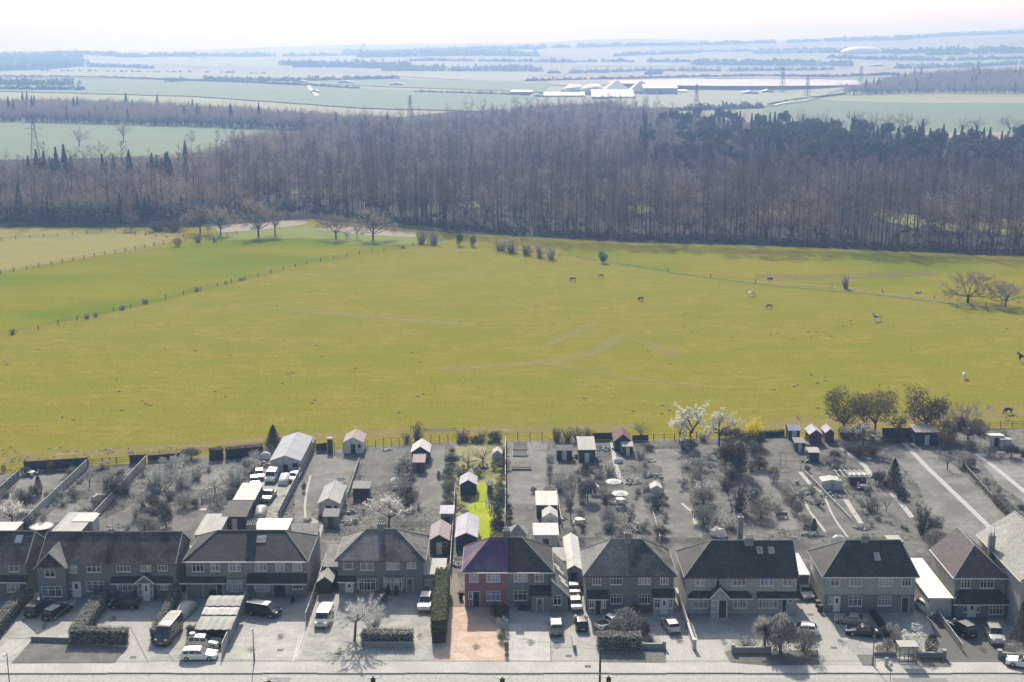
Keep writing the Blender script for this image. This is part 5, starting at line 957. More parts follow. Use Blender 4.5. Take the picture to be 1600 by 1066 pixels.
# ---- street furniture
def lamp(label, p, h, arm=.5, lantern=True, name='street_lamp', r=.07):
    o = thing(name, label, 'street lamp', (p[0], p[1], 0)); MB().tube((0, 0, -.2), (0, 0, h), r * 1.25, r * .8, 8).build('post', gm(.22), o); MB().tube((0, 0, 0), (0, 0, 1.2), r * 1.7, r * 1.6, 8).build('base', gm(.2), o)
    MB().tube((0, 0, h), (0, -arm, h + .12), r * .6, None, 6).build('arm', gm(.3), o); MB().box(-.11, -arm - .45, h + .06, .11, -arm + .05, h + .2).build('lantern', gm(.6), o)
p = Q('A1', 725, 920); lamp('grey street lamp standing at the edge of the gravel forecourt with the black van', p, height_at(p, P('A1', 0, 700)[1])); p = Q('A6', 15, 950); lamp('pale street lamp beside the bus shelter bed', p, height_at(p, P('A6', 0, 705)[1])); p = Vector((onY(14, 1060, 147).x, 147, 0)); lamp('dark street lamp on the near side of the road by the corner verge', p, 6.8)
def pole(label, px, Y, top, arms=True, name='telegraph_pole'):
    x = onY(px, top, Y).x; h = onY(px, top, Y).z; o = thing(name, label, 'pole', (x, Y, -.13)); h += .13; MB().tube((0, 0, -.2), (0, 0, h), .17, .11, 8).build('post', gm(.5 if arms else .07), o)
    if arms:
        MB().box(-.75, -.05, h - .32, .75, .05, h - .22).build('cross_arm', gm(.75), o)
        for s in (-1, 1): MB().tube((s * .16, -.16, h - .75), (s * .16, -.16, h - .2), .13, .12, 8).build('insulator', gm(.04), o); MB().tube((s * .8, 0, h - .2), (s * 1.15, 0, h + .25), .035, .02, 5).build('bracket', gm(.75), o)
    return o
for (px, top, lab) in ((420, 1061, 'pole top with twin black insulators opposite the gravel forecourt'), (583, 1056, 'pole top with twin black insulators opposite the shaggy box hedge'), (785, 1057, 'pole top with twin black insulators opposite the orange gravel drive'), (951, 1055, 'pole top with twin black insulators next to the tall dark pole')): pole(lab, px, 141, top)
pole('tall dark telegraph pole opposite the clipped hedge with the pickup', 938, 147.5, 1014, False)
def bus_shelter():
    a = Q('A6', 195, 940); b = Q('A6', 312, 940); r = thing('bus_shelter', 'glazed bus shelter with pale flat roof at the kerb', 'bus shelter', ((a.x + b.x) / 2, a.y, 0)); W = (b.x - a.x) / 2; D = 1.5; h = 2.35
    for sx in (-1, 0, 1):
        for y in (0, D): MB().box(sx * W - .04, y - .04, 0, sx * W + .04, y + .04, h).build('post', gm(.08), r)
    for z in (.25, 1.25, 2.2): MB().box(-W + .045, -.025, z, W - .045, .025, z + .06).build('rail', gm(.08), r); MB().box(-W + .045, D - .025, z, W - .045, D + .025, z + .06).build('rail', gm(.08), r)
    gmn = mk('shelter_glass', .5, .5, rough=.05, spec=.8); gmn.node_tree.nodes['Principled BSDF'].inputs['Alpha'].default_value = .3
    for (x0, x1) in ((-W + .05, -.05), (.05, W - .05)): MB().box(x0, D - .01, .31, x1, D + .01, 2.2).build('glass_panel', gmn, r); MB().box(x0, -.01, 1.31, x1, .01, 2.2).build('glass_panel', gmn, r)
    MB().box(-W - .15, -.2, h + .003, W + .15, D + .2, h + .1).build('roof', M_flat, r); MB().box(-W + .2, D - .45, .5, W - .2, D - .15, .56).build('bench', gm(.3), r)
bus_shelter()
def litter_bin(p, label, v, name='litter_bin'):
    r = thing(name, label, 'bin', (p[0], p[1], 0)); MB().tube((0, 0, 0), (0, 0, .95), .26, .3, 10).build('body', gm(v), r); MB().tube((0, 0, .97), (0, 0, 1.1), .32, .22, 10).build('lid', gm(v * .6), r)
litter_bin(Q('A6', 108, 955), 'pale litter bin between the lamp post and the bus shelter', .5)
def wheelie(p, label, v):
    r = thing('wheelie_bin', label, 'bin', (p[0], p[1], 0), prnd.uniform(-.3, .3)); MB().prism([(-.24, -.26, .05), (.24, -.26, .05), (.24, .24, .05), (-.24, .24, .05)], [(-.29, -.34, 1.0), (.29, -.34, 1.0), (.29, .32, 1.0), (-.29, .32, 1.0)]).build('body', gm(v), r); MB().box(-.31, -.37, 1.003, .31, .36, 1.08).build('lid', gm(v * 1.8), r)
    for s in (-1, 1): MB().tube((s * .2, .26, .12), (s * .28, .26, .12), .12, None, 8).build('wheel', M_tyre, r)
for (c, x, y, lab, v) in (('A5', 640, 560, 'wheelie bin nearest the side wall of the rendered pair', .08), ('A5', 655, 592, 'dark wheelie bin closest to the drive beside the rendered pair', .05), ('A3', 530, 580, 'wheelie bin left of the grey porch', .06), ('A3', 568, 582, 'wheelie bin against the grey porch', .05), ('A3', 130, 500, 'dark bin on the paved path beside the red brick half', .05), ('A1', 985, 530, 'round black tub by the double front door', .03)): wheelie(Q(c, x, y), lab, v)
def sign_pole(p, h, label):
    r = thing('sign_pole', label, 'sign', (p[0], p[1], 0)); MB().tube((0, 0, -.1), (0, 0, h), .04, None, 6).build('post', gm(.2), r); MB().box(-.22, -.05, h - .5, .22, -.042, h - .02).build('plate', gm(.6), r)
sign_pole(Q('A6', 133, 1050), 2.3, 'slim sign pole on the kerb in front of the bus shelter')
def wire(a, b, label, sag=.5):
    m = MB(); n = 12; a = Vector(a); b = Vector(b); pts = [a.lerp(b, i / n) - Vector((0, 0, sag * 4 * (i / n) * (1 - i / n))) for i in range(n + 1)]; m.loft([[p + Vector((0, 0, .014)), p + Vector((.012, 0, -.008)), p + Vector((-.012, 0, -.008))] for p in pts]); tag(m.build('telephone_wire', gm(.35), uv=False), label, 'wire')
tp = onY(938, 1016, 147.5); wire(tp, (h1.xc + .3, h1.yf - .2, 4.6), 'telephone wire running to the wide gabled pair'); wire(tp, (h4.xc - 5.5, h4.yf - .2, 4.2), 'telephone wire running to the red brick half'); wire(tp, (h6.xc - 2, h6.yf - .2, 4.8), 'telephone wire running to the pair with paired skylights')
wire(onY(9, 1024, 147), (h1.xc + .2, h1.yf - .2, 4.7), 'telephone wire slanting across the first long hedge')
# ================================================================== planting in the front gardens
def pl(kind, c, x, y, ytop, wz, label, crown, cat='shrub', name=None, bark=None, group=None):
    """plant at crop point, height from its top row, width in crop pixels"""
    o = CR[c]; p = Q(c, x, y); h = max(.25, height_at(p, P(c, 0, ytop)[1])); w = wz / o[2] * (p - Vector((0, 0, HCAM))).length / FPX
    return plant(kind, p, h, w, label, cat, name or ('bush' if cat == 'shrub' else 'garden_tree'), crown, bark, group)
pl('pollard_1', 'A2', 402, 785, 468, 330, 'spreading pollarded bare tree on the forecourt of the bay-windowed pair', GTW['gl'], 'tree')
pl('bush_1', 'A2', 600, 520, 430, 90, 'rounded shrub under the right-hand curved bay', LEAF['dark']); pl('column_1', 'A2', 637, 478, 400, 34, 'small dark potted conifer under the right-hand bay', LEAF['dark']); pl('column_2', 'A2', 690, 478, 405, 36, 'potted conifer nearest the grey front door', LEAF['dark']); pl('shrub_1', 'A2', 540, 690, 480, 190, 'tangled bare shrub behind the shaggy box hedge', GTW['gl'])
pl('bush_2', 'A3', 395, 640, 520, 150, 'dark leafy shrub against the red brick by the divide', LEAF['dgreen']); pl('loose_1', 'A3', 420, 720, 610, 90, 'white-flecked shrub at the front corner of the coloured half', LEAF['silver']); pl('bush_3', 'A3', 410, 790, 710, 70, 'bright green bush at the edge of the orange gravel', LEAF['green']); pl('ball_1', 'A3', 388, 745, 708, 40, 'cream-flowered small bush beside the bright green bush', LEAF['cream'])
for i, (y, w, lab) in enumerate(((830, 34, 'small dark bush below the bright green bush on the drive divide'), (868, 30, 'middle small bush on the drive divide'), (905, 32, 'last small bush on the drive divide, nearest the pavement'))): pl('ball_2', 'A3', 440, y, y - 40, w, lab, LEAF['dgreen'])
pl('bush_4', 'A4', 345, 750, 565, 300, 'large round shrub hiding the white pickup', LEAF['grey']); pl('bush_1', 'A4', 470, 770, 640, 70, 'dark upright shrub at the right of the large round one', LEAF['dark']); pl('loose_2', 'A4', 505, 790, 735, 90, 'small white-flowering shrub above the short brick wall', LEAF['pale']); pl('shrub_2', 'A4', 410, 600, 500, 170, 'dark twiggy shrub between the two lower windows', GTW['gd'])
pl('spiky_1', 'A5', 280, 840, 605, 190, 'spiky palm-like shrub by the low wall with the corner pier', LEAF['light']); pl('bush_1', 'A5', 385, 868, 660, 230, 'dense rounded shrub under the cascading one', LEAF['light']); pl('cascade_1', 'A5', 390, 860, 612, 190, 'tall cascading grassy shrub over the verge', LEAF['light']); pl('bush_5', 'A5', 550, 865, 690, 190, 'broad rounded shrub in front of the hidden white hatchback', LEAF['grey']); pl('shrub_3', 'A5', 150, 830, 720, 130, 'leafless shrub behind the low wall', GTW['g']); pl('loose_3', 'A5', 200, 830, 775, 90, 'low flowering plant behind the low wall', LEAF['pale'])
pl('loose_4', 'A6', 290, 850, 695, 230, 'white flowering magnolia bush behind the bus shelter', LEAF['white']); pl('column_3', 'A6', 412, 860, 742, 95, 'dark egg-shaped clipped evergreen beside the bus shelter', LEAF['dark']); pl('ball_3', 'A6', 58, 875, 805, 55, 'grey ball-shaped bush in the lamp post bed', LEAF['grey']); pl('bush_2', 'A6', 115, 870, 760, 85, 'leafy bush in the middle of the lamp post bed', LEAF['grey']); pl('loose_1', 'A6', 175, 800, 665, 120, 'loose shrub behind the lamp post bed', LEAF['light']); pl('bush_3', 'A6', 110, 760, 680, 110, 'dark shrub beside the black saloon', LEAF['dark'])
pl('conifer_1', 'A6', 1022, 800, 490, 150, 'shaggy conifer beside the detached house, cut by the edge', LEAF['grey'], 'tree'); pl('bush_4', 'A6', 970, 880, 780, 130, 'shrub spilling over the low wall with capped pier', LEAF['light']); pl('bush_1', 'A6', 940, 560, 480, 120, 'dark shrub against the flank of the detached house', LEAF['dark'])
pl('bush_5', 'A1', 445, 500, 430, 60, 'dark potted shrub in the recessed porch', LEAF['dark']); pl('bush_3', 'A0', 690, 540, 410, 130, 'dark bush at the house end of the long hedge', LEAF['dark'])
# ================================================================== rear gardens: outbuildings
M_nav = None
SH = [('flat-roofed long outbuilding behind the wide gabled pair', 'B0', 505, 775, 955, 9, 2.4, 0, 'flat', 'g', 'p'), ('white-roofed lean-to beyond the long outbuilding', 'B0', 715, 905, 845, 3.4, 2.5, 0, 'flat', 'p', 'w'), ('pale flat-roofed store behind the house with the skylight', 'B0', -80, 130, 945, 4, 2.6, 0, 'flat', 'g', 'w'),
      ('open-sided yard store with broad white roof', 'B1', 850, 1045, 698, 8, 2.6, .2, 'pent', 'd', 'w'), ('black-roofed yard shed with dark front', 'B1', 738, 965, 862, 6, 2.3, .5, 'pent', 'd', 'd'), ('pale store against the garden side of the yard', 'B1', 470, 690, 1040, 7, 2.6, .3, 'pent', 'g', 'p'), ('small flat store behind the pale one', 'B1', 562, 718, 892, 2.5, 2.3, 0, 'flat', 'g', 'p'),
      ('large canvas shelter with shallow gable at the end of the yard', 'B1', 1208, 1498, 312, 15, 2.7, .95, 'gy', 'p', 'bg'), ('white-walled shed with dark gable roof by the field fence', 'B2', 455, 630, 185, 5.5, 2.3, 1.0, 'gy', 'w', 'pk'), ('white-roofed narrow shed next to the field fence', 'B2', 1085, 1245, 275, 5, 2.2, 1.1, 'gy', 'd', 'w'), ('small reddish-roofed store in front of the white-roofed narrow shed', 'B2', 1097, 1200, 372, 3.2, 2.0, .5, 'pent', 'r', 'pk'),
      ('low open animal shelter in the middle of a lawn', 'B2', 542, 690, 612, 2.6, 2.0, .35, 'pent', 'd', 'g'), ('long pale garden room with ribbed roof beside the boundary fence', 'B2', 222, 414, 748, 9, 2.4, .9, 'gy', 'p', 'p'), ('small grey lobby in front of the long garden room', 'B2', 270, 398, 872, 2.2, 1.9, .5, 'pent', 'g', 'g'),
      ('large navy shed with pale lilac gable roof near the red brick half', 'A3', 96, 238, 84, 9.0, 2.3, .75, 'gy', 'n', 'l'), ('smaller navy shed with pale gable roof further down the bright lawn', 'B3', 172, 318, 574, 4.4, 2.1, .8, 'gy', 'n', 'l'), ('navy tool store beside the rough grass path', 'B3', 422, 468, 585, 1.4, 1.8, .2, 'pent', 'n', 'd'),
      ('dark gabled workshop with pale window behind the grey garage', 'A2', 917, 1042, 102, 6.5, 2.4, .85, 'gy', 'd', 'pk'), ('flat lilac-roofed store behind the dark gabled workshop', 'B3', -8, 104, 846, 3.4, 2.5, .15, 'pent', 'g', 'l'), ('garden pavilion with grey pyramid roof on the patio', 'B3', 622, 786, 1046, 3.2, 2.3, 1.3, 'pyr', 'p', 'g'),
      ('white-roofed workshop beside the small square lawn', 'B3', 880, 1066, 765, 6, 2.3, .3, 'pent', 'd', 'w'), ('pale garden room with broad flat roof next to the pavilion', 'B3', 857, 1075, 1042, 5, 2.6, 0, 'flat', 'p', 'w'), ('long white-roofed outbuilding beside the shared drive', 'A3', 852, 944, 300, 13, 2.5, .6, 'gy', 'p', 'w'), ('dark low slatted store near the field end of the lawn', 'B3', 1065, 1208, 262, 2.4, 1.9, .3, 'pent', 'd', 'd'),
      ('tall dark barn with pale sheet roof by the twiggy field hedge', 'B3', 1272, 1420, 255, 6.5, 2.6, .6, 'pent', 'd', 'p'), ('dark summerhouse with steep red gable roof at the field fence', 'B4', 322, 460, 262, 5, 2.2, 1.4, 'gy', 'd', 'r'), ('small dark lean-to with pale roof against the red-roofed summerhouse', 'B4', 396, 470, 308, 2.0, 1.9, .3, 'pent', 'd', 'p'), ('tiny pale store beside the field fence', 'B4', 872, 915, 262, 1.2, 1.4, .2, 'pent', 'g', 'g'),
      ('wide shed with pale roof, first of the cluster by the field', 'B5', 548, 640, 172, 3, 2.0, .7, 'gx', 'd', 'l'), ('gabled shed with the palest roof in the cluster by the field', 'B5', 722, 822, 205, 4, 2.1, .9, 'gy', 'r', 'l'), ('gabled shed last in the cluster by the field', 'B5', 855, 925, 190, 3.5, 2.1, .7, 'gy', 'r', 'l'), ('low shed with pale pent roof in front of the cluster', 'B5', 602, 680, 278, 2.4, 1.8, .3, 'pent', 'd', 'g'), ('square hutch on legs with pale roof in front of the cluster', 'B5', 718, 800, 358, 2.3, 1.9, .25, 'pent', 'd', 'p'),
      ('big dark shed under the olive tree at the head of the long lawn', 'B6', 378, 575, 190, 4, 2.6, .4, 'pent', 'n', 'pk'), ('pale chicken house with two-level roof in the end garden', 'B6', 1000, 1110, 232, 2.4, 1.9, .35, 'pentf', 'w', 'w'), ('lower wing of the pale chicken house', 'B6', 1090, 1175, 262, 2.2, 1.6, .3, 'pentf', 'p', 'p')]
for s_ in SH: shed(*s_, dr=None if ('open' in s_[0] or 'hutch' in s_[0] or 'tiny' in s_[0] or 'lower wing' in s_[0]) else ('p' if s_[9] in 'dn' and 'navy' not in s_[0] else 'd'), win=s_[8] == 'gy' and 'navy' not in s_[0])
def greenhouse(label, c, x0, x1, ye, depth, h, rise):
    a = Q(c, x0, ye, h); b = Q(c, x1, ye, h); W = (b.x - a.x) / 2; r = thing('greenhouse', label, 'greenhouse', ((a.x + b.x) / 2, a.y, 0)); g = MB(); D = depth
    g.poly([(-W, 0, 0), (W, 0, 0), (W, 0, h), (0, 0, h + rise), (-W, 0, h)]); g.poly([(W, D, 0), (-W, D, 0), (-W, D, h), (0, D, h + rise), (W, D, h)]); g.poly([(W, 0, 0), (W, D, 0), (W, D, h), (W, 0, h)]); g.poly([(-W, D, 0), (-W, 0, 0), (-W, 0, h), (-W, D, h)]); g.build('glazing', SM['gl'], r)
    g = MB(); g.poly([(-W, 0, h), (0, 0, h + rise), (0, D, h + rise), (-W, D, h)]); g.poly([(0, 0, h + rise), (W, 0, h), (W, D, h), (0, D, h + rise)]); g.build('roof', SR['w'], r); f = MB()
    for y in [D * i / 4 for i in range(5)]:
        f.tube((-W, y, 0), (-W, y, h), .03, None, 4); f.tube((W, y, 0), (W, y, h), .03, None, 4); f.tube((-W, y, h), (0, y, h + rise), .03, None, 4); f.tube((W, y, h), (0, y, h + rise), .03, None, 4)
    f.tube((0, 0, h + rise), (0, D, h + rise), .04, None, 4); o = f.build('frame', gm(.6), r); o['kind'] = 'stuff'; MB().box(-.4, -.03, 0, .4, -.004, min(1.8, h)).build('door', gm(.4), r)
greenhouse('small pale greenhouse in the rough grass of the coloured garden', 'B3', 468, 562, 292, 2.6, 1.7, .7); greenhouse('gabled white greenhouse in front of the white-roofed workshop', 'B3', 930, 1078, 882, 3.4, 1.9, .9); greenhouse('pale greenhouse in the middle of the long garden', 'B4', 618, 722, 660, 2.6, 1.6, .6); greenhouse('wide white greenhouse by the vegetable plot', 'B5', 822, 994, 600, 2.6, 1.7, .35)
def kiosk():
    p = Q('B2', 332, 272); h = height_at(p, P('B2', 0, 138)[1]); r = thing('kiosk', 'narrow maroon kiosk with a pale domed top at the field fence', 'kiosk', (p.x, p.y, 0)); W = .48; MB().box(-W, -W, 0, W, W, h - .35).build('body', mk('kiosk_maroon', (.12, .035, .04), (.09, .03, .03), scale=2), r); MB().loft([[(-W - .05, -W - .05, h - .346), (W + .05, -W - .05, h - .346), (W + .05, W + .05, h - .346), (-W - .05, W + .05, h - .346)], [(-W, -W, h - .12), (W, -W, h - .12), (W, W, h - .12), (-W, W, h - .12)], [(-.2, -.2, h), (.2, -.2, h), (.2, .2, h), (-.2, .2, h)]]).build('cap', mk('kiosk_cap', (.75, .6, .58), scale=3), r); MB().box(-W + .1, -W - .03, .15, W - .1, -W - .004, h - .6).build('door', gm(.08), r)
kiosk()
def trampoline(p, rad, label, v):
    r = thing('trampoline', label, 'trampoline', (p[0], p[1], 0)); MB().tube((0, 0, .86), (0, 0, .9), rad, None, 22).build('mat', gm(v), r); m = MB(); n = 22
    m.loft([[((rad + d) * math.cos(6.283 * i / n), (rad + d) * math.sin(6.283 * i / n), z) for i in range(n)] for d, z in ((.0, .905), (.25, .905), (.25, .82), (.0, .82))], cap=False); m.build('rim', gm(.35), r)
    for k in range(5): a = 6.283 * k / 5; MB().tube((rad * math.cos(a), rad * math.sin(a), 0), (rad * math.cos(a), rad * math.sin(a), .82), .04, None, 5).build('leg', gm(.3), r)
trampoline(Q('B0', 412, 940), 1.7, 'pale round trampoline behind the front gable bay house', .6)
def parasol(p, rad, h, label, v=.75):
    r = thing('parasol', label, 'parasol', (p[0], p[1], 0)); MB().tube((0, 0, 0), (0, 0, h), .03, None, 6).build('pole', gm(.4), r); n = 8; MB().loft([[(rad * math.cos(6.283 * i / n), rad * math.sin(6.283 * i / n), h - .5) for i in range(n)], [(rad * .5 * math.cos(6.283 * i / n), rad * .5 * math.sin(6.283 * i / n), h - .2) for i in range(n)], [(.03 * math.cos(6.283 * i / n), .03 * math.sin(6.283 * i / n), h) for i in range(n)]]).build('canopy', gm(v), r); MB().tube((0, 0, 0), (0, 0, .1), .3, None, 8).build('base', gm(.3), r)
parasol(Q('B4', 365, 790), 1.5, 2.5, 'white parasol over the garden table'); parasol(Q('B4', 312, 680), 1.5, 2.3, 'second white canopy, further from the house than the table parasol'); parasol(Q('B4', 150, 700), 1.0, 1.9, 'small white parasol among the dark shrubs'); parasol(Q('B2', 935, 600), .9, 1.9, 'small folded-looking white parasol beside the round evergreen')
def table(p, label, v=.7, rad=.75):
    r = thing('garden_table', label, 'table', (p[0], p[1], 0)); MB().tube((0, 0, .7), (0, 0, .75), rad, None, 16).build('top', gm(v), r); MB().tube((0, 0, 0), (0, 0, .7), .06, None, 6).build('pedestal', gm(v), r)
def chair(p, rz, label, group, v=.65):
    r = thing('garden_chair', label, 'chair', (p[0], p[1], 0), rz, group); MB().box(-.24, -.24, .42, .24, .24, .47).build('seat', gm(v), r); MB().box(-.24, .2, .472, .24, .25, .95).build('backrest', gm(v), r)
    for a in (-.2, .2):
        for b in (-.2, .2): MB().box(a - .025, b - .025, 0, a + .025, b + .025, .418).build('leg', gm(v), r)
for c, x, y, lab in (('B4', 365, 775, 'white table under the parasol'), ('B0', 305, 395, 'round white table at the far end of the first garden'), ('B3', 1270, 930, 'white table beside the tall bare tree'), ('B5', 1165, 660, 'pale table beneath the timber pergola')):
    p = Q(c, x, y); table(p, lab)
    for k in range(4): a = k * 1.57 + .5; chair((p.x + 1.1 * math.cos(a), p.y + 1.1 * math.sin(a)), a - 1.57, 'pale garden chair at the ' + lab, 'chairs of the ' + lab)
def frame(p0, p1, h, label, name='swing_frame', cat='frame'):
    p0 = Vector((p0[0], p0[1], 0)); p1 = Vector((p1[0], p1[1], 0)); r = thing(name, label, cat, p0); d = p1 - p0; MB().tube((0, 0, 0), (0, 0, h), .04, None, 6).build('post', gm(.15), r); MB().tube(d, d + Vector((0, 0, h)), .04, None, 6).build('post', gm(.15), r); MB().tube((0, 0, h), d + Vector((0, 0, h)), .04, None, 6).build('crossbar', gm(.15), r)
frame(Q('B5', 472, 512), Q('B5', 645, 512), 2.0, 'wide dark goal frame on the lawn by the shed cluster'); frame(Q('B5', 472, 470), Q('B5', 520, 470), 2.6, 'tall narrow swing frame behind the wide goal frame'); frame(Q('B3', 310, 792), Q('B3', 412, 792), 1.1, 'low dark hurdle across the bright lawn'); frame(Q('B4', 345, 860 + 40), Q('B4', 400, 980), 2.0, 'dark clothes frame below the parasol')
def pergola(label, c, x0, x1, y, d, h):
    a = Q(c, x0, y); b = Q(c, x1, y); W = b.x - a.x; r = thing('pergola', label, 'pergola', (a.x, a.y, 0))
    for x in (0, W):
        for yy in (0, d): MB().box(x - .06, yy - .06, 0, x + .06, yy + .06, h).build('post', gm(.3), r)
    for yy in (0, d): MB().box(-.3, yy - .05, h + .003, W + .3, yy + .05, h + .15).build('beam', gm(.55), r)
    for i in range(7): MB().box(W * i / 6 - .04, -.4, h + .153, W * i / 6 + .04, d + .4, h + .28).build('rafter', gm(.6), r)
pergola('timber pergola with pale rafters beside the vegetable plot', 'B5', 960, 1210, 660, 3.4, 2.2); MB_ = shed('white-topped covered store under the pergola rafters', 'B5', 1060, 1195, 545, 2.0, 2.0, .1, 'pent', 'd', 'w', dr=None)
def bench(p, label, v=.75, rz=0, L=1.5):
    r = thing('garden_bench', label, 'bench', (p[0], p[1], 0), rz); MB().box(-L / 2, -.25, .42, L / 2, .2, .47).build('seat', gm(v), r); MB().box(-L / 2, .2, .5, L / 2, .25, .95).build('backrest', gm(v), r)
    for s in (-1, 1): MB().box(s * L / 2 - .04, -.25, 0, s * L / 2 + .04, .2, .418).build('leg', gm(v), r)
bench(Q('B3', 212, 862), 'white garden bench behind the large navy shed'); bench(Q('B5', 500, 905), 'dark bench on the lawn by the clipped round shrub', .15); bench(Q('B2', 430, 560), 'white play seat at the end of the long garden room', .8); bench(Q('A3', 115, 260), 'white patio bench beside the large navy shed', .8)
# raised beds, log piles, covered heaps
def rbed(label, c, x0, x1, y0, y1, v=.55):
    a = Q(c, x0, y1); b = Q(c, x1, y0); W = b.x - a.x; D = b.y - a.y; r = thing('raised_bed', label, 'raised bed', (a.x, a.y, 0)); MB().box(.05, .05, .02, W - .05, D - .05, .22).build('soil', M_soil, r)
    for q in ((0, 0, W, .05), (0, D - .05, W, D), (0, .05, .05, D - .05), (W - .05, .05, W, D - .05)): MB().box(q[0], q[1], .0, q[2], q[3], .3).build('board', gm(v), r)
rbed('upper raised bed with white boards on the long lawn right of the boundary fence', 'B3', 658, 797, 215, 258); rbed('lower raised bed with white boards on the same long lawn', 'B3', 658, 797, 272, 318); rbed('low bed of clipped plants across the long lawn', 'B3', 650, 830, 425, 446, .15); rbed('timber bed behind the small goal frame', 'B5', 590, 715, 640, 700, .5)
M_tarp = mk('tarp_white', .68, .75, scale=1.6, rough=.6); M_junk = mk('junk_mixed', .5, .15, scale=2.5, rough=.7, thr=(.45, .55)); M_tarp2 = mk('tarp_grey', .35, .42, scale=1.4, rough=.6)
for i, (lab, c, x, y, w, h, m) in enumerate([('pale tarpaulin over a heap under the dark evergreen', 'B0', 965, 640, 2.6, 1.2, M_tarp2), ('heap of white sheeting beside the barn and red-roofed summerhouse', 'B4', 225, 330, 4.5, 1.0, M_junk), ('white bags beside the path to the red-roofed summerhouse', 'B4', 350, 440, 1.8, 1.0, M_tarp), ('log pile of pale cut rounds across the lawn', 'B4', 465, 610, 4.0, .7, M_junk), ('low rockery of pale stones above the greenhouse', 'B4', 640, 560, 4.0, .5, M_junk),
    ('small rockery behind the rockery of pale stones', 'B4', 620, 430, 2.2, .5, M_junk), ('white heap at the end of the yard by the hedge', 'B1', 1160, 290, 2.4, 1.3, M_tarp), ('long white clutter along the yard fence', 'B1', 1140, 370, 3.6, 1.2, M_junk), ('white clutter beside the covered car in the yard', 'B1', 1030, 925, 3.6, 1.3, M_junk), ('dark scrap stack in front of the yard store', 'B1', 1120, 640, 1.6, 1.2, M_junk), ('grey covered pool at the end of the narrow lawn', 'B3', 95, 345, 3.2, .9, M_tarp2), ('dark pond heap by the bare apple trees', 'B3', 392, 425, 2.2, .3, gm(.04)), ('pots and stones by the bare apple trees', 'B3', 330, 440, 1.6, .6, M_junk), ('pale heap below the twisted tree trunks', 'B4', 480, 1010, 3.6, 1.2, M_junk), ('white covered heap behind the long hipped pair', 'B4', 1190, 1050, 2.8, 1.3, M_tarp),
    ('rockery round the corner of the curved lawn', 'B5', 785, 780, 3.0, .9, M_junk), ('flower border heap along the patio wall', 'B5', 650, 700, 3.4, .8, M_junk), ('stones along the vegetable path', 'B5', 900, 720, 4.2, .6, M_junk), ('timber pile beside the terrace of the rendered pair', 'B5', 1160, 990, 2.8, .7, M_junk), ('white drum on the curved lawn', 'B5', 932, 790, .9, .7, M_tarp), ('stone edging heap beside the conifer', 'B6', 60, 560, 3.4, .9, M_junk), ('rubble by the long garden room fence', 'B2', 510, 840, 2.6, .8, M_junk), ('pale rubble heap behind the flat white roof', 'B2', 520, 930, 3.2, .7, M_junk), ('white scraps on the rough lawn by the field', 'B2', 850, 260, 2.6, .3, M_junk), ('white patio clutter in front of the large navy shed', 'A3', 110, 280, 1.6, .6, M_junk), ('white pots by the chimney end of the coloured pair', 'A3', 135, 470, .9, .9, M_junk), ('curved white awning heap behind the rendered pair', 'A5', 780, 118, 2.4, 1.2, M_tarp), ('stack of pots on the terrace steps', 'B5', 610, 630, 1.4, .8, M_junk), ('timber offcuts beside the shed cluster', 'B5', 690, 300, 2.2, .8, M_junk), ('pale boards leaning by the square hutch', 'B5', 690, 440, 1.6, .9, M_junk), ('bricks stacked by the pergola posts', 'B5', 1090, 560, 2.4, .8, M_junk), ('crates beside the wide white greenhouse', 'B5', 800, 640, 1.5, .8, M_junk), ('scrap by the tall dark barn', 'B4', 170, 430, 1.8, 1.0, M_junk), ('pots beside the dark low slatted store', 'B3', 1240, 330, 2.0, 1.0, M_junk), ('tubs by the pavilion', 'B3', 570, 985, 1.8, .8, M_junk), ('garden tools heap beside the white-roofed workshop', 'B3', 1110, 900, 1.6, .8, M_junk), ('white sacks behind the flat-roofed extension', 'A5', 600, 75, 3.0, 1.0, M_junk)]): heap(lab, Q(c, x, y), w, h, m, i)
# ---- rear fences
fence('dark boarded fence along the field at the first garden', Q('B0', 245, 360), Q('B0', 862, 318), 2.0, FW['n']); rails('dark ranch-style rail fence along the field at the second garden', [Q('B0', 870, 300), Q('B0', 1275, 275)], 1.4, 2.2, gm(.06), 3, .06, wire=.05); fence('dark solid boards ending the ranch rail fence', Q('B0', 1278, 285), Q('B0', 1425, 278), 1.8, FW['n']); fence('dark low boards behind the pale twiggy shrubs', Q('B1', 10, 325), Q('B1', 335, 300), 1.3, FW['n'])
fence('garden fence at the picture edge beside the blossom tree', Q('B0', 0, 590), Q('B0', 190, 420), 1.6, FW['m'], gm(.55)); fence('long boundary fence from the gable bay house to the field', Q('B0', 190, 960), Q('B0', 862, 315), 1.7, FW['p'], gm(.6)); fence('long boundary fence passing the dark evergreen to the field', Q('B0', 790, 985), Q('B0', 1430, 282), 1.6, FW['p'], gm(.6))
fence('tall pale boundary fence right of the coloured garden, seen end-on', Q('B3', 588, 1010), Q('B3', 592, 168), 1.3, FW['w'], gm(.7)); fence('boundary fence left of the coloured garden', Q('A3', 58, 330), Q('B3', 128, 640), 1.6, FW['w'], gm(.5)); fence('fence beside the white-roofed workshop', Q('B3', 1108, 960), Q('B3', 1062, 680), 1.3, FW['m'], gm(.6)); fence('fence behind the hipped pair with porches, leaning', Q('B4', 700, 1110), Q('B4', 640, 900), 1.1, FW['p'], gm(.6), gaps=(1,))
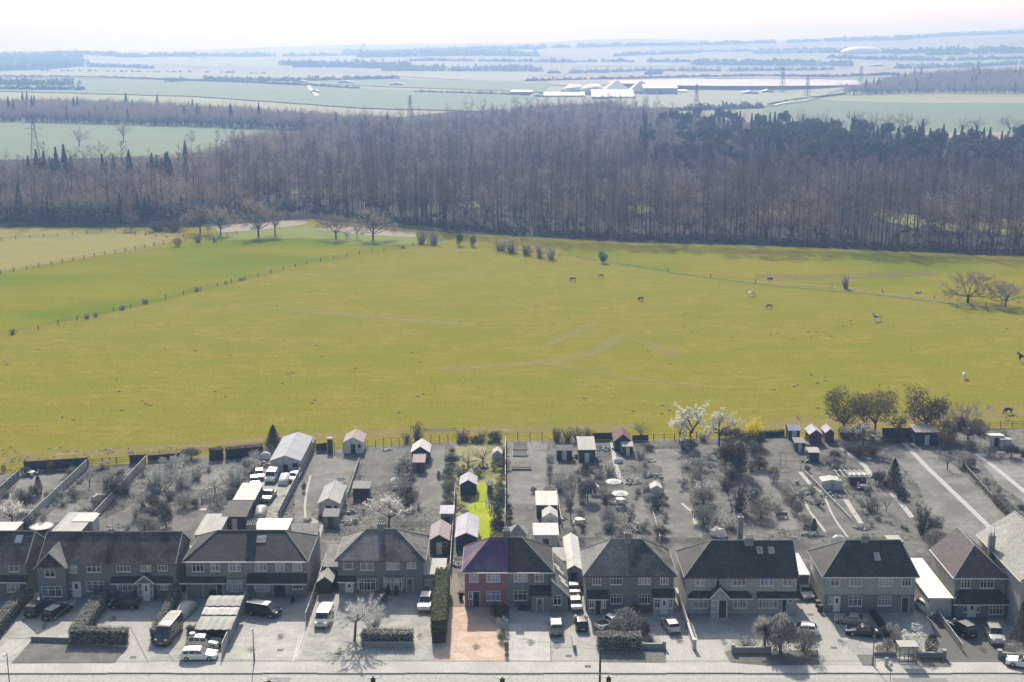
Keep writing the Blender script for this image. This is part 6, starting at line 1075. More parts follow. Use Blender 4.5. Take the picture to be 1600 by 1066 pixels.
fence('dark fence closing the head of the long lawn', Q('B6', 96, 245), Q('B6', 345, 245), 2.3, FW['n']); fence('dark low fence along the long lawn and the end garden', Q('B6', 1030, 775), Q('B6', 765, 475), 1.0, FW['d'], gm(.45)); fence('low fence of the plot with the seat and swing', Q('B5', 1060, 930), Q('B5', 690, 545), .7, FW['p'], gm(.7)); fence('fence by the conifer and long lawn', Q('B6', 330, 740), Q('B6', 205, 620), 1.0, FW['m'], gm(.5)); fence('dark boards between yard shelter and white shed lawn end', Q('B2', 205, 270), Q('B2', 300, 262), 1.6, FW['d']); fence('fence beside the animal shelter', Q('B2', 495, 690), Q('B2', 600, 370), .9, FW['m'], gm(.5))
fence('dark fence behind the red-roofed summerhouse', Q('B4', 140, 255), Q('B4', 320, 250), 1.5, FW['n']); fence('dark boards right of the red-roofed summerhouse', Q('B4', 470, 262), Q('B4', 600, 258), 1.2, FW['n'])
rails('thin post and wire fence behind the white-walled shed', [G(495, 705), G(550, 702), G(660, 693), G(700, 691)], 1.7, 1.6, gm(.1), 3, .045); rails('tall post and wire fence behind the raised beds', [G(790, 690), G(866, 688)], 2.0, 2.6, gm(.08), 3, .05); rails('dark rail fence along the field beside the bare round tree', [G(1005, 690), G(1070, 687), G(1160, 683)], 1.5, 2.4, gm(.06), 2, .06, wire=.03); rails('dark rail fence in front of the mown end garden', [Q('B6', 985, 150), Q('B6', 1279, 145), Q('B6', 1400, 143)], 1.3, 2.2, gm(.07), 3, .06, wire=.04); rails('wire fence behind the shed cluster', [G(1160, 683), G(1235, 680)], 1.4, 2.2, gm(.12), 2, .05)
# ================================================================== rear gardens: planting
g_, d_, l_, pa, sv = LEAF['grey'], LEAF['dark'], LEAF['light'], LEAF['pale'], LEAF['silver']; tg, tl_, td = GTW['g'], GTW['gl'], GTW['gd']
for (c, kind, x, y, yt, w, lab, cr_) in [
    ('B0', 'blossom_1', 110, 890, 585, 270, 'big white-blossom shrub beside the first garden fence', LEAF['white']), ('B0', 'bush_1', 250, 735, 510, 160, 'broad dark evergreen behind the white blossom', d_), ('B0', 'column_1', 382, 590, 398, 75, 'dark egg-shaped cypress on the first lawn', d_), ('B0', 'bush_2', 325, 600, 480, 90, 'dark shrub left of the egg-shaped cypress', d_),
    ('B0', 'ball_1', 503, 352, 250, 100, 'clipped dome with yellow top against the dark field fence', LEAF['gold']), ('B0', 'ball_2', 705, 335, 245, 100, 'dark clipped dome beside the yellow-topped one', d_), ('B0', 'bush_3', 250, 390, 300, 120, 'dark shrub in the corner of the dark field fence', d_), ('B0', 'shrub_1', 255, 310, 215, 90, 'thin bare shrub rising over the dark field fence', GTW['c']), ('B0', 'ball_3', 36, 362, 290, 55, 'small dark rounded tree at the edge of the field', LEAF['dgreen']),
    ('B0', 'bush_4', 290, 905, 765, 160, 'grey bush between the long fence and the trampoline', g_), ('B0', 'loose_1', 430, 860, 700, 140, 'loose pale-leaved shrub by the long boundary fence', l_), ('B0', 'shrub_2', 620, 690, 590, 150, 'low bare shrub in the rough second garden', tg), ('B0', 'loose_2', 720, 620, 500, 170, 'scrubby loose bush in the rough second garden', g_), ('B0', 'shrub_3', 780, 760, 680, 160, 'spindly bare shrub near the white lean-to', tl_),
    ('B0', 'bush_5', 1095, 625, 368, 180, 'tall dark evergreen in the second garden', d_), ('B0', 'shrub_4', 1230, 570, 340, 200, 'wispy grey shrub right of the tall dark evergreen', tg), ('B0', 'bush_1', 1180, 440, 330, 90, 'dark bush behind the wispy shrub', d_), ('B0', 'bush_2', 1400, 390, 285, 90, 'grey bush at the field end of the third fence', g_), ('B0', 'shrub_5', 50, 600, 505, 130, 'low bare shrub along the edge fence', tg), ('B0', 'loose_3', 1400, 700, 560, 190, 'loose pale shrub in the third garden', l_), ('B0', 'bush_3', 1420, 930, 770, 210, 'large grey bush near the ridge of the wide pair', g_), ('B0', 'loose_4', 1330, 820, 690, 120, 'pale straggling shrub beside the third garden lawn', l_), ('B0', 'bush_4', 710, 400, 300, 130, 'grey shrub at the field end of the long boundary fence', g_), ('B0', 'loose_1', 1000, 330, 262, 160, 'pale weeds in front of the ranch rail fence', l_), ('B0', 'loose_3', 1250, 930, 850, 110, 'low pale shrub behind the ridge chimney', l_),
    ('B1', 'shrub_1', 120, 610, 290, 330, 'great pale twiggy shrub in the third garden', tl_), ('B1', 'shrub_2', 330, 560, 275, 240, 'second great pale twiggy shrub, nearer the dark hedge', tl_), ('B1', 'shrub_3', 480, 500, 320, 150, 'grey twiggy shrub sloping along the lawn edge', tg), ('B1', 'bush_1', 430, 300, 172, 200, 'spreading evergreen on the field boundary', LEAF['bluegreen']), ('B1', 'bush_2', 60, 770, 630, 150, 'dark bush under the great twiggy shrub', d_), ('B1', 'bush_3', 185, 965, 685, 170, 'tall dark bush above the gable end', d_), ('B1', 'bush_4', 60, 1010, 855, 170, 'pale grey bush next to the gable end', l_),
    ('B1', 'ball_1', 365, 775, 635, 170, 'clipped grey bush left of the garden gateway', g_), ('B1', 'bush_5', 470, 765, 680, 90, 'dark low bush against the garden gateway', d_), ('B1', 'ball_2', 690, 755, 630, 140, 'clipped grey bush right of the garden gateway', g_), ('B1', 'shrub_4', 890, 570, 275, 320, 'wide pale twiggy shrub by the yard fence', tl_), ('B1', 'shrub_5', 1045, 430, 232, 200, 'pale twiggy shrub at the field corner of the yard', tl_), ('B1', 'loose_2', 820, 690, 560, 200, 'scrubby shrub beside the open yard store', g_), ('B1', 'shrub_1', 1460, 95, 0, 130, 'russet twiggy shrub behind the canvas shelter', GTW['r']), ('B1', 'loose_4', 640, 860, 790, 90, 'flowering clump by the lawn corner', l_), ('B1', 'shrub_2', 600, 420, 340, 90, 'thin shrub on the third lawn', tg),
    ('B2', 'shrub_2', 1040, 185, 60, 110, 'thin russet shrub left of the dark many-stemmed tree', GTW['r']), ('B2', 'ball_3', 1035, 610, 318, 215, 'large round blue-dark evergreen beside the red store', LEAF['bluegreen']), ('B2', 'shrub_3', 1010, 665, 425, 150, 'pale bare shrub in front of the large round evergreen', tl_), ('B2', 'bush_1', 1060, 795, 645, 115, 'dark bush below the large round evergreen', d_), ('B2', 'column_2', 1335, 518, 450, 42, 'left one of two tiny cypresses on the narrow lawn', d_), ('B2', 'ball_1', 1370, 520, 478, 44, 'right tiny bush of the pair on the narrow lawn', d_), ('B2', 'bush_2', 125, 935, 880, 100, 'low bush at the foot of the long curved path', g_), ('B2', 'bush_3', 240, 890, 850, 60, 'pots and shrubs beside the garden room door', d_), ('B2', 'loose_4', 1150, 800, 720, 70, 'thin pale weeds by the narrow lawn', l_), ('B2', 'bush_4', 90, 640, 540, 50, 'dark statue-like bush by the yard fence', d_),
    ('B3', 'shrub_1', 190, 178, 30, 150, 'russet thicket left of the coloured garden head', GTW['r']), ('B3', 'shrub_2', 375, 165, 55, 110, 'russet thicket at the coloured garden head', GTW['r']), ('B3', 'bush_1', 490, 172, 72, 140, 'dark evergreen clump at the coloured garden head', LEAF['dgreen']), ('B3', 'bush_2', 185, 535, 405, 150, 'blue-green shrub left of the smaller navy shed', LEAF['bluegreen']), ('B3', 'bush_3', 60, 650, 515, 150, 'grey-green shrub across the fence from the smaller navy shed', g_), ('B3', 'bush_4', 100, 800, 690, 130, 'yellow-green bush behind the lilac-roofed store', LEAF['green']), ('B3', 'bush_5', 520, 910, 555, 190, 'tall dark green tree-like shrub along the pale fence', LEAF['bluegreen']), ('B3', 'loose_1', 545, 640, 480, 130, 'olive loose shrub above the tall dark one', LEAF['olive']), ('B3', 'bush_1', 500, 985, 875, 140, 'purple-brown shrub near the chimney', LEAF['purple']), ('B3', 'loose_2', 490, 1075, 1000, 110, 'yellowish shrub just behind the ridge of the coloured pair', LEAF['gold']), ('B3', 'bush_3', 560, 330, 255, 70, 'green bush right of the small pale greenhouse', LEAF['green']), ('B3', 'loose_3', 340, 500, 430, 150, 'scattered weeds below the apple trees', LEAF['olive']), ('B3', 'loose_4', 490, 440, 370, 120, 'straw-coloured weeds below the small pale greenhouse', LEAF['gold']), ('B3', 'loose_1', 240, 720, 680, 110, 'reddish dry border in front of the smaller navy shed', LEAF['olive']), ('B3', 'loose_2', 180, 800, 745, 90, 'dry plants on the patio behind the bench', LEAF['gold']),
    ('B3', 'bush_4', 622, 800, 738, 66, 'dark shrub at the pale fence, highest of three by the square lawn', d_), ('B3', 'bush_5', 632, 872, 800, 66, 'dark shrub, middle of three by the square lawn', d_), ('B3', 'bush_1', 626, 935, 868, 60, 'dark shrub, lowest of three by the square lawn', d_), ('B3', 'shrub_3', 1080, 640, 400, 140, 'wispy bare shrub beside the long lawn', tg), ('B3', 'ball_2', 1000, 362, 302, 84, 'pale mushroom-shaped bush on the lawn edge', g_), ('B3', 'bush_2', 850, 655, 590, 66, 'dark bush at the corner of the white-roofed workshop', d_), ('B3', 'bush_3', 1180, 800, 705, 100, 'dark low shrub at the foot of the tall bare tree', d_), ('B3', 'column_1', 1330, 485, 388, 90, 'dark column bush below the tall dark barn', d_), ('B3', 'cascade_1', 1350, 730, 535, 180, 'drooping grey shrub beneath the small parasol', g_), ('B3', 'ball_3', 1000, 440, 395, 44, 'small round plant, first of the row along the lawn edge', d_), ('B3', 'ball_1', 1000, 500, 465, 40, 'small round plant, second of the row along the lawn edge', d_), ('B3', 'ball_2', 1002, 548, 515, 40, 'small round plant, last of the row along the lawn edge', d_),
    ('B4', 'bush_4', 255, 770, 675, 120, 'grey bush left of the parasol table', g_), ('B4', 'bush_5', 270, 965, 815, 160, 'large grey bush below the parasol table', g_), ('B4', 'bush_1', 265, 1010, 915, 100, 'pale bush at the foot of the large grey one', l_), ('B4', 'shrub_1', 185, 600, 470, 140, 'bare shrub above the small parasol', tg), ('B4', 'shrub_2', 280, 545, 440, 130, 'bare shrub along the path to the red-roofed summerhouse', tg), ('B4', 'shrub_3', 540, 405, 310, 120, 'bare shrub right of the red-roofed summerhouse', tg), ('B4', 'bush_2', 610, 338, 280, 100, 'dark bush with a white top beside the field fence', d_), ('B4', 'shrub_4', 660, 830, 690, 170, 'dark twiggy shrub in front of the middle greenhouse', td), ('B4', 'shrub_5', 580, 710, 585, 100, 'twiggy shrub left of the middle greenhouse', tg), ('B4', 'bush_3', 742, 780, 705, 66, 'dark bush right of the middle greenhouse', d_), ('B4', 'bush_4', 700, 1060, 945, 140, 'dark bush by the leaning fence', d_), ('B4', 'loose_1', 895, 650, 565, 120, 'straggling shrub on the wide rough lawn', g_), ('B4', 'shrub_1', 1000, 610, 420, 150, 'bare shrub in the scrub of the long garden', tg), ('B4', 'bush_5', 1060, 785, 630, 240, 'wide grey shrub in the scrub of the long garden', g_), ('B4', 'bush_1', 1055, 950, 785, 220, 'dark wide shrub behind the long hipped pair', g_), ('B4', 'shrub_2', 1155, 965, 790, 190, 'pale bare shrub beside the dark wide one', tl_), ('B4', 'loose_2', 1170, 1045, 955, 130, 'white-flowering low shrub behind the tall rear chimney', pa), ('B4', 'bush_2', 955, 335, 235, 160, 'grey shrub behind the tiny pale store', g_), ('B4', 'loose_3', 1030, 500, 400, 170, 'pale scrub in the field end of the long garden', l_), ('B4', 'shrub_3', 930, 480, 380, 150, 'wispy scrub left of the pale scrub', tl_), ('B4', 'shrub_4', 1060, 260, 160, 130, 'bare thicket below the cream blossom trees', tg), ('B4', 'loose_4', 560, 1000, 900, 140, 'pale weeds behind the hipped pair with porches', l_), ('B4', 'loose_1', 380, 1040, 950, 120, 'pale flowers behind the tall chimney', l_), ('B4', 'bush_3', 130, 520, 465, 80, 'grey shrub at the path of the white bags', g_),
    ('B5', 'bush_1', 110, 510, 210, 230, 'largest dark evergreen in the scrubby boundary', d_), ('B5', 'bush_2', 20, 480, 230, 160, 'dark evergreen left of the largest one', d_), ('B5', 'bush_3', 250, 370, 245, 130, 'grey evergreen near the yellow gorse', g_), ('B5', 'bush_4', 300, 500, 375, 160, 'dark purple-leaved shrub on the boundary', d_), ('B5', 'loose_2', 235, 510, 385, 110, 'silvery shrub in front of the largest evergreen', sv), ('B5', 'ball_3', 418, 600, 468, 105, 'dark clipped ball at the lawn edge', d_), ('B5', 'shrub_1', 130, 850, 535, 240, 'huge dark twiggy shrub along the boundary', td), ('B5', 'shrub_2', 255, 770, 615, 190, 'dark twiggy shrub beside the huge one', td), ('B5', 'ball_1', 315, 905, 728, 205, 'large clipped round shrub behind the flat extension', g_), ('B5', 'loose_3', 450, 880, 765, 110, 'loose shrub right of the large clipped round one', g_), ('B5', 'shrub_3', 60, 985, 800, 140, 'pale bare shrub beside the tall rear chimney', tl_), ('B5', 'ball_2', 520, 755, 622, 108, 'pale lollipop-round bush on the lawn', l_), ('B5', 'bush_5', 615, 875, 742, 115, 'grey bush at the bend of the lawn edge', g_), ('B5', 'bush_1', 680, 965, 855, 115, 'pale bush on the white lawn edging', l_), ('B5', 'column_3', 755, 1012, 905, 54, 'narrow dark clipped bush near the white edging', d_), ('B5', 'ball_3', 745, 715, 648, 58, 'small clipped ball at the terrace steps', d_), ('B5', 'loose_4', 660, 745, 655, 100, 'flower border left of the terrace steps', l_), ('B5', 'loose_1', 790, 805, 718, 90, 'flower clump at the corner of the curved lawn', l_), ('B5', 'shrub_4', 1230, 840, 695, 180, 'bare orchard thicket by the vegetable plot', tg), ('B5', 'bush_2', 940, 510, 455, 70, 'dark bush left of the pergola', d_), ('B5', 'bush_3', 700, 520, 455, 60, 'dark bush beside the timber path', d_), ('B5', 'bush_4', 1120, 400, 290, 140, 'dark hedge under the silver blossom tree', d_), ('B5', 'bush_5', 1240, 380, 300, 130, 'dark shrubbery right of the silver blossom tree', d_),
    ('B6', 'loose_1', 640, 330, 140, 190, 'olive-green feathery tree by the big dark shed', LEAF['olive']), ('B6', 'loose_2', 900, 200, 50, 150, 'yellowish feathery shrub at the field boundary', LEAF['olive']), ('B6', 'bush_1', 775, 475, 348, 180, 'pale grey shrub at the head of the dark low fence', l_), ('B6', 'bush_2', 838, 480, 385, 90, 'dark clipped shrub beside the pale grey one', d_), ('B6', 'conifer_1', 195, 625, 402, 150, 'dark teardrop conifer at the edge of the long lawn', d_), ('B6', 'bush_3', 230, 735, 605, 120, 'dark shrub below the teardrop conifer', d_), ('B6', 'bush_4', 70, 625, 480, 120, 'dark shrub left of the teardrop conifer', d_), ('B6', 'shrub_5', 430, 1030, 715, 190, 'tall brushy dark shrub beside the long lawn', td), ('B6', 'bush_5', 540, 1010, 885, 140, 'dark shrub in the shadow of the tall brushy one', d_), ('A6', 'ball_1', 440, 150, 30, 165, 'wide clipped grey bush behind the rendered pair', g_), ('B6', 'ball_2', 990, 392, 305, 125, 'dark clipped block, first of the shrubs below the chicken house', g_), ('B6', 'ball_3', 1090, 402, 355, 66, 'small clipped ball below the chicken house', g_), ('B6', 'bush_1', 1170, 398, 275, 140, 'taller dark shrub right of the small clipped ball', d_), ('B6', 'bush_2', 1262, 385, 320, 80, 'grey shrub at the right end below the chicken house', g_), ('B6', 'loose_3', 960, 610, 560, 70, 'straggling plant along the dark low fence', g_), ('B6', 'loose_4', 1060, 700, 640, 80, 'second straggling plant along the dark low fence', g_), ('B6', 'loose_1', 1130, 260, 170, 90, 'pale shrub behind the chicken house', LEAF['gold']), ('B6', 'bush_3', 830, 330, 240, 110, 'scrub on the path to the field', g_), ('B6', 'bush_4', 1255, 830, 780, 70, 'dark round shrub on the mown end garden', d_)]:
    pl(kind, c, x, y, yt, w, lab, cr_, 'shrub')
for (c, kind, x, y, yt, w, lab, cr_) in [
    ('B0', 'fruit_1', 885, 505, 305, 150, 'small bare fruit tree in the rough second garden', tg), ('B1', 'fruit_2', 670, 642, 455, 190, 'small pruned fruit tree on the third lawn', td), ('B1', 'conifer_2', 1238, 172, -44, 180, 'tall dark cypress on the field boundary', LEAF['dgreen']), ('B2', 'shrub_4', 1140, 170, -59, 130, 'dark many-stemmed pollard at the field fence', td), ('B2', 'blossom_2', 870, 968, 645, 350, 'wide pale blossoming tree behind the grey-roofed bay pair', pa),
    ('B3', 'fruit_3', 385, 408, 185, 230, 'larger bare apple tree with curved trunk in the coloured garden', M_twig), ('B3', 'fruit_4', 240, 440, 225, 200, 'leaning bare apple tree in the coloured garden', M_twig), ('B3', 'round_1', 1195, 935, 395, 230, 'tall bare tree behind the shared drive', tg), ('B4', 'round_2', 545, 255, 75, 180, 'bare round-headed tree at the field fence beside the red roof', GTW['c']), ('B5', 'blossom_3', 1150, 335, 55, 300, 'silvery blossoming tree at the head of the long lawn', sv), ('B5', 'fruit_1', 890, 480, 360, 120, 'espaliered bare fruit tree by the shed cluster', tg), ('B5', 'fruit_2', 1010, 475, 350, 100, 'bare fruit tree near the silver blossom', tg), ('B6', 'fruit_3', 640, 505, 325, 170, 'young bare tree on the long lawn', tg), ('B6', 'fruit_4', 60, 840, 685, 110, 'left bare fruit tree of the orchard plot', tg), ('B6', 'fruit_1', 130, 855, 700, 110, 'right bare fruit tree of the orchard plot', tg),
    ('P', 'blossom_1', 1081, 700, 616, 56, 'tallest cream-blossom tree on the field boundary', LEAF['cream']), ('P', 'blossom_2', 1124, 697, 630, 48, 'second cream-blossom tree on the field boundary', LEAF['cream']), ('P', 'blossom_3', 1062, 694, 640, 30, 'small cream-blossom tree left of the tallest one', LEAF['cream']), ('P', 'leafy_3', 1318, 680, 606, 70, 'dense olive-brown tree left of two at the shed cluster', LEAF['olive']), ('P', 'leafy_1', 1367, 678, 606, 70, 'dense olive-brown tree right of two at the shed cluster', LEAF['olive']), ('P', 'leafy_2', 1446, 678, 607, 72, 'dense brown tree behind the big dark shed', LEAF['purple']), ('P', 'oak_1', 1512, 694, 622, 52, 'open brown tree by the rail fence of the end garden', GTW['c'])]:
    pl(kind, c, x, y, yt, w, lab, cr_, 'tree', bark=M_bark if c == 'P' or 'coloured' in lab else None)
pl('bush_1', 'P', 1177, 694, 649, 28, 'bright yellow gorse bush at the field boundary', LEAF['yellow']); pl('bush_2', 'P', 1178, 700, 672, 38, 'dark green bush under the yellow gorse', LEAF['dgreen'])
for i, (x, w, lab) in enumerate(((870, 26, 'first russet clump of the twiggy field hedge by the barn'), (887, 26, 'second russet clump of the twiggy field hedge by the barn'), (903, 26, 'third russet clump of the twiggy field hedge by the barn'), (918, 22, 'last russet clump of the twiggy field hedge by the barn'))): pl('shrub_%d' % (1 + i), 'P', x, 690, 662, w, lab, GTW['r'])
for i, (x, w, lab) in enumerate(((1405, 34, 'olive scrub right of the dark lawn fence'), (1475, 40, 'grey-green scrub between the dense brown tree and the open brown one'))): pl('loose_%d' % (1 + i), 'P', x, 690, 650, w, lab, LEAF['olive'])
hedge('field_hedge', 'dark reddish hedge along the field at the third garden', Q('B1', 612, 305), Q('B1', 745, 292), 1.5, 2.2, LEAF['purple'], seed=21); hedge('field_hedge', 'longer dark reddish hedge along the field up to the cypress', Q('B1', 775, 292), Q('B1', 1135, 258), 1.6, 2.1, LEAF['purple'], seed=22); hedge('garden_hedge', 'thick grey hedge stepping down beside the end garden', Q('B6', 1045, 765), Q('B6', 1210, 935), 1.5, 1.5, LEAF['grey'], seed=23); hedge('garden_hedge', 'hedge at the house end of the end garden', Q('B6', 1220, 940), Q('B6', 1330, 1050), 1.6, 1.3, LEAF['grey'], seed=24); hedge('garden_hedge', 'low dark hedge behind the wire fence of the shed cluster', Q('B5', 325, 225), Q('B5', 505, 215), 1.0, 1.1, LEAF['dgreen'], seed=25)
# garden gateway in the third garden
gp = Q('B1', 545, 800); r = thing('garden_gateway', 'narrow timber gateway with a paved ramp between clipped bushes', 'gate', (gp.x, gp.y, 0))
for s in (-1, 1): MB().box(s * .75 - .06, 2.5, 0, s * .75 + .06, 2.62, 1.6).build('post', gm(.15), r)
for k in range(6): MB().box(-.65 + k * .22, 2.53, .1, -.5 + k * .22, 2.58, 1.3).build('slat', gm(.3), r)
MB().box(-.6, -.2, .0, .6, 2.45, .08).build('ramp', gm(.42), r)
# planted strips and overgrown boundaries: look-alike shrubs in rows
def inpoly(px, py, poly):
    c = False
    for i in range(len(poly)):
        (a, b), (d, e) = poly[i], poly[i - 1]
        if (b > py) != (e > py) and px < (d - a) * (py - b) / (e - b) + a: c = not c
    return c
br = random.Random(31)
for (c, a, b, n, hmin, hmax, lab, mats) in [
    ('B4', (1120, 1010), (940, 330), 16, 1.0, 3.0, 'untrimmed shrub in the scrubby strip behind the long hipped pair', [tl_, g_, l_, tg]), ('B4', (640, 900), (560, 420), 8, .7, 1.8, 'low shrub in the planted strip past the middle greenhouse', [g_, l_, tg]), ('B4', (60, 1060), (20, 470), 8, .8, 2.0, 'shrub in the planted strip left of the small parasol', [d_, g_, tg]), ('B4', (280, 1040), (180, 440), 10, .7, 1.8, 'shrub in the planted strip behind the parasol table', [g_, l_, tg]),
    ('B5', (430, 620), (780, 1020), 10, .6, 1.4, 'border plant along the white-edged lawn of the flat extension house', [g_, l_, d_]), ('B5', (1030, 500), (1279, 820), 9, .6, 1.6, 'border plant along the path beside the pergola', [tg, g_, l_]), ('B5', (840, 470), (1060, 330), 7, .7, 2.2, 'straggling shrub between the shed cluster and the silver blossom tree', [tg, d_, l_]), ('B5', (10, 700), (180, 400), 8, 1.2, 3.0, 'dense shrub in the dark boundary thicket near the gorse', [d_, td, g_]),
    ('B0', (210, 930), (560, 560), 9, .6, 1.6, 'shrub along the first long boundary fence', [g_, l_, d_]), ('B0', (860, 800), (1330, 380), 10, .8, 2.2, 'shrub along the second long boundary fence', [d_, tg, g_, tl_]), ('B0', (500, 700), (820, 420), 8, .5, 1.3, 'low scrub in the rough second garden', [tl_, l_, tg]), ('B1', (0, 660), (330, 330), 13, 1.3, 3.0, 'pale twiggy shrub in the thicket of the third garden', [tl_, tl_, l_, tg]), ('B1', (830, 650), (1100, 270), 10, 1.2, 3.0, 'pale twiggy shrub along the yard fence', [tl_, tl_, g_]), ('B1', (20, 900), (250, 660), 7, 1.2, 2.6, 'dark bush above the gable end of the wide pair', [d_, g_, l_]),
    ('B2', (1010, 830), (1080, 520), 6, .8, 2.0, 'shrub along the narrow lawn of the red-roofed store', [d_, g_, tl_]), ('B2', (700, 1000), (1010, 800), 6, .7, 1.6, 'low shrub around the wide blossoming tree', [l_, tl_, g_]), ('B3', (40, 800), (110, 250), 9, .8, 2.2, 'shrub on the boundary left of the coloured garden', [LEAF['bluegreen'], g_, LEAF['olive']]), ('B3', (560, 980), (570, 250), 9, .8, 2.4, 'shrub along the pale fence inside the coloured garden', [LEAF['bluegreen'], LEAF['olive'], LEAF['dgreen']]), ('B3', (150, 430), (540, 400), 9, .4, 1.1, 'weedy clump under the bare apple trees', [LEAF['olive'], LEAF['gold'], M_twig]), ('B3', (120, 180), (560, 190), 9, .8, 2.0, 'twiggy clump in the thicket across the coloured garden head', [GTW['r'], M_twig, LEAF['dgreen']]),
    ('B4', (760, 1040), (700, 560), 9, .6, 1.7, 'pale straggling shrub on the wide rough lawn behind the porched pair', [tl_, l_, g_]), ('B4', (420, 1040), (520, 660), 9, .6, 1.6, 'pale shrub between the parasol table and the middle greenhouse', [l_, tl_, g_]), ('B3', (1100, 640), (1300, 420), 8, .7, 2.0, 'pale twiggy shrub around the tall bare tree by the shared drive', [tl_, tg, l_]), ('B5', (560, 760), (760, 640), 9, .5, 1.2, 'flowering clump on the terrace below the goal frame', [l_, pa, g_]), ('B5', (1080, 700), (1250, 980), 9, .6, 1.5, 'pale clump in the vegetable plot beside the pergola', [l_, tl_, tg]), ('B6', (20, 900), (330, 1010), 7, .5, 1.3, 'low clump at the house end of the orchard plot', [l_, g_, tl_]), ('B2', (560, 960), (760, 640), 7, .5, 1.3, 'scrubby clump near the open animal shelter', [tl_, l_, g_]),
    ('B6', (770, 470), (1060, 760), 9, .5, 1.3, 'pale border plant beyond the dark low fence', [l_, tl_, g_]), ('B6', (20, 560), (310, 780), 8, .6, 1.6, 'border shrub beside the teardrop conifer', [d_, g_, l_]), ('B6', (600, 130), (980, 210), 9, 1.0, 3.0, 'olive scrub at the field end of the long lawn', [LEAF['olive'], tg, LEAF['purple']]), ('B6', (1180, 330), (1330, 420), 5, .8, 1.8, 'grey shrub in the row below the chicken house', [g_, d_]), ('B5', (20, 230), (320, 250), 9, 1.0, 2.6, 'dark green shrub along the field boundary by the gorse', [LEAF['dgreen'], d_, LEAF['bluegreen']]), ('B5', (930, 230), (1279, 260), 8, 1.0, 2.6, 'dark shrub under the olive-brown trees', [LEAF['dgreen'], d_, LEAF['purple']])]:
    for i in range(n):
        t = (i + br.uniform(.1, .9)) / n; p = Q(c, lerp(a[0], b[0], t) + br.uniform(-14, 14), lerp(a[1], b[1], t) + br.uniform(-10, 10)); m_ = br.choice(mats); h = br.uniform(hmin, hmax); tw_ = m_ in (tl_, tg, td, M_twig, GTW['r'])
        plant(('shrub_%d' if tw_ else br.choice(('bush_%d', 'loose_%d'))) % br.randint(1, 4), p, h, h * br.uniform(.9, 1.5), lab, 'shrub', 'boundary_shrub', m_, None, 'planting: ' + lab)
# ground scatter of weeds and tussocks in the rough gardens
sc = MB(); sr = random.Random(77)
for _ in range(9000):
    px, py = sr.uniform(-10, 1610), sr.uniform(700, 845); p = G(px, py)
    if mnoise.noise(Vector((p.x / 7, p.y / 7, 2))) < -.08 or any(inpoly(p.x, p.y, q) for q in KEEP): continue
    for k in range(4): leaf_quad(sc, p + Vector((sr.gauss(0, .2), sr.gauss(0, .2), sr.uniform(.03, .22))), Vector((sr.gauss(0, .6), sr.gauss(0, .6), 1)).normalized(), sr.uniform(.07, .2), sr)
tag(sc.build('tussocks', mk('tussock', .06, .42, scale=.45, rough=.95, thr=(.4, .6)), uv=False), 'weeds, tussocks and leaf litter scattered over the rough rear gardens', 'weeds', kind='stuff')
# ================================================================== pasture: fences, trees, horses
def gl_pts(*pp): return [G(*p) for p in pp]
M_post = mk('weathered_post', (.085, .075, .06), (.12, .1, .085), scale=3)
rails('long post and wire fence between the olive pasture and the green meadow', gl_pts((-20, 531), (60, 515), (150, 494), (230, 475), (340, 448), (480, 413), (600, 391), (690, 378)), 1.4, 7.5, M_post, 2, .09, wire=.03); rails('post and rail fence between the green meadow and the yellow paddock', gl_pts((-20, 432), (80, 414), (180, 396), (270, 379), (330, 371)), 1.5, 5.5, M_post, 2, .1, wire=.05); rails('far post fence along the foot of the left wood', gl_pts((-20, 378), (90, 369), (180, 361)), 1.4, 6, M_post, 2, .1, wire=.04); rails('far paddock fence below the hedge trees', gl_pts((180, 363), (260, 372), (340, 370), (370, 366)), 1.4, 6, M_post, 2, .1, wire=.04); rails('sparse wire fence crossing the right of the pasture', gl_pts((980, 417), (1180, 442), (1300, 450), (1460, 467), (1540, 478), (1630, 490)), 1.3, 17, M_post, 1, .09, wire=.015)
for i, (px, py, top, w, lab) in enumerate([(20, 522, 510, 12, 'dark bush on the meadow fence at the picture edge'), (136, 498, 487, 12, 'small dark bush on the meadow fence, leftmost of a pair'), (150, 495, 486, 9, 'small upright bush on the meadow fence, right of the pair'), (192, 484, 474, 14, 'low spreading bush on the meadow fence'), (226, 474, 463, 13, 'rounded bush on the meadow fence'), (307, 455, 446, 13, 'dark bush halfway along the meadow fence'), (377, 438, 432, 13, 'flat bush on the meadow fence past halfway'), (630, 388, 380, 9, 'tiny bush near the far end of the meadow fence'), (352, 444, 438, 7, 'tiny bush between the halfway and the flat bush')]): pl('shrub_%d' % (1 + i % 5), 'P', px, py, top, w, lab, M_twig, 'shrub', bark=M_bark)
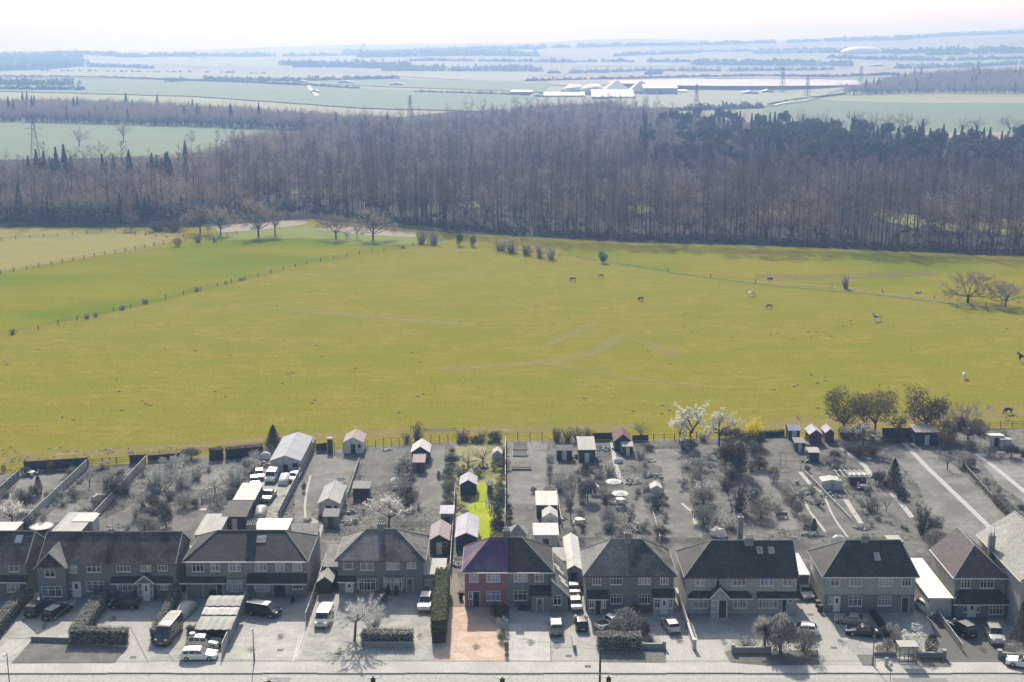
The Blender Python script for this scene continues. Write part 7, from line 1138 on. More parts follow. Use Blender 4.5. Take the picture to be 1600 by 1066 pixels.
for i, (kind, px, py, top, w, lab, cr_) in enumerate([('round', 205, 360, 326, 34, 'bare tree at the foot of the left wood', M_twig), ('oak', 313, 364, 312, 44, 'bare hedge tree left of the pale stubble', M_twig), ('oak', 345, 367, 320, 40, 'second bare hedge tree in front of the pale stubble', M_twig), ('oak', 404, 370, 300, 54, 'largest bare hedge tree in front of the pale stubble', M_twig), ('round', 430, 369, 314, 42, 'bare hedge tree close beside the largest one', M_twig), ('oak', 525, 373, 326, 46, 'forked bare tree right of the green gap', M_twig), ('round', 558, 373, 340, 22, 'slender bare tree between two spreading ones', M_twig), ('oak', 583, 375, 320, 52, 'spreading bare tree at the right end of the pale stubble', M_twig), ('oak', 1512, 474, 420, 68, 'large spreading lone oak on the right of the pasture', M_twig), ('oak', 1571, 480, 432, 50, 'smaller sparse lone tree right of the large oak', M_twig), ('round', 490, 330, 280, 50, 'bare tree at the back of the green gap', M_twig), ('round', 450, 338, 300, 40, 'grey bare tree left of the green gap', M_twig)]): pl('%s_%d' % (kind, 1 + i % 4), 'P', px, py, top, w, lab, cr_, 'tree', 'hedge_tree' if px < 700 else 'lone_tree', M_bark)
for i, (kind, px, py, top, w, lab, cr_) in enumerate([('shrub', 248, 361, 338, 40, 'left half of the wide pale-topped thicket by the left wood', GTW['r']), ('shrub', 272, 361, 336, 42, 'right half of the wide pale-topped thicket by the left wood', GTW['r']), ('ball', 278, 385, 371, 13, 'small maroon bush on the paddock fence', LEAF['purple']), ('shrub', 658, 381, 352, 24, 'rounded bare shrub, left of a pair at the meadow corner', M_twig), ('shrub', 678, 382, 354, 25, 'rounded bare shrub, right of a pair at the meadow corner', M_twig), ('bush', 718, 384, 362, 13, 'dark small bush below the wood', LEAF['dgreen']), ('bush', 739, 385, 366, 12, 'second dark small bush below the wood', LEAF['dgreen']), ('shrub', 782, 391, 366, 28, 'leftmost of the clump of grey thorn bushes in the pasture', M_twig), ('shrub', 800, 394, 364, 30, 'tallest of the clump of grey thorn bushes', M_twig), ('shrub', 822, 398, 371, 26, 'third thorn bush of the pasture clump', M_twig), ('shrub', 843, 402, 374, 22, 'fourth thorn bush of the pasture clump', M_twig), ('shrub', 862, 405, 377, 22, 'rightmost thorn bush of the pasture clump', M_twig), ('bush', 942, 411, 391, 17, 'single dark thorn standing alone in the pasture', LEAF['dgreen']), ('shrub', 1322, 451, 424, 17, 'single thin thorn by the churned strip', M_twig), ('shrub', 310, 379, 362, 14, 'small thorn on the meadow edge below the hedge trees', M_twig), ('shrub', 335, 378, 362, 10, 'tiny thorn right of the meadow edge thorn', M_twig)]): pl('%s_%d' % (kind, 1 + i % (5 if kind != 'ball' else 3)), 'P', px, py, top, w, lab, cr_, 'shrub', 'thorn_bush', M_bark)
# dung and molehills
mh = MB()
for _ in range(260):
    px, py = sr.uniform(0, 1600), sr.uniform(440, 668)
    if mnoise.noise(Vector((px / 130, py / 45, 4))) < .08: continue
    p = G(px, py); w = sr.uniform(.15, .45); n = 6; mh.loft([[(p.x + math.cos(6.28 * i / n) * w * 1.6, p.y + math.sin(6.28 * i / n) * w, .03) for i in range(n)], [(p.x + math.cos(6.28 * i / n) * w * .5, p.y + math.sin(6.28 * i / n) * w * .4, .16) for i in range(n)]])
tag(mh.build('dung_and_molehills', mk('dark_earth', (.07, .06, .03), (.1, .085, .04), scale=2), uv=False), 'dark dung piles and molehills dotted over the pasture', 'molehills', kind='stuff')
def horse_mesh(pose):
    V = [('pel', (-.62, 0, 1.22), .26), ('mid', (-.1, 0, 1.14), .29), ('che', (.45, 0, 1.18), .28)]; E = [(0, 1), (1, 2)]
    def add(par, pts):
        k = par
        for (c, r) in pts: V.append(('', c, r)); E.append((k, len(V) - 1)); k = len(V) - 1
        return k
    if pose == 'graze': add(2, [((.78, 0, 1.08), .18), ((1.02, 0, .72), .13), ((1.12, 0, .42), .12), ((1.2, 0, .2), .1), ((1.26, 0, .06), .07)])
    else: add(2, [((.74, 0, 1.45), .19), ((.95, 0, 1.72), .14), ((1.08, 0, 1.78), .13), ((1.28, 0, 1.62), .1), ((1.42, 0, 1.5), .075)])
    for s in (-1, 1):
        add(2, [((.47, s * .17, .85), .12), ((.5, s * .17, .5), .065), ((.48, s * .17, .15), .05), ((.53, s * .17, .04), .065)]); add(0, [((-.62, s * .18, .92), .17), ((-.52, s * .18, .68), .1), ((-.74, s * .18, .48), .065), ((-.72, s * .18, .15), .05), ((-.67, s * .18, .04), .065)])
    me = bpy.data.meshes.new('horse_body'); me.from_pydata([v[1] for v in V], E, []); o = bpy.data.objects.new('horse_body', me); COL.objects.link(o); o.modifiers.new('s', 'SKIN'); o.modifiers.new('u', 'SUBSURF').levels = 1
    for i, v in enumerate(V): me.skin_vertices[0].data[i].radius = (v[2], v[2] * (1.0 if i > 2 else .95)); me.skin_vertices[0].data[i].use_root = (i == 0)
    bpy.context.view_layer.update(); dg = bpy.context.evaluated_depsgraph_get(); out = bpy.data.meshes.new_from_object(o.evaluated_get(dg)); bpy.data.objects.remove(o); out.polygons.foreach_set('use_smooth', [True] * len(out.polygons)); out.name = 'horse_body'; out.materials.clear(); out.materials.append(None); return out
HM = {k: horse_mesh(k) for k in ('graze', 'stand')}
def hmane(pose):
    m = MB(); pts = [((.45, 0, 1.44), .03), ((.74, 0, 1.28), .03), ((1.0, 0, .92), .03)] if pose == 'graze' else [((.5, 0, 1.46), .03), ((.66, 0, 1.68), .03), ((.9, 0, 1.88), .03)]
    for (a, ra), (b, rb) in zip(pts, pts[1:]): m.tube(a, b, .06, .05, 5)
    return m.mesh('mane', M_trim)
def htail(): return MB().tube((-.88, 0, 1.3), (-1.0, 0, 1.05), .06, .08, 6).tube((-1.0, 0, 1.08), (-1.0, 0, .5), .08, .03, 6).mesh('tail', M_trim)
def hears(pose):
    x, z = (1.1, .56) if pose == 'graze' else (1.0, 1.9); m = MB()
    for s in (-1, 1): m.tube((x, s * .07, z), (x - .02, s * .09, z + .16), .04, .005, 5)
    return m.mesh('ears', M_trim)
HX = {k: (hmane(k), htail(), hears(k)) for k in HM}
HC = {'black': mk('coat_black', .018, .03, scale=2, rough=.6), 'bay': mk('coat_bay', (.07, .035, .02), (.05, .025, .015), scale=2, rough=.6), 'white': mk('coat_white', .72, .62, scale=2, rough=.7), 'pinto': mk('coat_pinto', .02, .75, scale=1.1, rough=.6, thr=(.49, .51)), 'greyw': mk('coat_pied_white', .72, .03, scale=1.0, rough=.6, thr=(.58, .6))}
for (px, py, pose, rz, coat, s, lab) in [(895, 440, 'graze', 200, 'black', 1.0, 'black horse grazing below the thorn clump'), (938, 434, 'graze', -10, 'bay', .85, 'small dark bay horse grazing beyond the black one'), (1001, 470, 'graze', 215, 'bay', .9, 'bay horse grazing alone mid-pasture'), (1173, 463, 'graze', 5, 'greyw', 1.05, 'white piebald horse grazing near the churned strip'), (1202, 482, 'graze', 190, 'bay', .9, 'brown horse grazing beside the white piebald'), (1370, 502, 'stand', 175, 'pinto', 1.15, 'black and white horse standing with head raised'), (1597, 565, 'stand', 185, 'pinto', 1.15, 'piebald horse at the edge of the picture'), (1506, 592, 'graze', 250, 'white', 1.05, 'white horse grazing above the brown trees'), (1575, 647, 'graze', 200, 'black', 1.0, 'dark horse grazing by the rail fence')]:
    p = G(px, py); r = thing('horse', lab, 'horse', (p.x, p.y, 0), R(rz)); s *= 1.12; r.scale = (s, s, s); link('body', HM[pose], r, HC[coat]); mm = HC['white'] if coat == 'white' else M_trim
    for nm, me in zip(('mane', 'tail', 'ears'), HX[pose]): link(nm, me, r, mm)
p = G(1435, 458); r = thing('fallen_log', 'pale fallen log lying in the pasture near the large oak', 'log', (p.x, p.y, 0), .6); MB().tube((-1.4, 0, .25), (1.4, 0, .3), .26, .2, 8).build('trunk', mk('dead_wood', (.5, .46, .36), (.4, .36, .28), scale=2), r); MB().tube((.6, 0, .4), (1.1, .2, .9), .08, .04, 6).build('branch_stub', mk('dead_wood', .4), r)
p = G(1203, 437); r = thing('water_trough', 'dark water trough on the churned strip of pasture', 'trough', (p.x, p.y, 0), .1); MB().box(-.9, -.35, .25, .9, .35, .75).build('basin', gm(.06), r)
for a in (-.7, .7): MB().box(a - .06, -.3, 0, a + .06, .3, .248).build('leg', gm(.1), r)
MB().box(-.82, -.28, .752, .82, .28, .756).build('water', GLS[0], r)
p0, p1 = G(665, 673), G(715, 672); r = thing('pale_beam', 'long pale pole lying along the field margin', 'pole', p0); MB().tube((0, 0, .3), p1 - p0 + Vector((0, 0, .3)), .12, None, 6).build('beam', mk('pale_timber', (.7, .58, .5), scale=2), r); MB().tube((0, 0, 0), (0, 0, .29), .07, None, 6).build('peg', M_post, r)
# ================================================================== woodland beyond the pasture
wr = random.Random(21)
WPROTO = []
for k in range(6):
    T, C = bare_tree(100 + k, 20 + (k % 3) * 1.5, 'plantation'); WPROTO.append((T.mesh('plantation_trunk', M_bark, True, uv=False), C.mesh('plantation_twigs', GTW['r'], uv=False)))
OPROTO = []
for k in range(3):
    T, C = bare_tree(200 + k, 15, 'round'); OPROTO.append((T.mesh('broad_trunk', M_bark, True, uv=False), C.mesh('broad_twigs', M_twig, uv=False)))
def conifer_mesh(seed, H, w, pine=False):
    rnd = random.Random(seed); T = MB(); C = MB(); T.tube((0, 0, -.3), (0, 0, H * .92), .22, .05, 5, cap=False)
    for _ in range(620):
        if pine:
            k = rnd.randrange(7); c = Vector((math.cos(k * 2.4) * w * .3, math.sin(k * 2.4) * w * .3, H * (.72 + .035 * k))); d = Vector((rnd.gauss(0, 1), rnd.gauss(0, 1), rnd.gauss(0, .6)))
            p = c + d.normalized() * w * .27 * rnd.uniform(.6, 1); n = d.normalized()
        else:
            z = rnd.random() ** 1.2; az = rnd.uniform(0, 6.28); rr = w * .5 * (1 - z) ** .85 * rnd.uniform(.5, 1.05)
            p = Vector((math.cos(az) * rr, math.sin(az) * rr, H * (.2 + .8 * z))); n = Vector((math.cos(az), math.sin(az), rnd.gauss(.1, .4))).normalized()
        leaf_quad(C, p, n, .55, rnd)
    return T.mesh('conifer_trunk', M_bark, True, uv=False), C.mesh('conifer_needles', LEAF['dgreen'], uv=False)
CPROTO = [conifer_mesh(1, 19, 6), conifer_mesh(2, 17, 5.5), conifer_mesh(3, 20, 8, True)]
def tree_obj(pr, x, y, sc, label, group, name, z=0):
    r = thing(name, label, 'tree', (x, y, z), wr.uniform(0, 6.28), group); r.scale = (sc * wr.uniform(.85, 1.15), sc * wr.uniform(.85, 1.15), sc)
    a = link('trunk', pr[0], r); b = link('crown', pr[1], r); return r, a, b
EDGE = [(-200, 350), (0, 348), (160, 350), (300, 346), (450, 330), (520, 338), (700, 360), (800, 368), (1000, 378), (1200, 384), (1400, 393), (1600, 400), (1800, 408)]
def edge_py(px):
    for (a, b), (c, d) in zip(EDGE, EDGE[1:]):
        if px <= c: return lerp(b, d, (px - a) / (c - a))
    return EDGE[-1][1]
# the front rows: single trees
SRC = {}
rows = 0; px = -8.0; cnt = 0; spots = []
while px < 1608:
    py = edge_py(px); p = G(px, py - 1.0)
    spots.append((p.x, p.y)); px += 6.6 * wr.uniform(.6, 1.4)
front = list(spots)
for (x, y) in front[:]:
    if len(spots) >= 300: break
    if x / y > -.12 or wr.random() < .3: spots.append((x + wr.uniform(-2, 2), y + wr.uniform(5, 10)))
for i, (x, y) in enumerate(spots[:300]):
    k = wr.randrange(6); con = (x / y < -.22 and wr.random() < .12)
    if con:
        k = wr.randrange(2); tree_obj(CPROTO[k], x, y, wr.uniform(.55, .9), 'dark green conifer at the front edge of the bare wood', 'conifers along the wood edge', 'conifer_tree')
    elif x / y < -.2 and wr.random() < .5:
        tree_obj(OPROTO[k % 3], x, y, wr.uniform(.7, 1.15), 'bare round-headed tree at the front edge of the wood, left of the plantation', 'broad bare trees along the wood edge', 'bare_tree')
    else:
        r, a, b = tree_obj(WPROTO[k], x, y, wr.uniform(.8, 1.3) * (1 + .22 * mnoise.noise(Vector((x / 30, y / 30, 8)))), 'tall bare slender tree in the front rows of the wood', 'front trees of the wood', 'plantation_tree')
        SRC.setdefault(k, (a, b))
# everything behind them: one mass
def mass(name, label, pts, protos, seed):
    """points carry an index (which tree), a scale and a turn; geometry nodes put the trees there"""
    me = bpy.data.meshes.new(name); me.from_pydata([p[:3] for p in pts], [], [])
    for an, tp, ix in (('kind_index', 'INT', 3), ('size', 'FLOAT', 4), ('turn', 'FLOAT', 5)):
        at = me.attributes.new(an, tp, 'POINT'); at.data.foreach_set('value', [p[ix] for p in pts])
    o = link(name, me); tag(o, label, 'wood', kind='stuff')
    ng = bpy.data.node_groups.new(name, 'GeometryNodeTree'); ng.interface.new_socket('Geometry', in_out='INPUT', socket_type='NodeSocketGeometry'); ng.interface.new_socket('Geometry', in_out='OUTPUT', socket_type='NodeSocketGeometry')
    N = ng.nodes; L = ng.links; gi = N.new('NodeGroupInput'); go = N.new('NodeGroupOutput'); jn = N.new('GeometryNodeJoinGeometry')
    def attr(n, t):
        a = N.new('GeometryNodeInputNamedAttribute'); a.data_type = t; a.inputs[0].default_value = n; return a.outputs[0]
    for i, (ta, tb) in enumerate(protos):
        j = N.new('GeometryNodeJoinGeometry')
        for ob in (ta, tb):
            oi = N.new('GeometryNodeObjectInfo'); oi.inputs[0].default_value = ob; oi.transform_space = 'ORIGINAL'; L.new(oi.outputs['Geometry'], j.inputs[0])
        ip = N.new('GeometryNodeInstanceOnPoints'); cmp_ = N.new('FunctionNodeCompare'); cmp_.data_type = 'INT'; cmp_.operation = 'EQUAL'; cmp_.inputs[3].default_value = i
        L.new(attr('kind_index', 'INT'), cmp_.inputs[2]); L.new(cmp_.outputs[0], ip.inputs['Selection']); L.new(gi.outputs[0], ip.inputs['Points']); L.new(j.outputs[0], ip.inputs['Instance'])
        L.new(attr('size', 'FLOAT'), ip.inputs['Scale']); cx = N.new('ShaderNodeCombineXYZ'); L.new(attr('turn', 'FLOAT'), cx.inputs[2]); L.new(cx.outputs[0], ip.inputs['Rotation'])
        L.new(ip.outputs[0], jn.inputs[0])
    L.new(jn.outputs[0], go.inputs[0]); md = o.modifiers.new('trees', 'NODES'); md.node_group = ng; return o
def inpoly(px, py, poly):
    c = False; n = len(poly)
    for i in range(n):
        (a, b), (d, e) = poly[i], poly[i - 1]
        if (b > py) != (e > py) and px < (d - a) * (py - b) / (e - b) + a: c = not c
    return c
def topx(x, y, z):
    """pixel of a world point"""
    v = Vector((x, y, z - HCAM)); c, s = math.cos(PITCH), math.sin(PITCH); f = v.y * c - v.z * s; u = v.y * s + v.z * c
    return 800 + FPX * v.x / f, 533 - FPX * u / f
holes = [(1190, 1240, 330, 342), (1378, 1436, 330, 352), (1470, 1500, 348, 362), (1530, 1575, 350, 364), (1588, 1640, 346, 374), (985, 1020, 322, 332), (440, 470, 294, 303), (500, 525, 294, 303), (720, 760, 316, 324)]
def fill(poly, step, tall, chooser, far=False, thin=1.0):
    """jittered grid of trees over a pixel polygon of the ground"""
    f = GT if far else G; ps = [f(*p) for p in poly]; wp = [(p.x, p.y) for p in ps]
    x0, x1 = min(p[0] for p in wp), max(p[0] for p in wp); y0, y1 = min(p[1] for p in wp), max(p[1] for p in wp); out = []; y = y0
    while y < y1:
        x = x0; st = step * (1 + max(0, y - 600) / 1500)
        while x < x1:
            a, b = x + wr.uniform(-.5, .5) * st, y + wr.uniform(-.5, .5) * st; x += st
            if abs(a / max(b, 1)) > .46 or wr.random() > thin or not inpoly(a, b, wp): continue
            z = zt(a, b) if far else 0; q = topx(a, b, z)
            if any(h[0] + 5 < q[0] < h[1] - 5 and h[2] < q[1] < h[3] for h in holes): continue
            out.append((a, b, z, chooser(q[0], q[1], a, b), wr.uniform(.72, 1.22) * tall * (1 + .25 * mnoise.noise(Vector((a / 45, b / 45, 8)))), wr.uniform(0, 6.28)))
        y += st
    return out
srcs = [SRC[k] for k in sorted(SRC)]; nS = len(srcs)
hid = {}
def seed_tree(pr, x, y, sc, label, group, name):
    _, a, b = tree_obj(pr, x, y, sc, label, group, name); return a, b
pw = G(1420, 330); cA = seed_tree(CPROTO[2], *G(1380, 270)[:2], 1.0, 'flat-topped dark pine rising above the bare plantation', 'pines in the wood', 'pine_tree')
cB = seed_tree(CPROTO[0], *G(1290, 268)[:2], 1.0, 'tall dark spire-shaped conifer rising above the bare plantation', 'spire conifers in the wood', 'conifer_tree')
oA = seed_tree(OPROTO[0], *G(385, 318)[:2], 1.25, 'large bare round-headed tree behind the grassy gap, among thin trees', 'broad trees in the wood', 'bare_tree')
oB = seed_tree(OPROTO[1], *G(470, 296)[:2], 1.2, 'broad bare tree beside the pale clearing in the wood', 'broad trees in the wood', 'bare_tree')
ALL = srcs + [cA, cB, oA, oB]; iP, iC, iO, iO2 = nS, nS + 1, nS + 2, nS + 3
def choose(px, py, x, y):
    if px > 1000 and 205 < py < 296 and wr.random() < (.75 if (px > 1180 or mnoise.noise(Vector((x / 40, y / 40, 0))) > .05) else .1): return iP if mnoise.noise(Vector((x / 60, y / 60, 5))) > 0 else iC
    if px < 300 and py < 300 and mnoise.noise(Vector((x / 50, y / 50, 9))) > .12: return iC
    if px < 560 and wr.random() < .6: return iO if wr.random() < .5 else iO2
    if (py < 262 or mnoise.noise(Vector((x / 35, y / 35, 1))) > .12) and wr.random() < .7: return iO if wr.random() < .5 else iO2
    return wr.randrange(nS)
main_poly = [(-140, 346), (0, 343), (160, 346), (300, 342), (450, 326), (520, 332), (700, 355), (1000, 373), (1200, 380), (1400, 388), (1600, 396), (1760, 402), (1760, 248), (1480, 244), (1180, 214), (1080, 196), (960, 174), (830, 180), (640, 208), (420, 224), (330, 252), (230, 286), (60, 284), (-140, 284)]
mass('woodland', 'deep bare wood behind its front rows, twiggy crowns with dark conifers', fill(main_poly, 8.6, 1.0, choose), ALL, 1)
far_w = [([(-120, 190), (-120, 170), (160, 172), (340, 182), (560, 198), (640, 206), (610, 212), (340, 200), (60, 192)], 'hazy bare wood beyond the green field with two lone trees', .95),
         ([(1320, 150), (1400, 128), (1640, 118), (1760, 118), (1760, 150)], 'hazy dark wood on the rise above the green field, right of the reservoir', 1.0)]
for poly, lab, tall in far_w:
    mass('far_wood', lab, fill(poly, 4.6, tall, lambda px, py, x, y: (iC if wr.random() < .04 else (iO if wr.random() < .75 else iO2)), far=False if poly[0][0] < 0 else True), ALL, 3)
# ================================================================== far country
M_ff = [mk('far_field_green', (.066, .125, .048), (.08, .135, .056), scale=.01, rough=.95), mk('far_field_pale', (.16, .19, .09), (.185, .2, .11), scale=.01, rough=.95), mk('far_field_brown', (.2, .175, .13), (.23, .2, .15), scale=.01, rough=.95), mk('far_field_dull', (.2, .24, .15), (.17, .2, .13), scale=.004, rough=.95)]
drape('far_field', [(-60, 194), (150, 188), (340, 194), (470, 206)], [(-60, 252), (150, 248), (330, 240), (440, 214)], .3, M_ff[0], flat=True)
drape('far_field', [(1190, 168), (1240, 160), (1340, 148), (1700, 144)], [(1190, 200), (1300, 208), (1450, 212), (1700, 214)], .3, M_ff[0], flat=True)
drape('far_field', [(1430, 208), (1700, 206)], [(1430, 222), (1700, 222)], .5, M_buff, flat=True)
for t, b, m in [([(-60, 124), (300, 128), (600, 140), (840, 152)], [(-60, 142), (300, 152), (560, 170), (800, 178)], 0), ([(-60, 104), (300, 108), (500, 116)], [(-60, 120), (300, 126), (500, 132)], 1), ([(300, 96), (620, 100), (900, 104)], [(300, 106), (620, 116), (880, 120)], 1),
                ([(480, 122), (700, 126), (860, 128)], [(480, 132), (700, 140), (850, 146)], 0), ([(620, 112), (900, 122), (1100, 122)], [(620, 120), (900, 136), (1100, 128)], 2), ([(1000, 112), (1200, 114), (1400, 112)], [(1000, 122), (1200, 124), (1400, 122)], 2),
                ([(950, 140), (1150, 142), (1330, 136)], [(950, 170), (1150, 172), (1260, 160)], 3), ([(100, 90), (320, 92), (560, 90)], [(100, 100), (320, 104), (560, 98)], 3), ([(1380, 96), (1600, 92), (1700, 92)], [(1380, 108), (1600, 106), (1700, 106)], 1), ([(900, 92), (1250, 88), (1330, 88)], [(900, 104), (1250, 106), (1330, 106)], 3)]:
    drape('far_field', t, b, 1.2, M_ff[m], nx=30, ny=6)
# reservoir
M_water = mk('water', (.03, .045, .06), (.03, .045, .06), rough=.04, spec=.8)
wz = max(GT(1000, 130).z, GT(1330, 129).z, GT(1160, 127).z) + 1.5
wp = [onY(px, 128, 2900) for px in (1005, 1335)]
rs = []
for k in range(40):
    a = 2 * math.pi * k / 40; c = G(1168, 128.5, wz); rs.append((c.x + math.cos(a) * (c.x * 0 + 250) * (1 + .06 * math.sin(3 * a)), c.y + math.sin(a) * 230 * (1 + .1 * math.sin(2 * a + 1))))
sheet('reservoir_water', rs, wz, M_water)
# large pale dome-roofed sheds beside the reservoir
M_wh = mk('white_roof', .75, .68, scale=.05, rough=.5); M_gw = mk('grey_cladding', .3, .36, scale=.05, rough=.6)
def far_building(px, py, w, d, h, rise, style, name, label, cat='building', roofm=None, wallm=None):
    p = GT(px, py); r = thing(name, label, cat, (p.x, p.y, p.z - 1)); wm = MB().box(-w / 2, 0, 0, w / 2, d, h); wm.build('wall', wallm or M_gw, r); m = MB()
    if style == 'dome':
        n = 16
        rings = []
        for j in range(6):
            a = j / 6 * math.pi / 2; rings.append([(math.cos(t) * w / 2 * 1.02 * math.cos(a), d / 2 + math.sin(t) * d / 2 * 1.02 * math.cos(a), h + rise * math.sin(a)) for t in [2 * math.pi * i / n for i in range(n)]])
        m.loft(rings)
    elif style == 'gable': m.prism([(-w / 2 - .5, -.5, h), (w / 2 + .5, -.5, h), (0, -.5, h + rise)], [(-w / 2 - .5, d + .5, h), (w / 2 + .5, d + .5, h), (0, d + .5, h + rise)])
    elif style == 'pyramid': m.loft([[(-w / 2 - .5, -.5, h), (w / 2 + .5, -.5, h), (w / 2 + .5, d + .5, h), (-w / 2 - .5, d + .5, h)], [(-w * .04, d * .45, h + rise), (w * .04, d * .45, h + rise), (w * .04, d * .55, h + rise), (-w * .04, d * .55, h + rise)]])
    else: m.prism([(-w / 2 - .4, -.4, h), (w / 2 + .4, -.4, h), (w / 2 + .4, -.4, h + .5), (-w / 2 - .4, -.4, h + .5)], [(-w / 2 - .4, d + .4, h + rise), (w / 2 + .4, d + .4, h + rise), (w / 2 + .4, d + .4, h + rise + .5), (-w / 2 - .4, d + .4, h + rise + .5)])
    m.build('roof', roofm or M_wh, r, smooth_=(style == 'dome')); 
    dm = MB().box(-w * .06, -.3, 0, w * .06, 0, h * .7); dm.build('door', gm(.2), r); return r
far_building(899, 147, 34, 45, 6, 9, 'dome', 'dome_shed', 'leftmost pale domed shed of the works beside the reservoir')
far_building(928, 149, 38, 45, 6, 11, 'dome', 'dome_shed', 'second pale domed shed, between the leftmost dome and the white gabled hall')
far_building(965, 150, 46, 55, 7, 16, 'pyramid', 'pyramid_hall', 'white pyramid-roofed hall, tallest of the works beside the reservoir')
far_building(1003, 148, 40, 45, 6, 15, 'pyramid', 'pyramid_hall', 'grey pyramid-roofed hall next to the long flat warehouse')
far_building(1032, 149, 52, 30, 11, 5, 'mono', 'warehouse', 'long grey warehouse with white mono-pitch roof by the reservoir')
far_building(958, 155, 60, 26, 4, 9, 'mono', 'white_shed', 'low shed with a wide bright white sloping roof in front of the pyramid hall')
far_building(882, 152, 60, 18, 3, 4, 'mono', 'white_shed', 'long low white-roofed shed left of the domes')
far_building(815, 146, 34, 10, 3, 2, 'mono', 'white_shed', 'small white shed standing apart, left of the works')
far_building(840, 152, 20, 10, 3, 3, 'gable', 'white_shed', 'small gabled white shed between the works and the fields')
far_building(1066, 146, 16, 10, 4, 2, 'mono', 'white_shed', 'small bright shed right of the long warehouse')
far_building(1353, 84, 150, 90, 2, 22, 'dome', 'dome_hall', 'white domed hall far off in the hazy valley')
far_building(1105, 62, 22, 18, 30, 12, 'pyramid', 'church_tower', 'square tower standing alone on the hazy skyline', 'tower', M_gw)
far_building(568, 74, 26, 18, 14, 10, 'gable', 'church', 'dark gabled church-like block on the left skyline', 'building', M_gw)
for k, (px, py, w, lab) in enumerate([(300, 90, 30, 'white farmhouse on the left skyline'), (320, 91, 20, 'small white barn beside the skyline farmhouse'), (492, 146, 14, 'small white farm building on the pale track'), (470, 130, 30, 'low white sheds along the far hedge left of the track'), (540, 131, 30, 'low white greenhouse row right of the far track'),
                                 (620, 134, 26, 'small white building in the far green field'), (1172, 148, 26, 'white cluster building in the valley right of the conifers'), (1200, 146, 20, 'small pale building beside the valley trees'), (1370, 104, 40, 'long pale building under the domed hall'), (1420, 78, 30, 'pale building beside the domed hall')]):
    far_building(px, py, w, 10, 4, 3, 'gable', 'farm_building', lab)
strip('farm_track', [GT(482, 134), GT(484, 140), GT(490, 146), GT(496, 152)], 6, 2.0, mk('chalk_track', .6, .55, scale=.05), zf=True)
strip('valley_road', [GT(1210, 166), GT(1250, 157), GT(1300, 150)], 5, 1.5, mk('chalk_track', .6, .55, scale=.05), zf=True)
# pylons
def pylon(px, py, top, label):
    p = GT(px, py) if py < 190 else G(px, py); d = ray(px, top); h = HCAM + d.z * p.y / d.y - p.z; w = h * .11; m = MB(); r = thing('pylon', label, 'pylon', (p.x, p.y, p.z), .5)
    tk = max(.14, p.y / 2070 * .32)
    for sx in (-1, 1):
        for sy in (-1, 1):
            m2 = MB().tube((sx * w, sy * w, 0), (sx * w * .18, sy * w * .18, h), tk, tk * .7, 4); m2.build('leg', gm(.16), r)
    for j in range(6):
        z0, z1 = h * j / 6, h * (j + 1) / 6; a0, a1 = w * (1 - .82 * j / 6), w * (1 - .82 * (j + 1) / 6)
        for s in (-1, 1):
            m.tube((-a0, s * a0, z0), (a1, s * a1, z1), tk * .5, None, 3); m.tube((a0, s * a0, z0), (-a1, s * a1, z1), tk * .5, None, 3)
            m.tube((s * a0, -a0, z0), (s * a1, a1, z1), tk * .5, None, 3); m.tube((s * a0, a0, z0), (s * a1, -a1, z1), tk * .5, None, 3)
    m.build('lattice', gm(.16), r)
    for z, l in ((.66, .16), (.8, .2), (.94, .14)):
        c = MB().tube((-l * h, 0, h * z), (l * h, 0, h * z), tk * .8, None, 4); c.tube((-l * h, 0, h * z), (0, 0, h * (z + .06)), tk * .5, None, 3); c.tube((l * h, 0, h * z), (0, 0, h * (z + .06)), tk * .5, None, 3); c.build('cross_arm', gm(.16), r)
for a in [(56, 252, 188, 'lattice pylon at the edge of the green field with two lone trees'), (641, 182, 149, 'lattice pylon standing above the bare wood by the pale field'), (1222, 146, 105, 'tall lattice pylon in front of the reservoir'), (1261, 152, 118, 'lattice pylon beside the reservoir, nearer the green field'),
          (1345, 128, 103, 'small lattice pylon beyond the reservoir by the dark wood'), (1088, 162, 132, 'lattice pylon right of the warehouse works')]: pylon(*a)
# lone and hedgerow trees of the middle distance
for i, (px, py, top, w, kind, lab) in enumerate([(124, 229, 196, 1.1, 0, 'lone bare oak with low limbs in the far green field'), (193, 221, 187, .9, 1, 'second lone bare oak in the far green field, narrower'),
    (1258, 206, 166, 1.0, 2, 'wide bare tree at the left end of the row across the far field'), (1286, 206, 170, .8, 0, 'thin pale tree beside the wide one in the row'), (1337, 206, 166, 1.2, 1, 'broadest tree of the row across the far field'), (1366, 208, 170, .9, 2, 'bare tree right of the broadest one in the row'), (1392, 208, 171, .8, 0, 'bare upright tree mid row on the far field edge'),
    (1414, 210, 169, .9, 1, 'tall bare tree mid row, close to two others'), (1440, 210, 175, .9, 2, 'rounded bare tree at the end of the group of six'), (1504, 209, 179, 1.0, 0, 'left one of the two paired trees on the field edge'), (1526, 209, 179, 1.0, 1, 'right one of the two paired trees on the field edge'), (1577, 210, 174, 1.2, 2, 'single wide domed tree right of the pair on the field edge')]):
    p = G(px, py); h = height_at(p, top); me = OPROTO[kind] ; r = thing('bare_tree', lab, 'tree', (p.x, p.y, 0), i * 1.3); s = h / 15; r.scale = (s * w, s * w, s); link('trunk', me[0], r); link('crown', me[1], r)
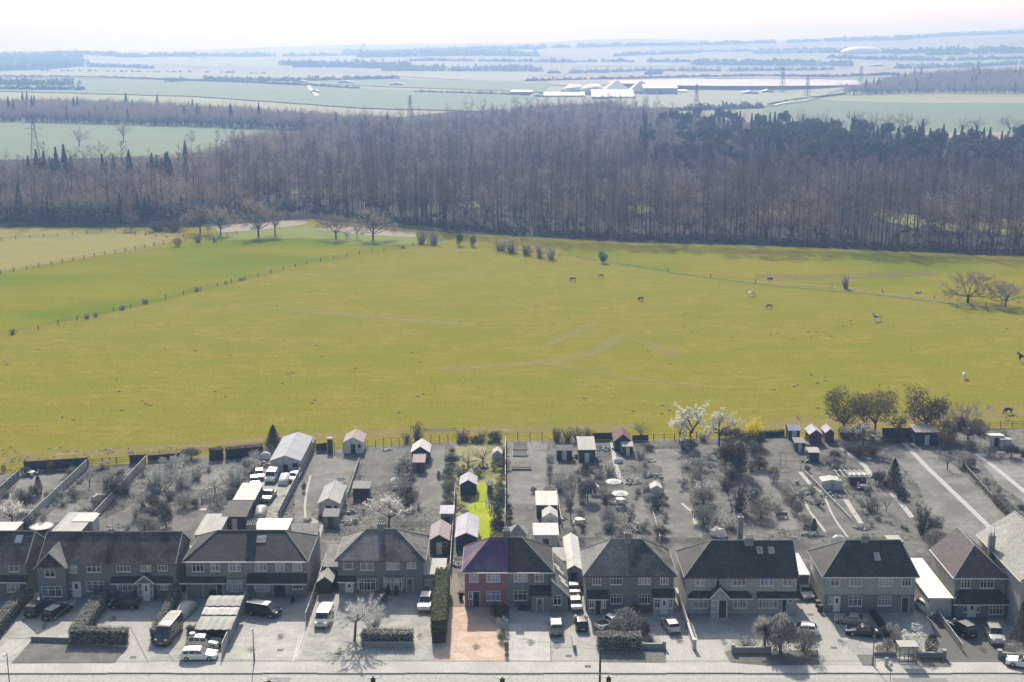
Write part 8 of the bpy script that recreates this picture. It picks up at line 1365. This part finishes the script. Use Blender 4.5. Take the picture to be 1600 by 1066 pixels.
# far hedgerows, copses and skyline woods: clumps too far off to count
cl = MB(); cr = random.Random(8)
def clump(p, r, h, n=46):
    for _ in range(n):
        d = Vector((cr.gauss(0, 1), cr.gauss(0, 1), abs(cr.gauss(0, 1)))).normalized(); k = cr.uniform(.5, 1.05)
        leaf_quad(cl, Vector((p[0] + d.x * r * k, p[1] + d.y * r * k, p[2] + d.z * h * k)), (d + Vector((cr.gauss(0, .5), cr.gauss(0, .5), cr.gauss(0, .5)))).normalized(), r * .3, cr)
def crow(pts, r, h, gap=1.0, prob=1.0):
    for (a, b) in zip(pts, pts[1:]):
        pa, pb = GT(*a), GT(*b); L = (pb - pa).length; n = max(1, int(L / (r * .95 * gap)))
        for i in range(n):
            if cr.random() > prob + .15 or mnoise.noise(Vector((i * r / 90, a[1], 0))) < -.42: continue
            q = pa.lerp(pb, (i + cr.random()) / n); clump((q.x, q.y + cr.uniform(-r, r), zt(q.x, q.y)), r * cr.uniform(.7, 1.3), h * cr.uniform(.6, 1.25))
for pts, r, h, g, pr_ in [([(-40, 141), (130, 142)], 7, 9, 1, 1), ([(-40, 120), (150, 122), (400, 130), (560, 140)], 5, 5, 1, .9), ([(-40, 104), (120, 104), (240, 108)], 9, 12, 1, .9), ([(-40, 92), (60, 91), (130, 91)], 16, 26, .8, 1), ([(-40, 97), (60, 97), (128, 97)], 16, 26, .8, 1), ([(-40, 88), (200, 90), (420, 88), (640, 82), (800, 76)], 20, 16, .9, .8),
                          ([(320, 126), (460, 128), (620, 124)], 8, 10, 1, 1), ([(460, 106), (540, 106), (600, 108)], 12, 14, .8, 1), ([(600, 108), (720, 110), (830, 108)], 12, 14, .9, 1), ([(540, 84), (680, 82), (800, 84)], 18, 20, .8, 1), ([(650, 145), (760, 148), (860, 150)], 5, 4, 1, .8), ([(820, 128), (900, 126), (1000, 124), (1200, 120), (1400, 118)], 8, 7, 1, .7),
                          ([(860, 116), (1000, 112), (1300, 110)], 10, 11, 1, .7), ([(640, 96), (900, 98), (1180, 98), (1330, 100)], 14, 12, 1, .75), ([(800, 78), (1000, 72), (1180, 68), (1400, 62), (1660, 52)], 24, 16, .9, .8), ([(1180, 84), (1400, 84), (1660, 78)], 20, 15, 1, .7), ([(1300, 92), (1480, 96), (1660, 92)], 16, 12, 1, .8), ([(1400, 108), (1500, 106), (1660, 100)], 13, 14, .9, 1),
                          ([(960, 88), (1100, 82), (1300, 78)], 20, 13, 1, .7), ([(60, 112), (300, 114), (420, 116)], 6, 7, 3, .7), ([(880, 144), (1000, 138), (1180, 136), (1330, 135)], 5, 4, 1, .7), ([(1190, 170), (1120, 172), (1060, 174)], 6, 8, 1, .8), ([(1200, 165), (1260, 155), (1320, 148)], 3, 3, 1, .9), ([(100, 132), (130, 132)], 5, 9, 2, 1), ([(260, 130), (290, 128)], 6, 12, 2, 1), ([(1010, 118), (1030, 117)], 10, 14, 1, 1), ([(440, 103), (640, 104)], 16, 18, .8, 1), ([(600, 112), (850, 113)], 12, 15, .8, 1), ([(-40, 133), (110, 134)], 9, 14, .7, 1), ([(-40, 100), (135, 101)], 18, 26, .7, 1), ([(-40, 112), (60, 110), (110, 106)], 14, 20, .7, 1), ([(560, 90), (840, 88)], 18, 22, .7, 1), ([(1080, 102), (1330, 104)], 16, 18, .8, 1), ([(1450, 86), (1660, 82)], 20, 24, .7, 1)]: crow(pts, r, h, g, pr_)
tag(cl.build('far_hedgerows', mk('far_foliage', (.09, .1, .08), (.12, .13, .1), scale=.01, rough=.95, spec=.05), uv=False), 'hazy far hedgerows, copses and skyline woods across the valley', 'hedgerow', kind='stuff')
# understorey along the wood edge
us = []; 
for px in list(range(-10, 1612, 5)) + list(range(-8, 1612, 6)):
    p = G(px + wr.uniform(-4, 4), edge_py(px) - wr.uniform(0, 3)); us.append(p)
ucl = cl = MB()
for _ in range(520):
    px = wr.uniform(-20, 1620); q = G(px, edge_py(px) - 2); y_ = q.y + wr.random() ** 1.5 * 140; x_ = q.x * y_ / q.y; k = topx(x_, y_, 0)
    if not any(h[0] - 6 < k[0] < h[1] + 6 and h[2] - 4 < k[1] < h[3] + 4 for h in holes): clump((x_, y_, 0), wr.uniform(1.0, 2.2), wr.uniform(1.0, 3.2), 26)
for i, p in enumerate(us):
    if mnoise.noise(Vector((p.x / 18, 0, 7))) > -.35: clump((p.x, p.y + wr.uniform(-1, 9), 0), wr.uniform(1.0, 2.4), wr.uniform(1.2, 4.0), 46)
tag(cl.build('undergrowth', mk('bramble', (.075, .075, .06), (.11, .1, .08), scale=.3, rough=.95, spec=.05), uv=False), 'dark brambly undergrowth along the foot of the wood', 'undergrowth', kind='stuff')
# ---- the air
hz = MB().box(-9000, -140, -2, 9000, 13000, 215); hm = bpy.data.materials.new('haze'); hm.use_nodes = True; hn = hm.node_tree; hn.nodes.clear(); ho = hn.nodes.new('ShaderNodeOutputMaterial'); pv = hn.nodes.new('ShaderNodeVolumePrincipled')
pv.inputs['Color'].default_value = (.228, .36, .63, 1); pv.inputs['Absorption Color'].default_value = (.449, .287, .08, 1); pv.inputs['Density'].default_value = 3.0e-4; pv.inputs['Anisotropy'].default_value = .35; hn.links.new(pv.outputs[0], ho.inputs['Volume'])
tag(hz.build('haze', hm, uv=False), 'pale blue haze filling the valley air', 'haze', kind='stuff')
